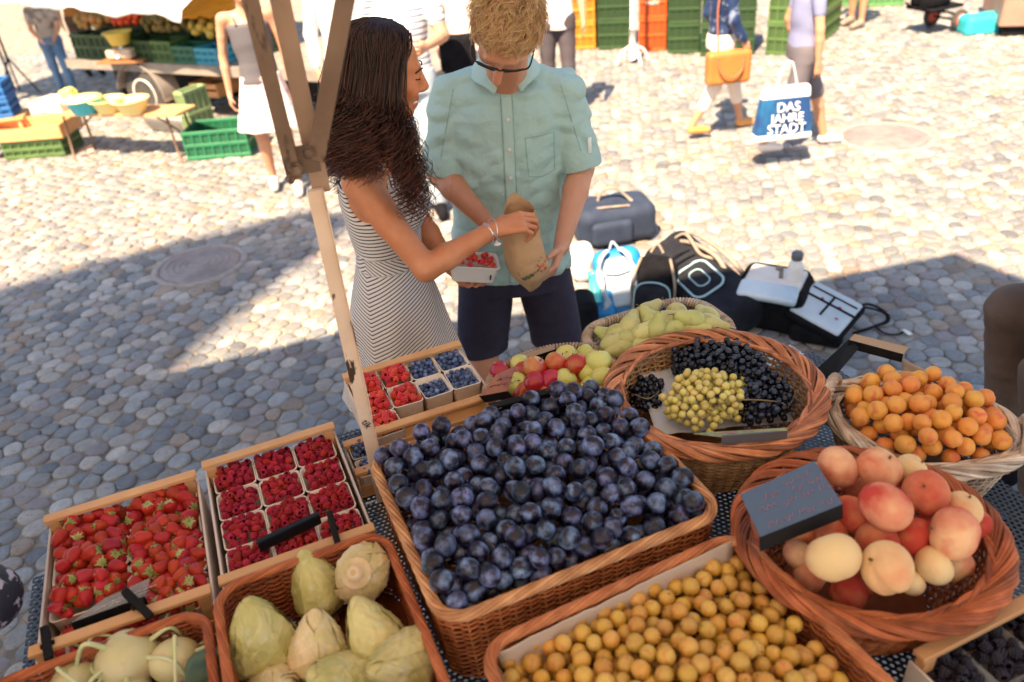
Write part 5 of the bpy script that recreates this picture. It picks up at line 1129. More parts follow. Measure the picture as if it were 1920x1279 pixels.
plx = lambda z: .040 + (z - 1.2) * .035
q = MB(); zz = np.linspace(1.52, .86, 64); G = np.array([[drape(plx(z) + w_, z, -.0025) - oM for w_ in (-.017, -.010, 0, .010, .017)] for z in zz]); 
for _ in range(2): G[1:-1] = (G[:-2] + G[1:-1] * 2 + G[2:]) / 4
q.grid(G); o = q.build('placket', M_shirt2, Mn); md = o.modifiers.new('Solidify', 'SOLIDIFY'); md.thickness = .0025
q = MB(); 
for w_ in (-.017, .0175): q.tubes(np.array([drape(plx(z) + w_, z, -.0028) - oM for z in zz]), .0007, 4)
for pz in ((.095, 1.345, .185, 1.345), (.095, 1.345, .098, 1.225), (.185, 1.345, .182, 1.225), (.098, 1.225, .140, 1.212), (.140, 1.212, .182, 1.225), (-.105, 1.49, -.165, 1.30), (.215, 1.475, .265, 1.28)):
    q.tubes(np.array([drape(pz[0] + (pz[2] - pz[0]) * t, pz[1] + (pz[3] - pz[1]) * t, -.0006) - oM for t in np.linspace(0, 1, 12)]), .0009, 4)
q.build('seams', M_seam, Mn)
M_btn = mat('cream button', (.75, .72, .62), None, rough=.3)
for i in range(7):
    z = 1.492 - i * .088; p = drape(plx(z) + .001, z, -.0045) - oM; q = MB(); q.lathe([(.0005, .0022), (.0045, .0024), (.0056, .0016), (.0056, 0)], 12, p, rot((1, 0, 0), PI / 2)); q.build('button', M_btn, Mn)
# collar
S = SDF((-.10, 2.30, 1.36), (.22, 2.62, 1.64), .004); cp = []
for t in np.linspace(0, 2 * PI, 26, endpoint=False):
    cp.append(a_([.054 + .070 * math.sin(t), 2.462 - .066 * math.cos(t), 1.532 + .012 * (1 - math.cos(t))]))
for i in range(26): S.rc(cp[i], cp[(i + 1) % 26], .013, k=.004)
for sg in (-1, 1):
    for t in np.linspace(.08, .98, 40):
        A_ = a_([.054 + sg * .072 * math.sin(t * PI * .9), 2.458 - .070 * math.cos(t * PI * .9), 1.534 + .013 * (1 - math.cos(t * PI))]); o1 = nrm((A_ - [.054, 2.462, A_[2]])); S.rc(A_, A_ + o1 * .030 + [sg * .022 * math.exp(-(t / .16) ** 2), -.004, -.036 + .012 * t - .022 * math.exp(-(t / .13) ** 2)], .0085, .0055, k=.006)
sdfobj(S, 'collar', M_shirt2, Mn)
# sleeve tab
q = MB(); q.box(eL + [.030, -.058, .05] - oM, (.012, .003, .05), rz(.4) , bev=.001); q.build('sleeve_tab', mat('white tab', (.8, .85, .85), None, rough=.7), Mn)
# shorts
M_short = mat('navy cotton', (.018, .018, .045), (.028, .026, .06), 30, .9, .3, 500)
S = SDF((-.30, 2.28, .45), (.42, 2.74, 1.02), .0045)
loft(S, [.78, .85, .95, 1.0], [.03, .03, .03, .03], [2.505, 2.505, 2.5, 2.5], [.185, .19, .18, .172], [.125, .13, .125, .12], k=.02)
for hx, kx, hy, ky in ((-.065, -.112, 2.505, 2.505), (.125, .170, 2.515, 2.55)): loft(S, [.515 if hx < 0 else .50, .56, .7, .86], [kx, kx + (hx - kx) * .15, kx + (hx - kx) * .6, hx], [ky, ky, (hy + ky) / 2, hy], [.098, .096, .1, .098], [.092, .092, .1, .115], k=.012)
S.disp(lambda G: vnoise(G * [1, 1, .5], 18, 31) * .0045); sdfobj(S, 'shorts', M_short, Mn)
# shoes, out of sight behind the table but standing on the stones
for pr, jj, nm_ in ((Mn, MJ, 'shoe'), (W, WJ, 'sandal')):
    for sd in 'LR':
        f_ = nrm(jj['foot' + sd]); an = a_(jj['ank' + sd], float); S = SDF(an - [.22, .22, .1], an + [.22, .22, .06], .006); S.rc(an + [0, 0, -.035], an + f_ * .16 + [0, 0, -.052], .046, .034, k=.02); S.cut((0, 0, .002), (0, 0, -1)); sdfobj(S, nm_, mat(nm_, (.30, .22, .16), None, rough=.7), pr)
# glasses
q = MB(); M_gl = mat('black acetate', (.01, .008, .008), None, rough=.25)
for e in (-1, 1):
    P_ = [pM(e * x, y - .012, z - .004) - oM for x, y, z in ((.008, .112, .016), (.012, .113, .021), (.035, .111, .023), (.056, .104, .019), (.058, .102, .004), (.052, .103, -.014), (.030, .108, -.018), (.012, .112, -.012))]
    q.tubes(catmull(P_, 4, True), .0030, 6, closed=True); q.tubes(catmull([pM(e * x, y, z) - oM for x, y, z in ((.058, .092, .012), (.074, .080, .013), (.080, .03, .012), (.080, -.015, .006), (.077, -.03, -.012))], 5), .0024, 6)
q.tubes(catmull([pM(x, y - .012, z - .004) - oM for x, y, z in ((-.010, .112, .012), (0, .115, .014), (.010, .112, .012))], 4), .0022, 6); q.build('glasses', M_gl, Mn)
# blond hair
paths = []; cols = []; g_ = np.random.default_rng(5); Ec = a_([0, -.016, .032]); Er = a_([.079, .099, .094])
while len(paths) < 9000:
    d = g_.normal(size=3); d /= np.linalg.norm(d); L0 = Ec + d * Er
    if L0[2] < -.03 and L0[1] > -.04: continue
    if L0[1] > .045 and L0[2] < .090 - .3 * max(0, .07 - L0[1]): continue
    if L0[2] < -.075 or (abs(L0[0]) > .05 and L0[1] > .0 and L0[2] < .012): continue
    cl = np.floor(d * 9) ; s_ = int(abs(cl @ a_([3.1, 7.7, 5.3])) * 10) % 97; cg = np.random.default_rng(s_)
    sw = cg.normal(0, .55, 3); comb = a_([.45, 1.0, .15]) + sw * .8; comb = nrm(comb - d * (comb @ d)); perp = np.cross(d, comb); bend = cg.uniform(-1.0, 1.0)
    ln = g_.uniform(.026, .050) * (1 if L0[2] > .05 else .5) * (.55 if L0[1] > .04 else 1); lift = g_.uniform(.08, .30) * (1 if L0[2] > .03 else .3); t = np.linspace(0, 1, 9); 
    P_ = L0 + d * (.004 + ln * lift * np.sin(t * 2.2))[:, None] + comb * (ln * t)[:, None] + perp * (ln * bend * .6 * t ** 2 + .0022 * np.sin(t * 9 + s_))[:, None]
    r = np.linalg.norm((P_ - Ec) / Er, axis=1); P_ = np.where((r < 1.02)[:, None], Ec + (P_ - Ec) / r[:, None] * 1.03, P_); 
    if P_[-1][1] > .06 and P_[-1][2] < .070: continue
    paths.append(a_([pM(*p) for p in P_])); c = a_([.68, .40, .20]) * g_.uniform(.55, 1.5) * cg.uniform(.75, 1.25); cols.append(np.repeat(np.clip(c, 0, .8)[None], 9, 0))
Sh = SDF(HM - .18, HM + .18, .005); Sh.el(pM(0, -.018, .034), a_([.0775, .095, .090]) * 1.04, MMh, .01); Sh.el(pM(0, .09, -.035), a_([.085, .085, .09]), MMh, .006, sub=True); Sh.el(pM(0, -.0, -.10), a_([.12, .17, .085]), MMh, .006, sub=True)
V, F = Sh.mesh(); hairmesh('hair', mat('blond hair', (1, 1, 1), None, rough=.4, vc='only'), Mn, paths, .0010, .0004, np.array(cols), (V, F, np.tile([.16, .085, .04], (len(V), 1))))
# ---------------------------------------------------------------- what they hold
M_kraft = mat('brown kraft paper', (.60, .36, .19), (.52, .31, .16), 7, .75, .9, 22, bdist=.012, trans=.08)
cB = a_([.062, 2.105, 1.085]); e = empty('paper_bag', tuple(cB), 0, 'brown paper bag with printed vegetables held open between their hands', 'paper bag')
def bagpt(px, py, y): return PYf(px, py, y) - cB
front = [[bagpt(944, 402, 2.10), bagpt(962, 408, 2.07), bagpt(985, 415, 2.065), bagpt(1003, 392, 2.085)], [bagpt(942, 445, 2.10), bagpt(962, 450, 2.055), bagpt(990, 450, 2.05), bagpt(1014, 440, 2.08)], [bagpt(947, 490, 2.10), bagpt(968, 495, 2.045), bagpt(998, 492, 2.04), bagpt(1024, 482, 2.075)], [bagpt(962, 520, 2.10), bagpt(980, 525, 2.05), bagpt(1005, 522, 2.045), bagpt(1031, 505, 2.08)], [bagpt(990, 544, 2.09), bagpt(993, 547, 2.075), bagpt(999, 546, 2.07), bagpt(1012, 536, 2.085)]]
F_ = np.array(front); Fi = np.array([catmull(r_, 5) for r_ in F_]); Fi = np.array([catmull(Fi[:, k], 6) for k in range(Fi.shape[1])]).transpose(1, 0, 2)
Fi = Fi + a_([0, -1, .2]) * (np.abs(vnoise(Fi, 55, 3)) * .007)[..., None]
back = Fi.copy(); dep = np.sin(np.linspace(0, 1, Fi.shape[1]) * PI)[None, :] * np.clip(1 - np.linspace(0, 1, Fi.shape[0])[:, None] ** 4, 0, 1); back[..., 1] += .085 * dep + .004; back[:, :, 2] += .018 * dep
back[0, :, 2] += .028 * np.sin(np.linspace(0, 1, Fi.shape[1]) * PI); q = MB(); q.grid(Fi); q.grid(back, flip=True); o = q.build('bag_wall', M_kraft, e); md = o.modifiers.new('Solidify', 'SOLIDIFY'); md.thickness = .0008
Tb = BVHTree.FromPolygons([tuple(v) for v in Fi.reshape(-1, 3)], [[i * Fi.shape[1] + j, i * Fi.shape[1] + j + 1, (i + 1) * Fi.shape[1] + j + 1, (i + 1) * Fi.shape[1] + j] for i in range(Fi.shape[0] - 1) for j in range(Fi.shape[1] - 1)])
q = MB(); g2 = np.random.default_rng(4)
for px, py, r_, c in [(983, 523, .0085, (.10, .12, .05)), (990, 520, .009, (.13, .14, .06)), (997, 516, .008, (.09, .11, .04)), (1003, 511, .006, (.30, .22, .12)), (1009, 507, .006, (.15, .15, .07)), (1012, 501, .007, (.55, .12, .07)), (1018, 497, .007, (.60, .16, .08)), (1022, 503, .007, (.55, .10, .06)), (1008, 498, .005, (.45, .12, .06)), (1022, 490, .005, (.5, .12, .08)), (1015, 508, .005, (.4, .1, .06)), (1010, 489, .0022, (.05, .04, .03)), (1014, 483, .0022, (.05, .04, .03)), (972, 512, .0022, (.05, .04, .03)), (974, 516, .0022, (.05, .04, .03))]:
    P0 = PYf(px, py, 2.0) - cB; d = nrm(P0 + cB - a_([0, 0, 2.1])); h = Tb.ray_cast(Vector(P0 - d * .2), Vector(d))
    if h[0] is not None:
        n_b = a_(h[1]); n_b = n_b if n_b[1] < 0 else -n_b; q.sphere(a_(h[0]) + n_b * .0008, (r_, r_ * .8, .0007), 10, 6, M=frame(nrm(np.cross(n_b, (0, 0, 1))), n_b) @ a_([[0, 1, 0], [1, 0, 0], [0, 0, 1]]), col=c)
q.build('printed_vegetables', mat('print', (1, 1, 1), None, rough=.7, vc='only'), e)
e = empty('punnet', (-.095, 2.115, 1.045), .25, 'white card punnet of raspberries held up in the hand of the woman', 'punnet'); e.rotation_euler = (.12, .22, .12)
q = MB(); R2 = []
for f_, z in ((.02, -.028), (.86, -.028), (.90, -.024), (1.0, .024), (1.04, .026), (1.04, .028), (.97, .028), (.88, -.02), (.02, -.024)):
    p = rring(.070 * f_, .042 * f_, .010); R2.append(np.concatenate([p, np.full((len(p), 1), z)], 1))
q.grid(np.array(R2), cu=True); q.build('tray', mat('white card punnet', (.80, .72, .66), None, rough=.8), e); q = MB(); q.box((.048, -.0425, -.004), (.004, .002, .016)); q.build('slot', M_blk, e)
Mq = np.array(Matrix.Rotation(.12, 3, 'Z') @ Matrix.Rotation(.22, 3, 'Y') @ Matrix.Rotation(.12, 3, 'X'))
for i in range(36):
    o = dup(rp); x, y = g2.uniform(-.058, .058), g2.uniform(-.03, .03); o.location = a_([-.095, 2.115, 1.045]) + Mq @ a_([x, y, .024 + .008 * g2.random()]); o.rotation_euler = rrot(g2); tag(o, 'raspberry in the white punnet held by the woman', 'raspberry', 'raspberries in the held punnet')
# ================================================================ BAGS ON THE STONES
M_nav = mat('navy pack cloth', (.012, .022, .05), (.02, .034, .07), 12, .8, .3, 200); M_tq = mat('bright blue pack cloth', (.004, .15, .42), (.008, .22, .52), 8, .6, .25, 120); M_gry = mat('pale grey mesh', (.42, .50, .58), (.34, .42, .50), 40, .8, .3, 200)
M_char = mat('charcoal pack cloth', (.010, .011, .016), (.020, .022, .030), 14, .85, .3, 160, spec=.15); M_dk = mat('black pack cloth', (.004, .004, .006), (.009, .009, .012), 20, .9, .3, 200, spec=.15); M_lb = mat('light blue piping', (.30, .46, .52), None, rough=.6); M_strap = mat('beige strap', (.20, .16, .13), (.28, .23, .19), 20, .8)
M_wht = mat('white cloth', (.78, .78, .78), (.68, .68, .70), 12, .8, .3, 40); M_plw = mat('white plastic', (.75, .73, .70), None, rough=.35); M_tqp = mat('turquoise plastic', (.08, .52, .52), None, rough=.35)
def soft(name, mtl, parent, c, h, M=np.eye(3), rr=.04, vox=.008, amp=.004, k=.02, extra=None, sc_=14):
    c = np.asarray(c, float); m = np.linalg.norm(h) * 1.15; S = SDF(c - m, c + m, vox); S.bx(c, h, M, rr, k)
    if extra: extra(S)
    if amp: S.disp(lambda G: vnoise(G, sc_, int(abs(c[0] * 97)) % 50) * amp)
    V, F = S.mesh(); q = MB(); q.add(smoothV(V, F, 1), F); return q.build(name, mtl, parent)
def strap(q, pts, w_=.02, th=.004, mi=0): q.tubes(catmull(pts, 8), w_ / 2, 6, mi=mi, flat=th / w_ * 1.6)
# bright blue backpack standing with its straps towards us
def setrot(e, M): e.rotation_euler = Matrix(np.asarray(M).tolist()).to_euler()
base = PX(1172, 598, 0.0); topp = PYf(1150, 462, base[1] + .22); up = nrm(topp - base); e = empty('backpack', tuple(base), 0, 'bright blue backpack with pale grey straps standing among the bags', 'backpack'); H_ = np.linalg.norm(topp - base)
yv = nrm(a_([.15, 1, 0]) - up * (a_([.15, 1, 0]) @ up)); M_ = np.stack([nrm(np.cross(yv, up)), yv, up], 1); setrot(e, M_)
soft('pack_body', M_tq, e, (0, .06, H_ / 2), (.125, .075, H_ / 2), rr=.06); soft('back_padding', M_gry, e, (.005, -.012, H_ * .50), (.085, .022, H_ * .34), rr=.02, vox=.007)
soft('side_pocket', M_tq, e, (-.09, -.0, .09), (.055, .05, .075), rr=.03, vox=.007)
q = MB()
for sx in (-1, 1): strap(q, [(sx * .035, -.03, H_ * .94), (sx * .075, -.07, H_ * .80), (sx * .085, -.065, H_ * .5), (sx * .07, -.05, H_ * .22), (sx * .10, -.02, .05)], .045, .012)
strap(q, [(-.02, 0, H_ * .98), (0, -.02, H_ * 1.05), (.02, 0, H_ * .98)], .012, .01); strap(q, [(-.06, -.072, H_ * .66), (0, -.085, H_ * .64), (.07, -.072, H_ * .66)], .014, .006); q.build('straps', M_gry, e)
q = MB(); q.cyl((-.125, -.05, .10), (-.12, -.05, .24), .028, .026); q.cyl((-.12, -.05, .24), (-.12, -.05, .262), .03); q.build('drink_flask', M_tqp, e)
# navy pack lying behind it
b = PX(1150, 458, 0); e = empty('backpack', tuple(b), .15, 'navy blue backpack lying furthest back with a looped grey handle', 'backpack')
soft('pack_body', M_nav, e, (.03, .1, .12), (.24, .15, .12), rr=.07, amp=.010, sc_=10); soft('front_pocket', M_nav, e, (-.02, -.04, .10), (.13, .04, .075), rr=.035)
q = MB(); strap(q, [(-.06, .12, .23), (-.03, .12, .30), (.05, .11, .31), (.12, .08, .25), (.17, .02, .20)], .03, .01); strap(q, [(-.16, .05, .225), (-.05, .0, .245), (.1, -.0, .235)], .022, .008); q.build('straps', M_strap, e)
o = soft('white_cloth_bag', M_wht, None, PX(1092, 490, .10), (.07, .09, .10), rr=.06, amp=.012, sc_=18); tag(o, 'crumpled white bag wedged behind the bright blue backpack', 'bag')
o = soft('black_bag', M_dk, None, PX(1096, 590, .10), (.06, .10, .11), rr=.05, amp=.008); tag(o, 'black bag standing on the stones just behind the leg of the man', 'bag')
# big charcoal pack lying on its back
pa = PX(1250, 468, .20); pb = PX(1375, 582, .12); ax = nrm(pb - pa); upn = nrm(a_([-.25, -.45, .85])); upn = nrm(upn - ax * (upn @ ax)); M_ = np.stack([ax, np.cross(upn, ax), upn], 1); Lb = np.linalg.norm(pb - pa) / 2 + .07
cc = (pa + pb) / 2 - upn * .06; e = empty('backpack', tuple(cc), 0, 'large charcoal hiking backpack lying down with a light blue piped oval panel', 'backpack'); setrot(e, M_)
soft('pack_body', M_char, e, (0, 0, 0), (Lb, .160, .115), rr=.08, amp=.010, sc_=12); soft('top_pocket', M_dk, e, (-Lb * .75, 0, .03), (.07, .12, .08), rr=.04)
soft('oval_panel', M_char, e, (.07, -.02, .112), (.11, .085, .022), rr=.02, amp=.002, vox=.007)
q = MB(); X_r, N_r, _ = ring_pts('rect', .112, .086, 80, .05); q.tubes(np.concatenate([X_r + [.07, -.02], np.full((80, 1), .130)], 1), .0065, 6, closed=True); X_r, N_r, _ = ring_pts('rect', .06, .035, 60, .03); q.tubes(np.concatenate([X_r + [.07, -.02], np.full((60, 1), .138)], 1), .004, 6, closed=True)
strap(q, [(-.10, -.13, .02), (-.05, -.125, .075), (.02, -.12, .05), (.04, -.13, -.02)], .014, .006); q.build('piping', M_lb, e)
q = MB(); 
for sy in (-1, 1): strap(q, [(-Lb * .9, .08 + sy * .05, .07), (-Lb * .5, .12 + sy * .03, .125), (0, .14 + sy * .02, .135), (.10, .14 + sy * .03, .09), (.17, .14 + sy * .03, .02)], .026, .010)
strap(q, [(-Lb * .8, .05, .10), (-Lb * .6, .10, .15), (-Lb * .2, .08, .125), (.0, .12, .11)], .02, .008); q.build('straps', M_strap, e)
q = MB()
for k_ in range(3): strap(q, [(-.16 + k_ * .05, -.135, .0), (-.15 + k_ * .05, -.05, .125), (-.14 + k_ * .05, .06, .125)], .012, .004)
q.build('compression_straps', M_dk, e)
b = PX(1222, 604, 0); e = empty('backpack', tuple(b), -.35, 'upright black backpack between the bright blue one and the large hiking pack', 'backpack'); M_ = rot((1, 0, 0), -.30)
soft('pack_body', M_dk, e, (0, .10, .15), (.10, .08, .155), M_, rr=.07, amp=.008); soft('front_pocket', M_char, e, (0, .01, .11), (.09, .035, .09), M_, rr=.03, amp=.005)
q = MB(); strap(q, [(-.10, .02, .05), (-.105, .03, .2), (-.07, .1, .31)], .025, .01); strap(q, [(.10, .02, .05), (.105, .03, .2), (.07, .1, .31)], .025, .01); strap(q, [(-.03, .14, .32), (0, .15, .36), (.03, .14, .32)], .014, .01); q.build('straps', M_strap, e)
q = MB(); strap(q, [(-.09, -.022, .06), (-.08, .0, .19), (0, .018, .215), (.08, .0, .19), (.09, -.022, .06)], .008, .006); q.build('piping', M_lb, e)
# open camera bag
p0 = PX(1376, 600, .02); p1 = PX(1492, 622, .02); b = (p0 + p1) / 2; ang = math.atan2(p1[1] - p0[1], p1[0] - p0[0]); w_ = np.linalg.norm(p1 - p0) / 2 + .01; e = empty('camera_bag', (b[0], b[1], 0), ang, 'open black camera bag with cream padding and its blue grey lid folded right', 'bag')
def hollow(S): S.bx((0, .13, .26), (w_ - .025, .115, .18), None, .03, .01, sub=True)
soft('bag_body', M_dk, e, (0, .13, .10), (w_ + .008, .15, .115), rr=.05, extra=hollow, amp=.003)
M_pad = mat('cream padding', (.74, .68, .62), (.66, .60, .55), 10, .85, .2, 60); M_clear = mat('clear pocket', (.35, .48, .58), (.62, .68, .72), 5, .15, .2, 10, spec=.8)
soft('padding', M_pad, e, (0, .15, .175), (w_ - .02, .105, .045), rr=.02, amp=.004, vox=.007); soft('clear_pocket', M_clear, e, (0, .0, .205), (w_ - .02, .055, .02), rot((1, 0, 0), .35), .018, vox=.007, amp=.003)
q = MB(); X_r, N_r, _ = ring_pts('rect', w_ - .012, .128, 90, .05); q.tubes(np.concatenate([X_r + [0, .13], np.full((90, 1), .213)], 1), .008, 6, closed=True); q.build('zip_edge', M_dk, e)
q = MB(); q.box((.02, .17, .222), (.02, .09, .006), rz(.2)); q.lathe([(.001, .02), (.018, .018), (.02, 0)], 14, (-.0, .22, .215)); q.build('contents', M_strap, e)
# lid
o_ = a_([b[0], b[1], 0]); Mi_ = rz(-ang); Lq = [Mi_ @ (p - o_) for p in (PX(1508, 517, .20), PX(1606, 568, .13), PX(1590, 634, .06), PX(1494, 600, .13))]
def quadslab(Q, th, mtl, name, parent, shr=0, off=0, rr=.2):
    Q = [a_(p) for p in Q]; n = nrm(np.cross(Q[1] - Q[0], Q[3] - Q[0])); n = n if n[2] > 0 else -n; c = sum(Q) / 4; ux = nrm(Q[1] - Q[0]); uy = np.cross(n, ux); hx = (np.linalg.norm(Q[1] - Q[0]) + np.linalg.norm(Q[2] - Q[3])) / 4 - shr; hy = (np.linalg.norm(Q[3] - Q[0]) + np.linalg.norm(Q[2] - Q[1])) / 4 - shr
    M = np.stack([ux, uy, n], 1); return soft(name, mtl, parent, c + n * off, (hx, hy, th), M, min(rr, th), vox=.006, amp=.0015), M, c, hx, hy
_, M_l, c_l, hx, hy = quadslab(Lq, .022, M_dk, 'lid', e, -.012, -.02, .02); M_lin = mat('pale blue grey lining', (.40, .47, .52), (.52, .58, .62), 8, .5, .2, 50)
quadslab(Lq, .012, M_lin, 'lid_lining', e, .004, .002, .01)
q = MB()
for (x, y, sx, sy) in ((0, .02, hx * .9, .006), (-.0, -.0, .005, hy * .5), (.0, hy * .55, hx * .8, .004)): q.box(c_l + M_l @ a_([x, y * 1.0 if sy > .01 else y, .016]), (sx * 2, max(sy, .003) * 2, .004), M_l)
q.build('pocket_edges', M_dk, e)
q = MB()
for x, y in ((.05, .028), (-.04, .03), (.07, -.05)): q.box(c_l + M_l @ a_([x, y, .020]), (.014, .006, .004), M_l)
q.build('red_tags', M_red, e)
q = MB(); P1 = [Mi_ @ (PX(*p) - o_) for p in ((1600, 585, .06), (1625, 570, .05), (1655, 582, .03), (1665, 600, .012), (1640, 612, .012), (1600, 625, .012))]; strap(q, P1, .02, .006); P1 = [Mi_ @ (PX(*p) - o_) for p in ((1605, 575, .06), (1640, 580, .04), (1668, 592, .02))]; strap(q, P1, .014, .006)
P1 = [Mi_ @ (PX(*p) - o_) for p in ((1640, 612, .012), (1660, 625, .01), (1685, 627, .01), (1698, 618, .01))]; strap(q, P1, .012, .004); q.build('shoulder_strap', M_dk, e)
soft('bag_foot', M_dk, e, Mi_ @ (PX(1530, 625, .04) - o_), (.12, .05, .045), rr=.03, amp=.004)
o = MB(); o.box((0, 0, .004), (.022, .05, .003), rz(.3)); o = o.build('paper_tag', M_plw); o.location = PX(1700, 624, 0.008); tag(o, 'small white tag lying on the stones at the end of the black strap', 'tag')
b = PX(1489, 528, .21); e = empty('drink_bottle', tuple(b), .3, 'white drinking bottle with a grey cap standing in the open camera bag', 'bottle')
e.location = (b[0], b[1], .16); q = MB(); q.lathe(catmull([(.036, 0), (.037, .01), (.037, .12), (.030, .15), (.022, .165), (.022, .17)], 3), 20); q.build('bottle_body', M_plw, e); q = MB(); q.lathe([(.026, .170), (.027, .172), (.027, .20), (.02, .208), (.001, .209)], 18); q.build('cap', mat('grey cap', (.10, .11, .13), None, rough=.4), e)
# ================================================================ FAR SIDE OF THE SQUARE
def pcrate(label, loc, ang, size, col, name='plastic_crate', mats={}, group=None):
    key = col
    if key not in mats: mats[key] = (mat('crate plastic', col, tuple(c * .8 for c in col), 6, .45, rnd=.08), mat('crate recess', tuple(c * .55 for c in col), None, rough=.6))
    w_, d_, h_ = size; e = empty(name, loc, ang, label, 'crate', group); q = MB(); r = MB()
    for sx, sy, L in ((0, -1, w_), (0, 1, w_), (-1, 0, d_), (1, 0, d_)):
        al = np.array([1, 0, 0]) if sy else np.array([0, 1, 0]); nn = np.array([sx, sy, 0]); cen = nn * ((d_ if sy else w_) / 2 - .012)
        for z in (.015, h_ * .5, h_ - .015): q.box(cen + [0, 0, z], tuple(np.abs(al) * (L - .002) + np.abs(nn) * .024 + np.array([0, 0, .03])), bev=.003)
        n = max(3, int(L / .075)); 
        for i in range(n + 1): q.box(cen + al * ((i / n - .5) * (L - .03)) + [0, 0, h_ / 2], tuple(np.abs(al) * .014 + np.abs(nn) * .02 + np.array([0, 0, h_ - .01])))
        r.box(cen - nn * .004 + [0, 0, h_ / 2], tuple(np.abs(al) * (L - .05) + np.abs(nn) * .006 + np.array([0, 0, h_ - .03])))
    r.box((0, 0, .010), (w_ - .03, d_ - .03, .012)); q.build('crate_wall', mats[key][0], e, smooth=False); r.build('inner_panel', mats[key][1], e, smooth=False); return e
GRN = (.015, .17, .075); DGR = (.022, .065, .016); LGR = (.075, .15, .04); ORG = (.60, .09, .006); YEL = (.62, .24, .015); BLU_ = (.01, .14, .45); TEA = (.04, .30, .42)
c0 = PX(352, 302, 0); c1 = PX(472, 292, 0); an = math.atan2(c1[1] - c0[1], c1[0] - c0[0]); nv = a_([-math.sin(an), math.cos(an), 0]); ce = (c0 + c1) / 2 + nv * .19
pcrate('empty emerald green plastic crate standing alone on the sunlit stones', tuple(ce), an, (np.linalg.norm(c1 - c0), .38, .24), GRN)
c0 = PX(5, 302, 0); c1 = PX(128, 292, 0); an = math.atan2(c1[1] - c0[1], c1[0] - c0[0]); nv = a_([-math.sin(an), math.cos(an), 0]); ce = (c0 + c1) / 2 + nv * .2
pcrate('dull green plastic crate beneath a wooden tray at the far left', tuple(ce), an, (.56, .38, .16), LGR)
e = empty('wooden_tray', tuple(ce + a_([-.1, 0, .165])), an, 'long wooden tray on top of the dull green crate at the far left', 'tray'); q = MB(); q.box((0, 0, .01), (.85, .40, .02))
for s_ in (-1, 1): q.box((0, s_ * .2, .06), (.85, .015, .11)); q.box((s_ * .42, 0, .06), (.015, .40, .11))
q.build('tray_board', M_wood, e, smooth=False)
for k_ in range(2): pcrate(('lower', 'upper')[k_] + ' bright blue plastic crate at the far left edge', tuple(PX(-12, 222, .30) + a_([0, .1, k_ * .16])), .2, (.34, .3, .155), BLU_, group='blue crates at the far left')
e = empty('box_shelf', tuple((PX(-12, 222, .30) + a_([0, .1, 0])) * [1, 1, 0]), .2, 'low wooden trestle holding the bright blue crates', 'trestle'); q = MB(); q.box((0, 0, .285), (.5, .36, .025)); q.build('board', M_wood, e, smooth=False)
for sx in (-1, 1):
    for sy in (-1, 1): q = MB(); q.box((sx * .2, sy * .15, .135), (.03, .03, .27)); q.build('leg', M_wood, e, smooth=False)
# beer bench with bowls
zt = .42; A = PX(92, 212, zt); B = PX(330, 214, zt); an = math.atan2(B[1] - A[1], B[0] - A[0]); nv = a_([-math.sin(an), math.cos(an), 0]); Lb_ = np.linalg.norm(B - A); cb = (A + B) / 2 + nv * .13
e = empty('folding_bench', (cb[0], cb[1], 0), an, 'low folding bench carrying pastel bowls and a box in the sunlight', 'bench'); q = MB(); q.box((0, 0, zt - .013), (Lb_, .28, .026), bev=.004); q.build('bench_top', M_wood, e, smooth=False)
for sx in (-1, 1):
    q = MB(); x = sx * (Lb_ / 2 - .12)
    for sy in (-1, 1): q.cyl((x, sy * .11, zt - .03), (x + sx * .03, sy * .13, 0), .011, sides=6)
    q.cyl((x + sx * .027, -.13, .05), (x + sx * .027, .13, .05), .009, sides=6); q.cyl((x, 0, zt * .55), (x - sx * .25, 0, zt - .03), .008, sides=6); q.build('folding_leg', M_rustd, e)
def bowl(label, loc, r, h_, mtl, group=None, tilt=0, nm='bowl'):
    q = MB(); q.lathe([(.001, 0), (r * .62, 0), (r * .68, .006), (r * .92, h_ * .85), (r * 1.08, h_ * .93), (r * 1.08, h_), (r * .9, h_ * .97), (r * .62, .01), (.001, .01)], 28); o = q.build(nm, mtl); o.location = loc; o.rotation_euler = (tilt, 0, 0); return tag(o, label, 'bowl', group)
M_py = mat('pastel yellow plastic', (.78, .68, .28), None, rough=.4); M_pb = mat('turquoise bowl plastic', (.03, .42, .55), None, rough=.4); M_ys = mat('mustard yellow plastic', (.62, .50, .10), None, rough=.45)
bowl('turquoise plastic bowl with a pale lid on the low bench', tuple(PX(163, 212, zt)), .15, .12, M_pb); q = MB(); q.lathe([(.001, .14), (.12, .14), (.165, .128), (.165, .12), (.001, .12)], 28); lidp = [o for o in COL.objects if o.get('label', '').startswith('turquoise plastic bowl')][0]; q.build('lid', M_py, lidp)
bowl('pastel yellow bowl in the middle of the low bench', tuple(PX(208, 210, zt)), .14, .115, M_py, tilt=.0); bowl('pastel yellow bowl at the right end of the low bench', tuple(PX(252, 212, zt)), .145, .12, M_py)
e = empty('cardboard_box', tuple(PX(100, 205, zt)), an, 'open shallow box with white paper at the left end of the low bench', 'box'); q = MB(); q.box((0, .05, .008), (.34, .26, .012))
for s_ in (-1, 1): q.box((0, .05 + s_ * .13, .04), (.34, .008, .08)); q.box((s_ * .17, .05, .04), (.008, .26, .08))
q.build('box_wall', M_pun, e, smooth=False); soft('crumpled_paper', M_wht, e, (.02, .05, .06), (.13, .09, .035), rr=.03, amp=.02, sc_=25)
o = soft('lettuce', mat('lettuce', (.42, .48, .10), (.55, .55, .2), 30, .6, .5, 60), None, PX(130, 180, zt + .1), (.07, .07, .07), rr=.06, amp=.02, sc_=40); tag(o, 'yellow green lettuce head at the left end of the low bench', 'lettuce')
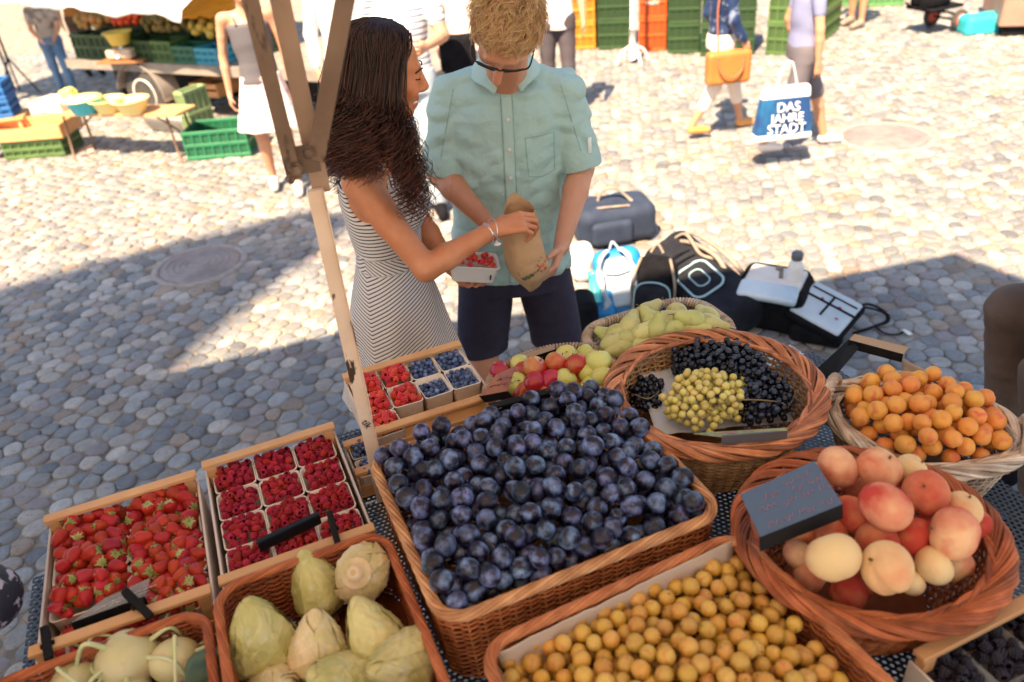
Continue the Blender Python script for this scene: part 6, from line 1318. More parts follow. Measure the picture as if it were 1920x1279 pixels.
# trailer stall
dz = .56; D0 = PX(150, 113, dz); D1 = PX(450, 128, dz); an = math.atan2(D1[1] - D0[1], D1[0] - D0[0]); nv = a_([-math.sin(an), math.cos(an), 0]); ux_ = a_([math.cos(an), math.sin(an), 0]); O_ = D0 * [1, 1, 0]; Ld = np.linalg.norm(D1 - D0)
e = empty('market_trailer', tuple(O_), an, 'low flatbed market trailer loaded with green crates, with a grey mudguard over its wheel', 'trailer')
M_bed = mat('trailer bed', (.20, .17, .15), (.28, .24, .20), 8, .7); q = MB(); q.box((Ld * .9, 1.0, dz - .03), (Ld * 2.0, 2.0, .05)); q.box((Ld * .9, .0, dz - .035), (Ld * 2.0, .03, .09)); q.build('flatbed', M_bed, e, smooth=False)
M_tyre = mat('tyre rubber', (.03, .03, .03), (.06, .055, .05), 20, .85, .3, 60); M_rimw = mat('dusty wheel rim', (.80, .79, .77), (.62, .61, .60), 14, .5, metal=.3); M_mud = mat('grey mudguard', (.22, .20, .19), (.30, .27, .25), 10, .5)
wc = Mi_w = rz(-an) @ (PX(318, 214, 0) - O_) + a_([0, -.10, 0]); wr_ = .25
ty = MB(); ty.lathe([(wr_ * .62, -.06), (wr_ * .9, -.07), (wr_, -.05), (wr_, .05), (wr_ * .9, .07), (wr_ * .62, .06)], 32, (wc[0] - .02, wc[1] - .04, wr_), rot((1, 0, 0), PI / 2)); wo = ty.build('wheel', M_tyre, e)
q = MB(); q.lathe([(.001, .05), (.05, .05), (.06, .03), (wr_ * .45, .025), (wr_ * .58, .065), (wr_ * .63, .065), (wr_ * .63, -.05)], 28, (wc[0] - .02, wc[1] - .04, wr_), rot((1, 0, 0), PI / 2)); q.build('rim', M_rimw, wo)
G = [[(wc[0] - .02 + (wr_ + .06) * math.cos(t), wc[1] - .15 + y, wr_ + (wr_ + .06) * math.sin(t)) for y in (0, .005, .11, .22, .225)] for t in np.linspace(-.15, PI * .95, 18)]
q = MB(); q.grid(G); o = q.build('mudguard', M_mud, e); md = o.modifiers.new('Solidify', 'SOLIDIFY'); md.thickness = .008
q = MB()
for x in (.1, Ld * 1.1, Ld * 1.8): q.box((x, .3, dz / 2 - .03), (.05, .05, dz - .07))
q.box((Ld * .9, .75, .26), (Ld * 2, .05, .40)); q.build('chassis', mat('dark chassis', (.02, .018, .018), None, rough=.8), e, smooth=False)
def tpos(x, y, z): return tuple(O_ + ux_ * x + nv * y + a_([0, 0, z]))
g3 = np.random.default_rng(33)
def wcrate(label, loc, ang, s, group=None):
    e = empty('wooden_crate', loc, ang, label, 'crate', group); w_, d_, h_ = s; q = MB(); q.box((0, 0, .01), (w_, d_, .012))
    for sy in (-1, 1):
        for z in (.04, h_ - .03): q.box((0, sy * d_ / 2, z), (w_, .008, .045))
        q.box((sy * w_ / 2, 0, h_ / 2), (.01, d_, h_ * .9))
    q.build('slat_wall', M_wood, e, smooth=False); return e
def veg(label, cat, name, loc, rx_, ry_, hh, r, n, mtl, seed):
    P_ = heap(lambda a, b: (a / rx_) ** 2 + (b / ry_) ** 2 < 1, (-rx_, rx_, -ry_, ry_), lambda a, b: hh * (1 - (a / rx_) ** 2) * (1 - (b / ry_) ** 2), r, n, seed, 8, .8, r * 4)
    q = MB(); s_ = MB(); s_.sphere((0, 0, 0), r, 8, 6); gg = np.random.default_rng(seed)
    for p in P_: q.addm(s_, None, p, sc=gg.uniform(.7, 1.2, 3) if name != 'tomatoes' else 1.0)
    o = q.build(name, mtl); o.location = loc; return tag(o, label, cat, kind='stuff')
M_tom = mat('tomato skin', (.62, .03, .01), (.70, .10, .02), 20, .25, rnd=.05)
k_ = 0; nms = ['first', 'second', 'third', 'fourth', 'fifth', 'sixth', 'seventh', 'eighth']
for i, (col, hh) in enumerate(((DGR, .24), (DGR, .24), (DGR, .22), (DGR, .2), (LGR, .2), ((.03, .15, .09), .16), (TEA, .15))):
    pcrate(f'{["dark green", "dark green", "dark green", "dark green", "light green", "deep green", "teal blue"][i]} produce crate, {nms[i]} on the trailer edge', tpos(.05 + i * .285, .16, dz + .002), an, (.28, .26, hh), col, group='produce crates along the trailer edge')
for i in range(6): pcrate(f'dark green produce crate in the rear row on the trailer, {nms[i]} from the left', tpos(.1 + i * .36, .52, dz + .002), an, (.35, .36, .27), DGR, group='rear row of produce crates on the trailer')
M_herb = mat('dark vegetables', (.045, .06, .012), (.20, .12, .03), 18, .7, c3=(.35, .22, .04)); M_car = mat('carrots and roots', (.45, .16, .03), (.24, .20, .06), 16, .6, c3=(.5, .42, .2)); M_yel = mat('yellow peppers', (.62, .36, .03), (.35, .30, .06), 14, .4)
veg('heap of bright red tomatoes on top of the green crates', 'tomatoes', 'tomatoes', tpos(.62, .35, dz + .27), .24, .22, .13, .036, 150, M_tom, 1)
veg('mixed orange and brown root vegetables left of the tomatoes', 'vegetables', 'root_vegetables', tpos(.15, .40, dz + .26), .33, .28, .05, .04, 90, M_car, 2)
veg('dark leafy vegetables heaped right of the tomatoes', 'vegetables', 'leafy_vegetables', tpos(1.25, .42, dz + .24), .45, .30, .08, .045, 130, M_herb, 3)
veg('yellow peppers and squash near the orange tarp', 'vegetables', 'yellow_vegetables', tpos(1.75, .35, dz + .22), .28, .24, .06, .042, 60, M_yel, 4)
for i, (x, z, w_, lb) in enumerate(((.25, .02, .4, 'pale wooden crate under the trailer on the left of the wheel'), (1.22, .2, .36, 'wooden crate under the trailer just right of the mudguard'))): wcrate(lb, tpos(x + .2, .35, z), an, (w_, .3, .14))
tp = tpos(1.35, -.12, 0); e = empty('fruit_tray', (tp[0], tp[1], 0), an, 'shallow grey tray lined with paper on the stones right of the trailer wheel', 'tray'); q = MB(); R2 = []
for f_, z in ((.02, .01), (.85, .01), (1, .14), (1.03, .15), (.98, .15), (.84, .02), (.02, .02)): p = rring(.30 * f_, .20 * f_, .03); R2.append(np.concatenate([p, np.full((len(p), 1), z)], 1))
q.grid(np.array(R2), cu=True); q.build('tray_wall', mat('grey tray plastic', (.45, .42, .40), None, rough=.5), e); soft('paper_lining', M_paperb, e, (0, 0, .12), (.24, .14, .02), rr=.02, amp=.02, sc_=22)
pcrate('pale green crate standing on end beside the walking woman', tpos(1.72, -.22, 0.0), an, (.12, .3, .42), (.30, .42, .20))
# scale
sp = PX(270, 108, .62) ; e = empty('market_scale', tpos(.72, -.02, dz + .06), an + .3, 'old cream market scale with a mustard yellow bowl on the trailer edge', 'scale')
q = MB(); q.box((0, 0, -.03), (.5, .22, .02)); q.build('scale_board', mat('brown board', (.30, .13, .05), None, rough=.6), e, smooth=False)
soft('scale_body', mat('cream enamel', (.55, .45, .33), (.48, .38, .28), 10, .4), e, (-.02, 0, .035), (.14, .07, .05), rr=.03, amp=.0, vox=.01); q = MB(); q.cyl((.0, 0, .08), (.0, 0, .11), .03); q.cyl((-.02, -.072, .04), (-.02, -.078, .04), .04); q.build('dial', M_silver, e)
o = bowl('mustard yellow plastic bowl sitting on the market scale', tpos(.72, -.02, dz + .175), .13, .12, M_ys)
# awning of the far stall and orange tarp
e = empty('far_awning', tpos(-1.2, -.42, 0), an, 'white awning of the far vegetable stall with a wavy lower edge', 'awning'); G = []
for x in np.linspace(-1.2, 3.3, 46):
    wv = .022 * math.sin(x * 7) + .012 * math.sin(x * 17); G.append([(x, 0.0 + .02 * math.sin(x * 5), 1.22 + wv - .05 * x), (x, .03, 1.29 - .05 * x), (x, .9, 1.6 - .03 * x), (x, 2.0, 1.95 - .02 * x)])
q = MB(); q.grid(G, flip=True); o = q.build('awning_cloth', mat('white blue awning cloth', (.78, .80, .80), (.60, .70, .76), 6, .9, stretch=(.3, .3, 6), trans=.2), e); md = o.modifiers.new('Solidify', 'SOLIDIFY'); md.thickness = .004
for x in (-.9, 3.25): q = MB(); q.cyl((x, .9, 0), (x, .9, 1.45), .015); q.build('awning_pole', M_steel, e)
o = sheet('orange_tarp', [tpos(1.15, .12, .93), tpos(2.0, .12, .98), tpos(2.05, .5, 1.12), tpos(1.1, .5, 1.10)], 'bright orange yellow tarp hanging over the right half of the vegetable stall', mat('orange tarp', (.80, .36, .01), (.72, .30, .01), 5, .6, trans=.3), .004, .03, 16, 3, 'tarp')
q = MB(); 
for a in range(3): q.cyl((0, 0, .42), (.22 * math.cos(a * 2.1), .22 * math.sin(a * 2.1), 0), .010)
q.cyl((0, 0, .38), (0, 0, 1.1), .014); o = q.build('umbrella_tripod', M_dk); o.location = PX(40, 175, 0); tag(o, 'black metal tripod stand at the far left beside the stall', 'stand')
# ---------------------------------------------------------------- right side crates
def stack(px, py, n, col, lbl, w_=.40, h_=.30, an_=-.28, names=('bottom', 'middle', 'top'), d_=.4, grp=None):
    b = PX(px, py, 0)
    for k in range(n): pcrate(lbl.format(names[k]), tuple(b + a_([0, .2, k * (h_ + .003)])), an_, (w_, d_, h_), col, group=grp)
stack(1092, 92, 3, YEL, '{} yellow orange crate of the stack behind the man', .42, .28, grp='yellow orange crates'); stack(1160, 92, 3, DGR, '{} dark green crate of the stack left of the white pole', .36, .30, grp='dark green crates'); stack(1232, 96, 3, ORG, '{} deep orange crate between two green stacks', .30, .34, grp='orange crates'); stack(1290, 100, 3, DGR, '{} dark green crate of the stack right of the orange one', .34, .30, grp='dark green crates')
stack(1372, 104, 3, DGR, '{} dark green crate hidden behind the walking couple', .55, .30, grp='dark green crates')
c0 = PX(1512, 106, 0); c1 = PX(1575, 55, 0); an2 = math.atan2(c1[1] - c0[1], c1[0] - c0[0])
for k in range(3): pcrate(('bottom', 'middle', 'top')[k] + ' moss green crate of the stack right of the walking man', tuple((c0 + c1) / 2 + a_([-math.sin(an2), math.cos(an2), 0]) * .22 + a_([0, 0, k * .303])), an2, (np.linalg.norm(c1 - c0), .42, .30), LGR, group='moss green crates')
for i, (px, py) in enumerate(((1600, 12), (1660, 14), (1570, 15))): pcrate(['green crate far back near the bare legs', 'green crate far back right of the bare legs', 'green crate far back left of the bare legs'][i], tuple(PX(px, py, 0) + a_([0, .3, 0])), -.2, (.6, .4, .35), (.12, .32, .12), group='green crates far back')
text('mehr', .07, mat('white print', (.85, .8, .75), None), 'crate_print', [o for o in bpy.data.objects if o.get('label', '').startswith('middle deep orange')][0], (0, -.206, .17), rot((1, 0, 0), PI / 2))
# umbrella stand
b = PX(1186, 118, 0); e = empty('parasol_stand', tuple(b), .3, 'white metal parasol pole on a four footed base', 'parasol stand'); q = MB(); q.cyl((0, 0, .04), (0, 0, 2.6), .024, sides=14); q.cyl((0, 0, .04), (0, 0, .35), .034, sides=14); q.build('pole', M_plw, e)
for k in range(4): q = MB(); a = k * PI / 2; q.tubes(catmull([(0.02 * math.cos(a), .02 * math.sin(a), .16), (.12 * math.cos(a), .12 * math.sin(a), .13), (.19 * math.cos(a), .19 * math.sin(a), .01)], 4), .016, 6); q.build('foot', M_plw, e)
q = MB(); q.box((.03, -.02, .75), (.05, .02, .03)); q.build('knob', M_plw, e)
# right trailer and hand cart
b = PX(1868, 70, .0); e = empty('wooden_trailer', tuple(b), -.35, 'brown wooden trailer box cut off at the right edge', 'trailer'); q = MB(); q.box((.9, .5, .50), (1.8, 1.0, .8), bev=.01); q.build('box_body', mat('brown panel', (.30, .16, .12), (.36, .20, .15), 6, .5), e, smooth=False); q = MB(); q.box((.9, .5, .05), (1.7, .9, .1)); q.build('undercarriage', M_dk, e, smooth=False)
b = PX(1795, 58, 0); e = empty('hand_cart', tuple(b), .4, 'dark hand cart with a red hubbed wheel', 'cart'); w1 = MB(); w1.lathe([(.07, -.02), (.10, -.028), (.11, 0), (.10, .028), (.07, .02)], 24, (0, 0, .11), rot((1, 0, 0), PI / 2)); w1 = w1.build('wheel', M_tyre, e); q = MB(); q.lathe([(.001, .03), (.03, .03), (.07, .022), (.07, -.02)], 20, (0, 0, .11), rot((1, 0, 0), PI / 2)); q.build('hub', mat('red hub', (.60, .10, .06), None, rough=.5), w1)
w2_ = dup(w1, parent=e); w2_.location = (.0, .35, 0)
q = MB(); q.cyl((0, -.03, .11), (0, .4, .11), .012); q.tubes(catmull([(0, 0, .13), (-.12, .05, .2), (-.35, .1, .24), (-.5, .1, .32)], 4), .014, 6); q.tubes(catmull([(-.05, .3, .16), (-.35, .3, .24), (-.5, .3, .32)], 4), .014, 6); q.box((-.2, .18, .26), (.45, .35, .03)); q.box((-.28, .18, .36), (.3, .3, .18), bev=.03); q.build('cart_frame', M_dk, e)
o = soft('teal_bag', mat('teal sack', (.02, .36, .44), (.03, .45, .52), 8, .7), None, PX(1838, 45, .08), (.2, .12, .10), rr=.05, amp=.01); tag(o, 'teal blue bag on the ground between the hand cart and the brown trailer', 'bag')
# ---------------------------------------------------------------- people further away
def stand(x, y, hd, s=1.0, stride=.0, armL=None, armR=None, lean=0, wid=.19, crouch=0):
    f = a_([math.cos(hd), math.sin(hd), 0]); l = a_([-f[1], f[0], 0]); o = a_([x, y, 0.]); U = a_([0, 0, 1.])
    g = lambda a, b, c: o + (f * a + l * b + U * c) * s
    return dict(f=f, l=l, s=s, hipL=g(0, .09, .92), hipR=g(0, -.09, .92), kneeL=g(stride * .55 + .03, .10, .50), kneeR=g(-stride * .35 + .02, -.10, .50), ankL=g(stride, .10, .09), ankR=g(-stride, -.10, .09 + abs(stride) * .15), footL=f, footR=f,
                shL=g(lean, wid, 1.44), shR=g(lean, -wid, 1.44), elL=g(*(armL[0] if armL else (-.02, .25, 1.15))), wrL=g(*(armL[1] if armL else (.08, .26, .90))), elR=g(*(armR[0] if armR else (-.02, -.25, 1.15))), wrR=g(*(armR[1] if armR else (.08, -.26, .90))), neck=g(lean, 0, 1.46), head=g(lean + .04, 0, 1.66), pel=g(0, 0, .95), g=g)
BGS = [mat('sunny skin', (.46, .23, .14), (.52, .27, .17), 8, .5), mat('warm skin', (.55, .27, .15), (.60, .30, .18), 8, .5)]
def bgperson(label, J, skin, top, bottom, hairm, shoe, sleeve_=.5, bot='shorts', hem=.5, fem=False, vox=.011, hairlong=False):
    s = J['s']; o = J['g'](0, 0, 0); e = empty('person', tuple(o), 0, label, 'person'); pts = a_([v for k, v in J.items() if isinstance(v, np.ndarray) and k not in ('f', 'l', 'footL', 'footR')]); lo = pts.min(0) - .18; hi = pts.max(0) + .2; lo[2] = 0; l, f = J['l'], J['f']; tg = math.atan2(f[1], f[0]) - PI / 2
    zz = lambda *a: [q_ * s for q_ in a]; cx = lambda t: J['pel'][0] + (J['neck'][0] - J['pel'][0]) * t; cy = lambda t: J['pel'][1] + (J['neck'][1] - J['pel'][1]) * t
    def torso(S, grow, z0=.85, z1=1.48, k=.02):
        z = np.array([z0, .95, 1.1, 1.25, 1.38, 1.48]); tt = np.clip((z - .95) / .5, 0, 1); m = z <= z1 + .01; wv = a_([.165, .165, .14 if fem else .15, .16, .17, .07]) * (.92 if fem else 1); dv = a_([.115, .115, .10, .11, .105, .05])
        loft(S, list(z * s), list(cx(tt)), list(cy(tt)), list(wv * s + grow), list(dv * s + grow), k=k, tang=tg)
    S = SDF(lo, hi, vox); torso(S, 0); S.rc(J['shL'] - l * .03, J['shR'] + l * .03, .05 * s, k=.03); limbs(S, J, s, fem); S.rc(J['neck'], J['head'] - [0, 0, .06 * s], .05 * s, k=.03)
    M, p = head(S, J['head'], f, (0, 0, 1), s)
    for sd, sg in (('L', 1), ('R', -1)):
        w_ = J['wr' + sd]; d = nrm(w_ - J['el' + sd]); hand(S, w_, d, -l * sg, f, s, curl=(.5, .6, .4))
    sdfobj(S, 'body', skin, e)
    S = SDF(lo, hi, vox); torso(S, .014 * s, .86 if bot != 'skirt' else .93); 
    if sleeve_: S.rc(J['shL'] - l * .02, J['shR'] + l * .02, .064 * s, k=.03)
    for sd in 'LR':
        if sleeve_: a, b = J['sh' + sd], J['el' + sd]; S.rc(a, a + (b - a) * min(sleeve_, 1), .066 * s, .056 * s, k=.02)
        if sleeve_ > 1: S.rc(J['el' + sd], J['el' + sd] + (J['wr' + sd] - J['el' + sd]) * .85, .055 * s, .045 * s, k=.02)
    if not sleeve_: S.cut(J['neck'] - [0, 0, .06 * s], (0, 0, 1))
    S.disp(lambda G: vnoise(G, 14, 3) * .008); sdfobj(S, 'top', top, e)
    if not sleeve_:
        q = MB()
        for sg in (-1, 1):
            for sf in (-1, 1): q.tubes(a_([J['neck'] - [0, 0, .07 * s] + l * sg * .085 * s + f * sf * .105 * s, J['neck'] + l * sg * .10 * s + [0, 0, .012] + f * sf * .01]) - o, .009 * s, 5)
        q.build('strap', top, e)
    S = SDF(lo, hi, vox); torso(S, .018 * s, .86); S.cut((0, 0, 1.0 * s), (0, 0, 1))
    z_ = [S.n]
    if bot == 'skirt': loft(S, zz(hem, .7, .9, .98), *[[J['pel'][k]] * 4 for k in (0, 1)], zz(.27, .24, .18, .15), zz(.22, .19, .14, .11), tang=tg, k=.01, fold=lambda th, z: .04 * np.sin(8 * th))
    else:
        for sd in 'LR':
            h_, kn, an_ = J['hip' + sd], J['knee' + sd], J['ank' + sd]; t = 1.0 if hem < .45 else (.92 - hem) / .42; S.rc(h_, h_ + (kn - h_) * t, .10 * s, .085 * s if t < 1 else .075 * s, k=.03)
            if hem < .45: S.rc(kn, kn + (an_ - kn) * min(1, (.5 - hem) / .41), .072 * s, .062 * s, k=.02)
    S.disp(lambda G: vnoise(G, 14, 5) * .006); sdfobj(S, 'skirt' if bot == 'skirt' else 'trousers' if hem < .45 else 'shorts', bottom, e)
    S = SDF(J['head'] - .25 * s, J['head'] + .2 * s, vox); S.el(p(0, -.02, .034), a_([.086, .10, .096]) * s, M); 
    if hairlong: S.rc(p(0, -.05, -.02), p(0, -.07, -.2), .08 * s, .05 * s, k=.03)
    S.el(p(0, .10, -.03), a_([.09, .09, .10]) * s, M, sub=True); sdfobj(S, 'hair', hairm, e)
    for sd in 'LR':
        an_ = J['ank' + sd]; S = SDF(an_ - .25 * s, an_ + .25 * s, vox * .8); S.rc(an_ - [0, 0, .04 * s], an_ + f * .17 * s - [0, 0, .058 * s], .048 * s, .036 * s, k=.02); S.cut((0, 0, max(an_[2] - .088 * s, .001)), (0, 0, -1)); sdfobj(S, 'shoe', shoe, e)
    return e
H_d = mat('dark hair', (.04, .02, .012), None, rough=.5); H_b = mat('light brown hair', (.22, .13, .06), None, rough=.5); M_flor = mat('white floral cotton', (.78, .72, .70), (.70, .30, .30), 22, .8, lo=.56, hi=.62, c3=(.35, .30, .34)); M_charc = mat('charcoal top', (.09, .085, .10), None, rough=.8)
# woman in tank top
J = stand(-1.60, 5.85, -1.35, .86, .10, armL=((-.02, .23, 1.15), (.02, .25, .88)), armR=((-.04, -.25, 1.15), (.03, -.27, .87)))
bgperson('woman in a charcoal tank top and floral skirt walking past the green crate', J, BGS[0], M_charc, M_flor, H_b, mat('white trainer', (.7, .68, .66), None, rough=.6), 0, 'skirt', .56, True)
# crouching stallholder in jeans
M_apr_ = mat('printed shirt', (.42, .36, .34), (.20, .17, .17), 16, .8, lo=.5, hi=.56); M_jean = mat('blue jeans', (.07, .15, .30), (.12, .22, .38), 10, .8)
b = PX(118, 172, 0); J = stand(b[0] + .12, b[1] - .1, -1.2, .64, .08, armL=((.12, .22, 1.15), (.28, .12, 1.0)), armR=((.12, -.22, 1.15), (.28, -.12, 1.0)))
bgperson('stallholder in blue jeans and a grey patterned shirt behind the low bench', J, BGS[1], M_apr_, M_jean, H_d, M_dk, .6, 'trousers', .1)
b = PX(150, 150, 0); J = stand(b[0] + .1, b[1] + .25, -1.0, .72, .05); bgperson('person in an orange apron half hidden behind the stallholder in jeans', J, BGS[1], mat('orange apron', (.50, .20, .04), (.42, .15, .03), 8, .8), mat('brown trousers', (.12, .07, .04), None, rough=.8), H_d, M_dk, .5, 'trousers', .1)
b = PX(28, 188, 0); J = stand(b[0] - .12, b[1] - .2, -.9, .52, 0); bgperson('child in a navy striped top by the blue crates', J, BGS[1], mat('navy striped jersey', (.05, .06, .10), (.35, .38, .45), 30, .8, stretch=(.1, .1, 3)), M_dk, mat('pale hat', (.45, .45, .5), None), M_dk, .5, 'shorts', .45)
# shoppers behind the couple
J = stand(-1.02, 6.15, -1.3, .90, .05); bgperson('shopper in a loose white shirt behind the dark haired woman', J, BGS[0], M_wht, mat('light grey trousers', (.55, .55, .55), None, rough=.8), H_b, M_strap, 1.3, 'trousers', .1)
M_st = mat('blue and white stripes', (.78, .76, .75), None, rough=.8); nn_ = M_st.node_tree; wv = nn_.nodes.new('ShaderNodeTexWave'); wv.bands_direction = 'Z'; wv.inputs['Scale'].default_value = 9; tcn = nn_.nodes.new('ShaderNodeTexCoord'); nn_.links.new(tcn.outputs['Object'], wv.inputs[0]); cr_ = nn_.nodes.new('ShaderNodeMix'); cr_.data_type = 'RGBA'; mrn = nn_.nodes.new('ShaderNodeMapRange'); mrn.inputs[1].default_value = .6; mrn.inputs[2].default_value = .7; nn_.links.new(wv.outputs[1], mrn.inputs[0]); nn_.links.new(mrn.outputs[0], cr_.inputs[0]); cr_.inputs[6].default_value = (.78, .76, .75, 1); cr_.inputs[7].default_value = (.20, .26, .38, 1); nn_.links.new(cr_.outputs[2], nn_.nodes['Principled BSDF'].inputs[0])
J = stand(-.50, 5.1, -1.4, .96, .0, armL=((.12, .25, 1.2), (.28, .12, 1.18))); bgperson('shopper in a blue and white striped shirt behind the dark haired woman', J, BGS[0], M_st, mat('light denim', (.35, .42, .5), None, rough=.8), H_b, M_dk, .6, 'trousers', .1)
J = stand(-.10, 5.7, -2.2, .90, .0, armR=((.05, -.26, 1.18), (.22, -.12, 1.05))); bgperson('shopper in a pale top with a dark shoulder bag between the couple and the crates', J, BGS[0], mat('pale pink top', (.70, .60, .56), None, rough=.8), mat('pale trousers', (.6, .55, .5), None, rough=.8), H_b, M_dk, .3, 'trousers', .1)
o = soft('shoulder_bag', M_dk, None, (-.18, 5.46, .95), (.12, .05, .12), rr=.04, amp=.004); tag(o, 'dark shoulder bag of the shopper in the pale top', 'bag')
J = stand(.62, 7.1, -1.6, .86, .06); bgperson('person in a white top and dark trousers just behind the shoulder of the man', J, BGS[0], M_wht, mat('dark grey trousers', (.06, .05, .06), None, rough=.8), H_b, M_dk, .5, 'trousers', .1)
# walking couple
M_jack = mat('navy patterned jacket', (.008, .026, .09), (.14, .18, .28), 16, .5, lo=.54, hi=.62)
J = stand(1.78, 6.22, 0.10, .76, .30, armL=((-.05, .23, 1.16), (.10, .26, .94)), armR=((.02, -.24, 1.16), (.14, -.24, .95)))
bgperson('walking woman in a navy patterned jacket and white trousers with an orange handbag', J, BGS[0], M_jack, mat('white short trousers', (.74, .66, .58), None, rough=.8), H_b, mat('orange sandal', (.6, .28, .08), None, rough=.6), 1.3, 'trousers', .3, True)
pb_ = J['g'](.0, -.22, .72); e = empty('handbag', tuple(pb_), .1, 'orange leather handbag hanging at the side of the walking woman', 'handbag'); M_or = mat('orange leather', (.48, .18, .045), (.42, .14, .03), 6, .5); soft('bag_body', M_or, e, (0, 0, 0), (.17, .05, .12), rr=.03, amp=.002, vox=.01); q = MB(); strap(q, [(-.10, -.05, .08), (-.08, -.07, -.02), (0, -.075, -.06), (.08, -.07, -.02), (.10, -.05, .08)], .016, .008); strap(q, [(-.08, 0, .10), (-.09, .03, .4), (-.05, .05, .60)], .02, .006); q.build('handle', mat('brown strap', (.35, .12, .06), None, rough=.6), e)
J = stand(2.20, 5.66, 0.05, .77, .34, armL=((-.05, .26, 1.16), (.05, .28, .9)), armR=((.02, -.25, 1.15), (.04, -.25, .86)))
bgperson('walking man in a lavender shirt and grey shorts carrying a tote bag', J, BGS[0], mat('lavender shirt', (.22, .24, .40), (.18, .20, .34), 5, .8), mat('grey shorts', (.11, .10, .12), None, rough=.8), H_d, mat('white shoe', (.78, .70, .66), None, rough=.6), .55, 'shorts', .52)
# tote bag with white lettering
hb = J['wrR']; e = empty('tote_bag', (hb[0] - .24, hb[1] - .10, hb[2] - .46), .02, 'blue tote bag with white borders and lettering carried by the walking man', 'tote bag')
M_tb = mat('tote blue print', (.006, .045, .16), (.012, .16, .34), 3.5, .5, lo=.42, hi=.62)
S = SDF((-.3, -.15, -.05), (.3, .15, .58), .01); 
def tote(G): z = G[..., 2]; w_ = .235 - .05 * np.clip(z / .42, 0, 1); d_ = .075 - .045 * np.clip(z / .42, 0, 1); q_ = np.stack([np.abs(G[..., 0]) - w_, np.abs(G[..., 1]) - d_, np.abs(z - .21) - .21], -1) + .02; return np.linalg.norm(np.maximum(q_, 0), axis=-1) + np.minimum(q_.max(-1), 0) - .02
S.un((-.28, -.1, 0), (.28, .1, .45), tote, .01); S.disp(lambda G: vnoise(G, 12, 8) * .007)
V, F = S.mesh(); V = smoothV(V, F, 1); z = V[F].mean(1)[:, 2]; edge = (z < .055) | (z > .335); q = MB(); q.add(V, F[~edge], 0); q.add(V, F[edge], 1); q.build('bag_panel', [M_tb, M_wht], e)
q = MB(); strap(q, [(-.08, 0, .40), (-.04, 0, .54), (.02, 0, .60), (.05, 0, .54), (.09, 0, .40)], .03, .008); q.build('handle', M_wht, e)
e.scale = (.86, .86, .86)
M_wp = mat('white lettering', (.82, .82, .84), None, rough=.6)
for tx, z, sz in (('DAS', .275, .10), ('JAHRE', .19, .095), ('STADT', .105, .10)): text(tx, sz, M_wp, 'white_lettering', e, (.0, -.088 - .02 * (.3 - z), z), rot((1, 0, 0), PI / 2 - .1), .004)
# bare legs far back
b = PX(1604, 48, 0); J = stand(b[0], b[1], -2.6, .9, .04); bgperson('shopper with bare legs by the green crates far back on the right', J, BGS[0], mat('grey top', (.3, .3, .32), None), mat('dark short', (.1, .1, .1), None), H_d, M_strap, .5, 'shorts', .6, vox=.014)
# person crouching at the right edge, cut off by the picture
kn = PYf(1905, 700, 1.78); hd_ = PYf(1850, 372, 1.66); J = dict(f=a_([-.9, -.3, 0]), l=a_([.3, -.9, 0]), s=1.0)
x0, y0 = kn[0], kn[1]; base_ = a_([x0 + .50, y0 + .08, 0]); e = empty('person', tuple(base_), 0, 'crouching person in brown trousers and grey green shirt cut off at the right edge', 'person')
pel = base_ + a_([.02, .0, .55]); nk = a_([hd_[0] + .36, hd_[1] + .12, 1.20]); S = SDF(base_ - [.75, .5, 0], base_ + [.75, .6, 1.72], .009); l_ = a_([.3, -.95, 0])
S.rc(pel, nk - [0, 0, .1], .14, .13, k=.03); S.rc(nk - l_ * .15 - [0, 0, .05], nk + l_ * .15 - [0, 0, .05], .055, k=.04); S.rc(nk, hd_ + [.08, 0, -.05], .05, k=.03); Mh_, ph_ = head(S, hd_ + a_([.10, 0, .03]), (-.9, -.25, -.3), (-.2, 0, 1)); 
ks = [kn + a_([.03, .0, -.03]), kn + a_([.10, .32, .0])]; fs = [kn + a_([.16, .02, 0]), kn + a_([.2, .3, 0])]
for k2, f2 in zip(ks, fs): S.rc(pel, k2, .10, .065, k=.03); f2 = a_([f2[0], f2[1], .08]); S.rc(k2, f2, .06, .04, k=.02); S.rc(f2, f2 + a_([-.15, 0, -.04]), .04, .03, k=.02)
elb = PYf(1950, 650, 1.70); wr3 = elb + a_([.16, .02, -.20]); sh3 = nk + l_ * .17 - [0, 0, .05]; S.rc(sh3, elb, .05, .042, k=.02); S.rc(elb, wr3, .042, .028, k=.01); hand(S, wr3, (-.4, .1, -.8), (-.5, .8, 0), (1, 0, 0)); sh4 = nk - l_ * .17; S.rc(sh4, sh4 + a_([.14, .05, -.28]), .05, .042, k=.02); S.rc(sh4 + a_([.14, .05, -.28]), sh4 + a_([.18, .0, -.50]), .042, .028); hand(S, sh4 + a_([.18, .0, -.50]), (0, -.1, -1), (0, -1, 0), (1, 0, 0)); sdfobj(S, 'body', M_skm, e)
S = SDF(base_ - [.75, .5, 0], base_ + [.75, .6, 1.72], .008)
for k2, f2 in zip(ks, fs): S.rc(pel, k2, .125, .085, k=.03); f2 = a_([f2[0], f2[1], .14]); S.rc(k2, f2, .082, .062, k=.02)
S.disp(lambda G: vnoise(G * [1, 1, 1.6], 22, 3) * .007); sdfobj(S, 'trousers', mat('brown corduroy', (.11, .072, .058), (.15, .10, .08), 10, .85, .4, 200), e)
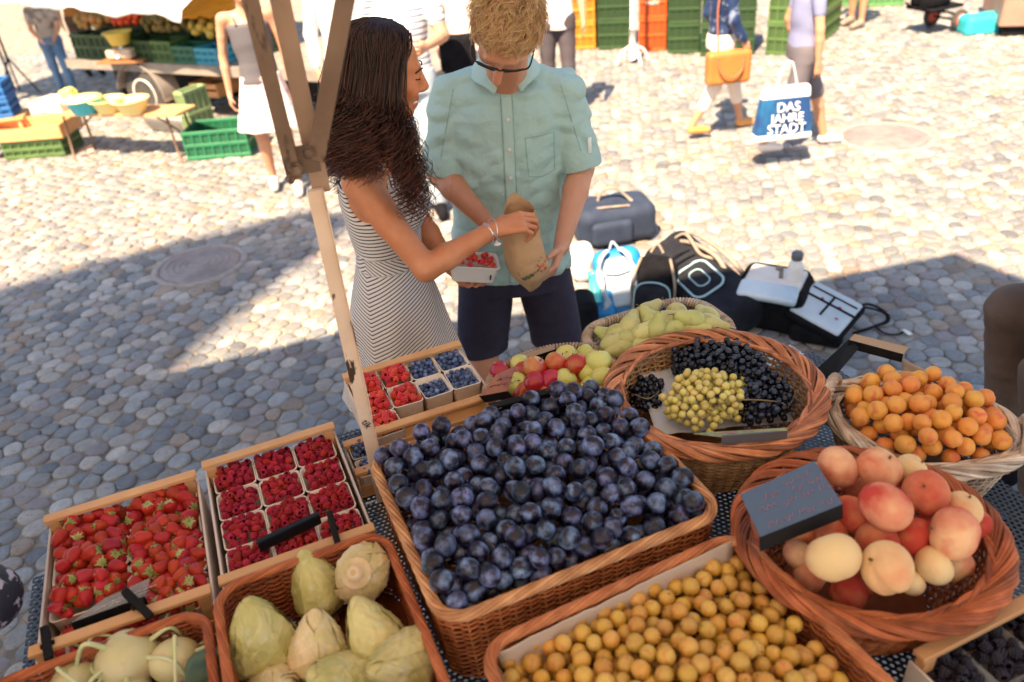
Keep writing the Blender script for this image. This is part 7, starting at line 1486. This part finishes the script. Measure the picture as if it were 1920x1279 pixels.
S = SDF(base_ - [.75, .6, 0], base_ + [.75, .6, 1.72], .008); S.rc(pel + [0, 0, .05], nk - [0, 0, .1], .165, .15, k=.03); S.rc(nk - l_ * .15 - [0, 0, .05], nk + l_ * .15 - [0, 0, .05], .075, k=.04); S.rc(sh3, elb, .07, .062, k=.02); S.rc(elb, elb + (wr3 - elb) * .3, .06, .055, k=.02); S.rc(sh4, sh4 + a_([.14, .05, -.28]), .07, .06); S.disp(lambda G: vnoise(G, 20, 9) * .007); sdfobj(S, 'shirt', mat('grey green shirt', (.24, .32, .30), (.28, .36, .34), 6, .85, .3, 300), e)
S = SDF(hd_ - [.15, .2, .28], hd_ + [.32, .2, .22], .007); S.el(ph_(0, -.02, .034), a_([.088, .104, .100]), Mh_); S.rc(ph_(0.05, -.02, -.0), hd_ + a_([.11, -.05, -.19]), .06, .035, k=.04); S.rc(ph_(-.05, -.02, -.0), hd_ + a_([.15, .09, -.19]), .06, .035, k=.04); S.el(ph_(0, .10, -.03), a_([.065, .085, .09]), Mh_, sub=True); S.disp(lambda G: vnoise(G * [2, 2, .4], 40, 2) * .003); sdfobj(S, 'hair', mat('brown hair', (.16, .06, .03), (.26, .11, .05), 40, .5, stretch=(3, 3, .3)), e)
for f2 in fs:
    S = SDF(a_([f2[0] - .32, f2[1] - .12, -.02]), a_([f2[0] + .16, f2[1] + .12, .2]), .009); S.rc(a_([f2[0] + .02, f2[1], .06]), a_([f2[0] - .17, f2[1], .045]), .055, .045, k=.02); S.cut((0, 0, .002), (0, 0, -1)); sdfobj(S, 'shoe', M_dk, e)
e.location.x += .085
# person at the left front, only the patterned sleeve reaches into the picture
M_pat = mat('dark blue floral cloth', (.008, .010, .022), (.34, .32, .42), 50, .7, .4, 120, lo=.56, hi=.60)
J = stand(-1.42, .98, .15, .98, .0, armR=((.12, -.24, 1.16), (.26, -.20, 1.02)), armL=((.26, .14, 1.20), (.46, .03, 1.04)))
J['elL'] = PX(-28, 1125, 1.03); J['wrL'] = PX(-150, 1190, 1.04); bgperson('person in a dark blue floral sleeve reaching in at the left front corner', J, BGS[1], M_pat, M_dk, H_d, M_dk, 1.6, 'trousers', .1, vox=.009)
# unseen sheet added high behind the camera, cut to the left shade outline
aw2 = awning('shade_sheet', 'unseen sheet added behind the camera to cast the left shade', [(-7.5, 3.2), (-3.40, 4.42), (-2.40, 4.92), (-1.35, 5.35), (-.95, 5.2), (-1.15, 4.65), (-1.5, 3.95), (-1.72, 3.3), (-1.9, 2.4), (-6.5, 1.6)], 9.0)
q = MB(); q.cyl((0, 0, -9.0), (0, 0, .1), .05); q.build('added_mast', M_steel, aw2)
aw = awning('stall_awning', 'white fabric roof of the fruit stall above the baskets', [(-4.2, 2.3), (-1.69, 3.36), (-.9, 3.60), (.2, 3.62), (1.19, 3.60), (2.46, 3.84), (2.80, 3.2), (3.1, 1.2), (1.6, -1.6), (-3.2, -1.6)], 2.62)
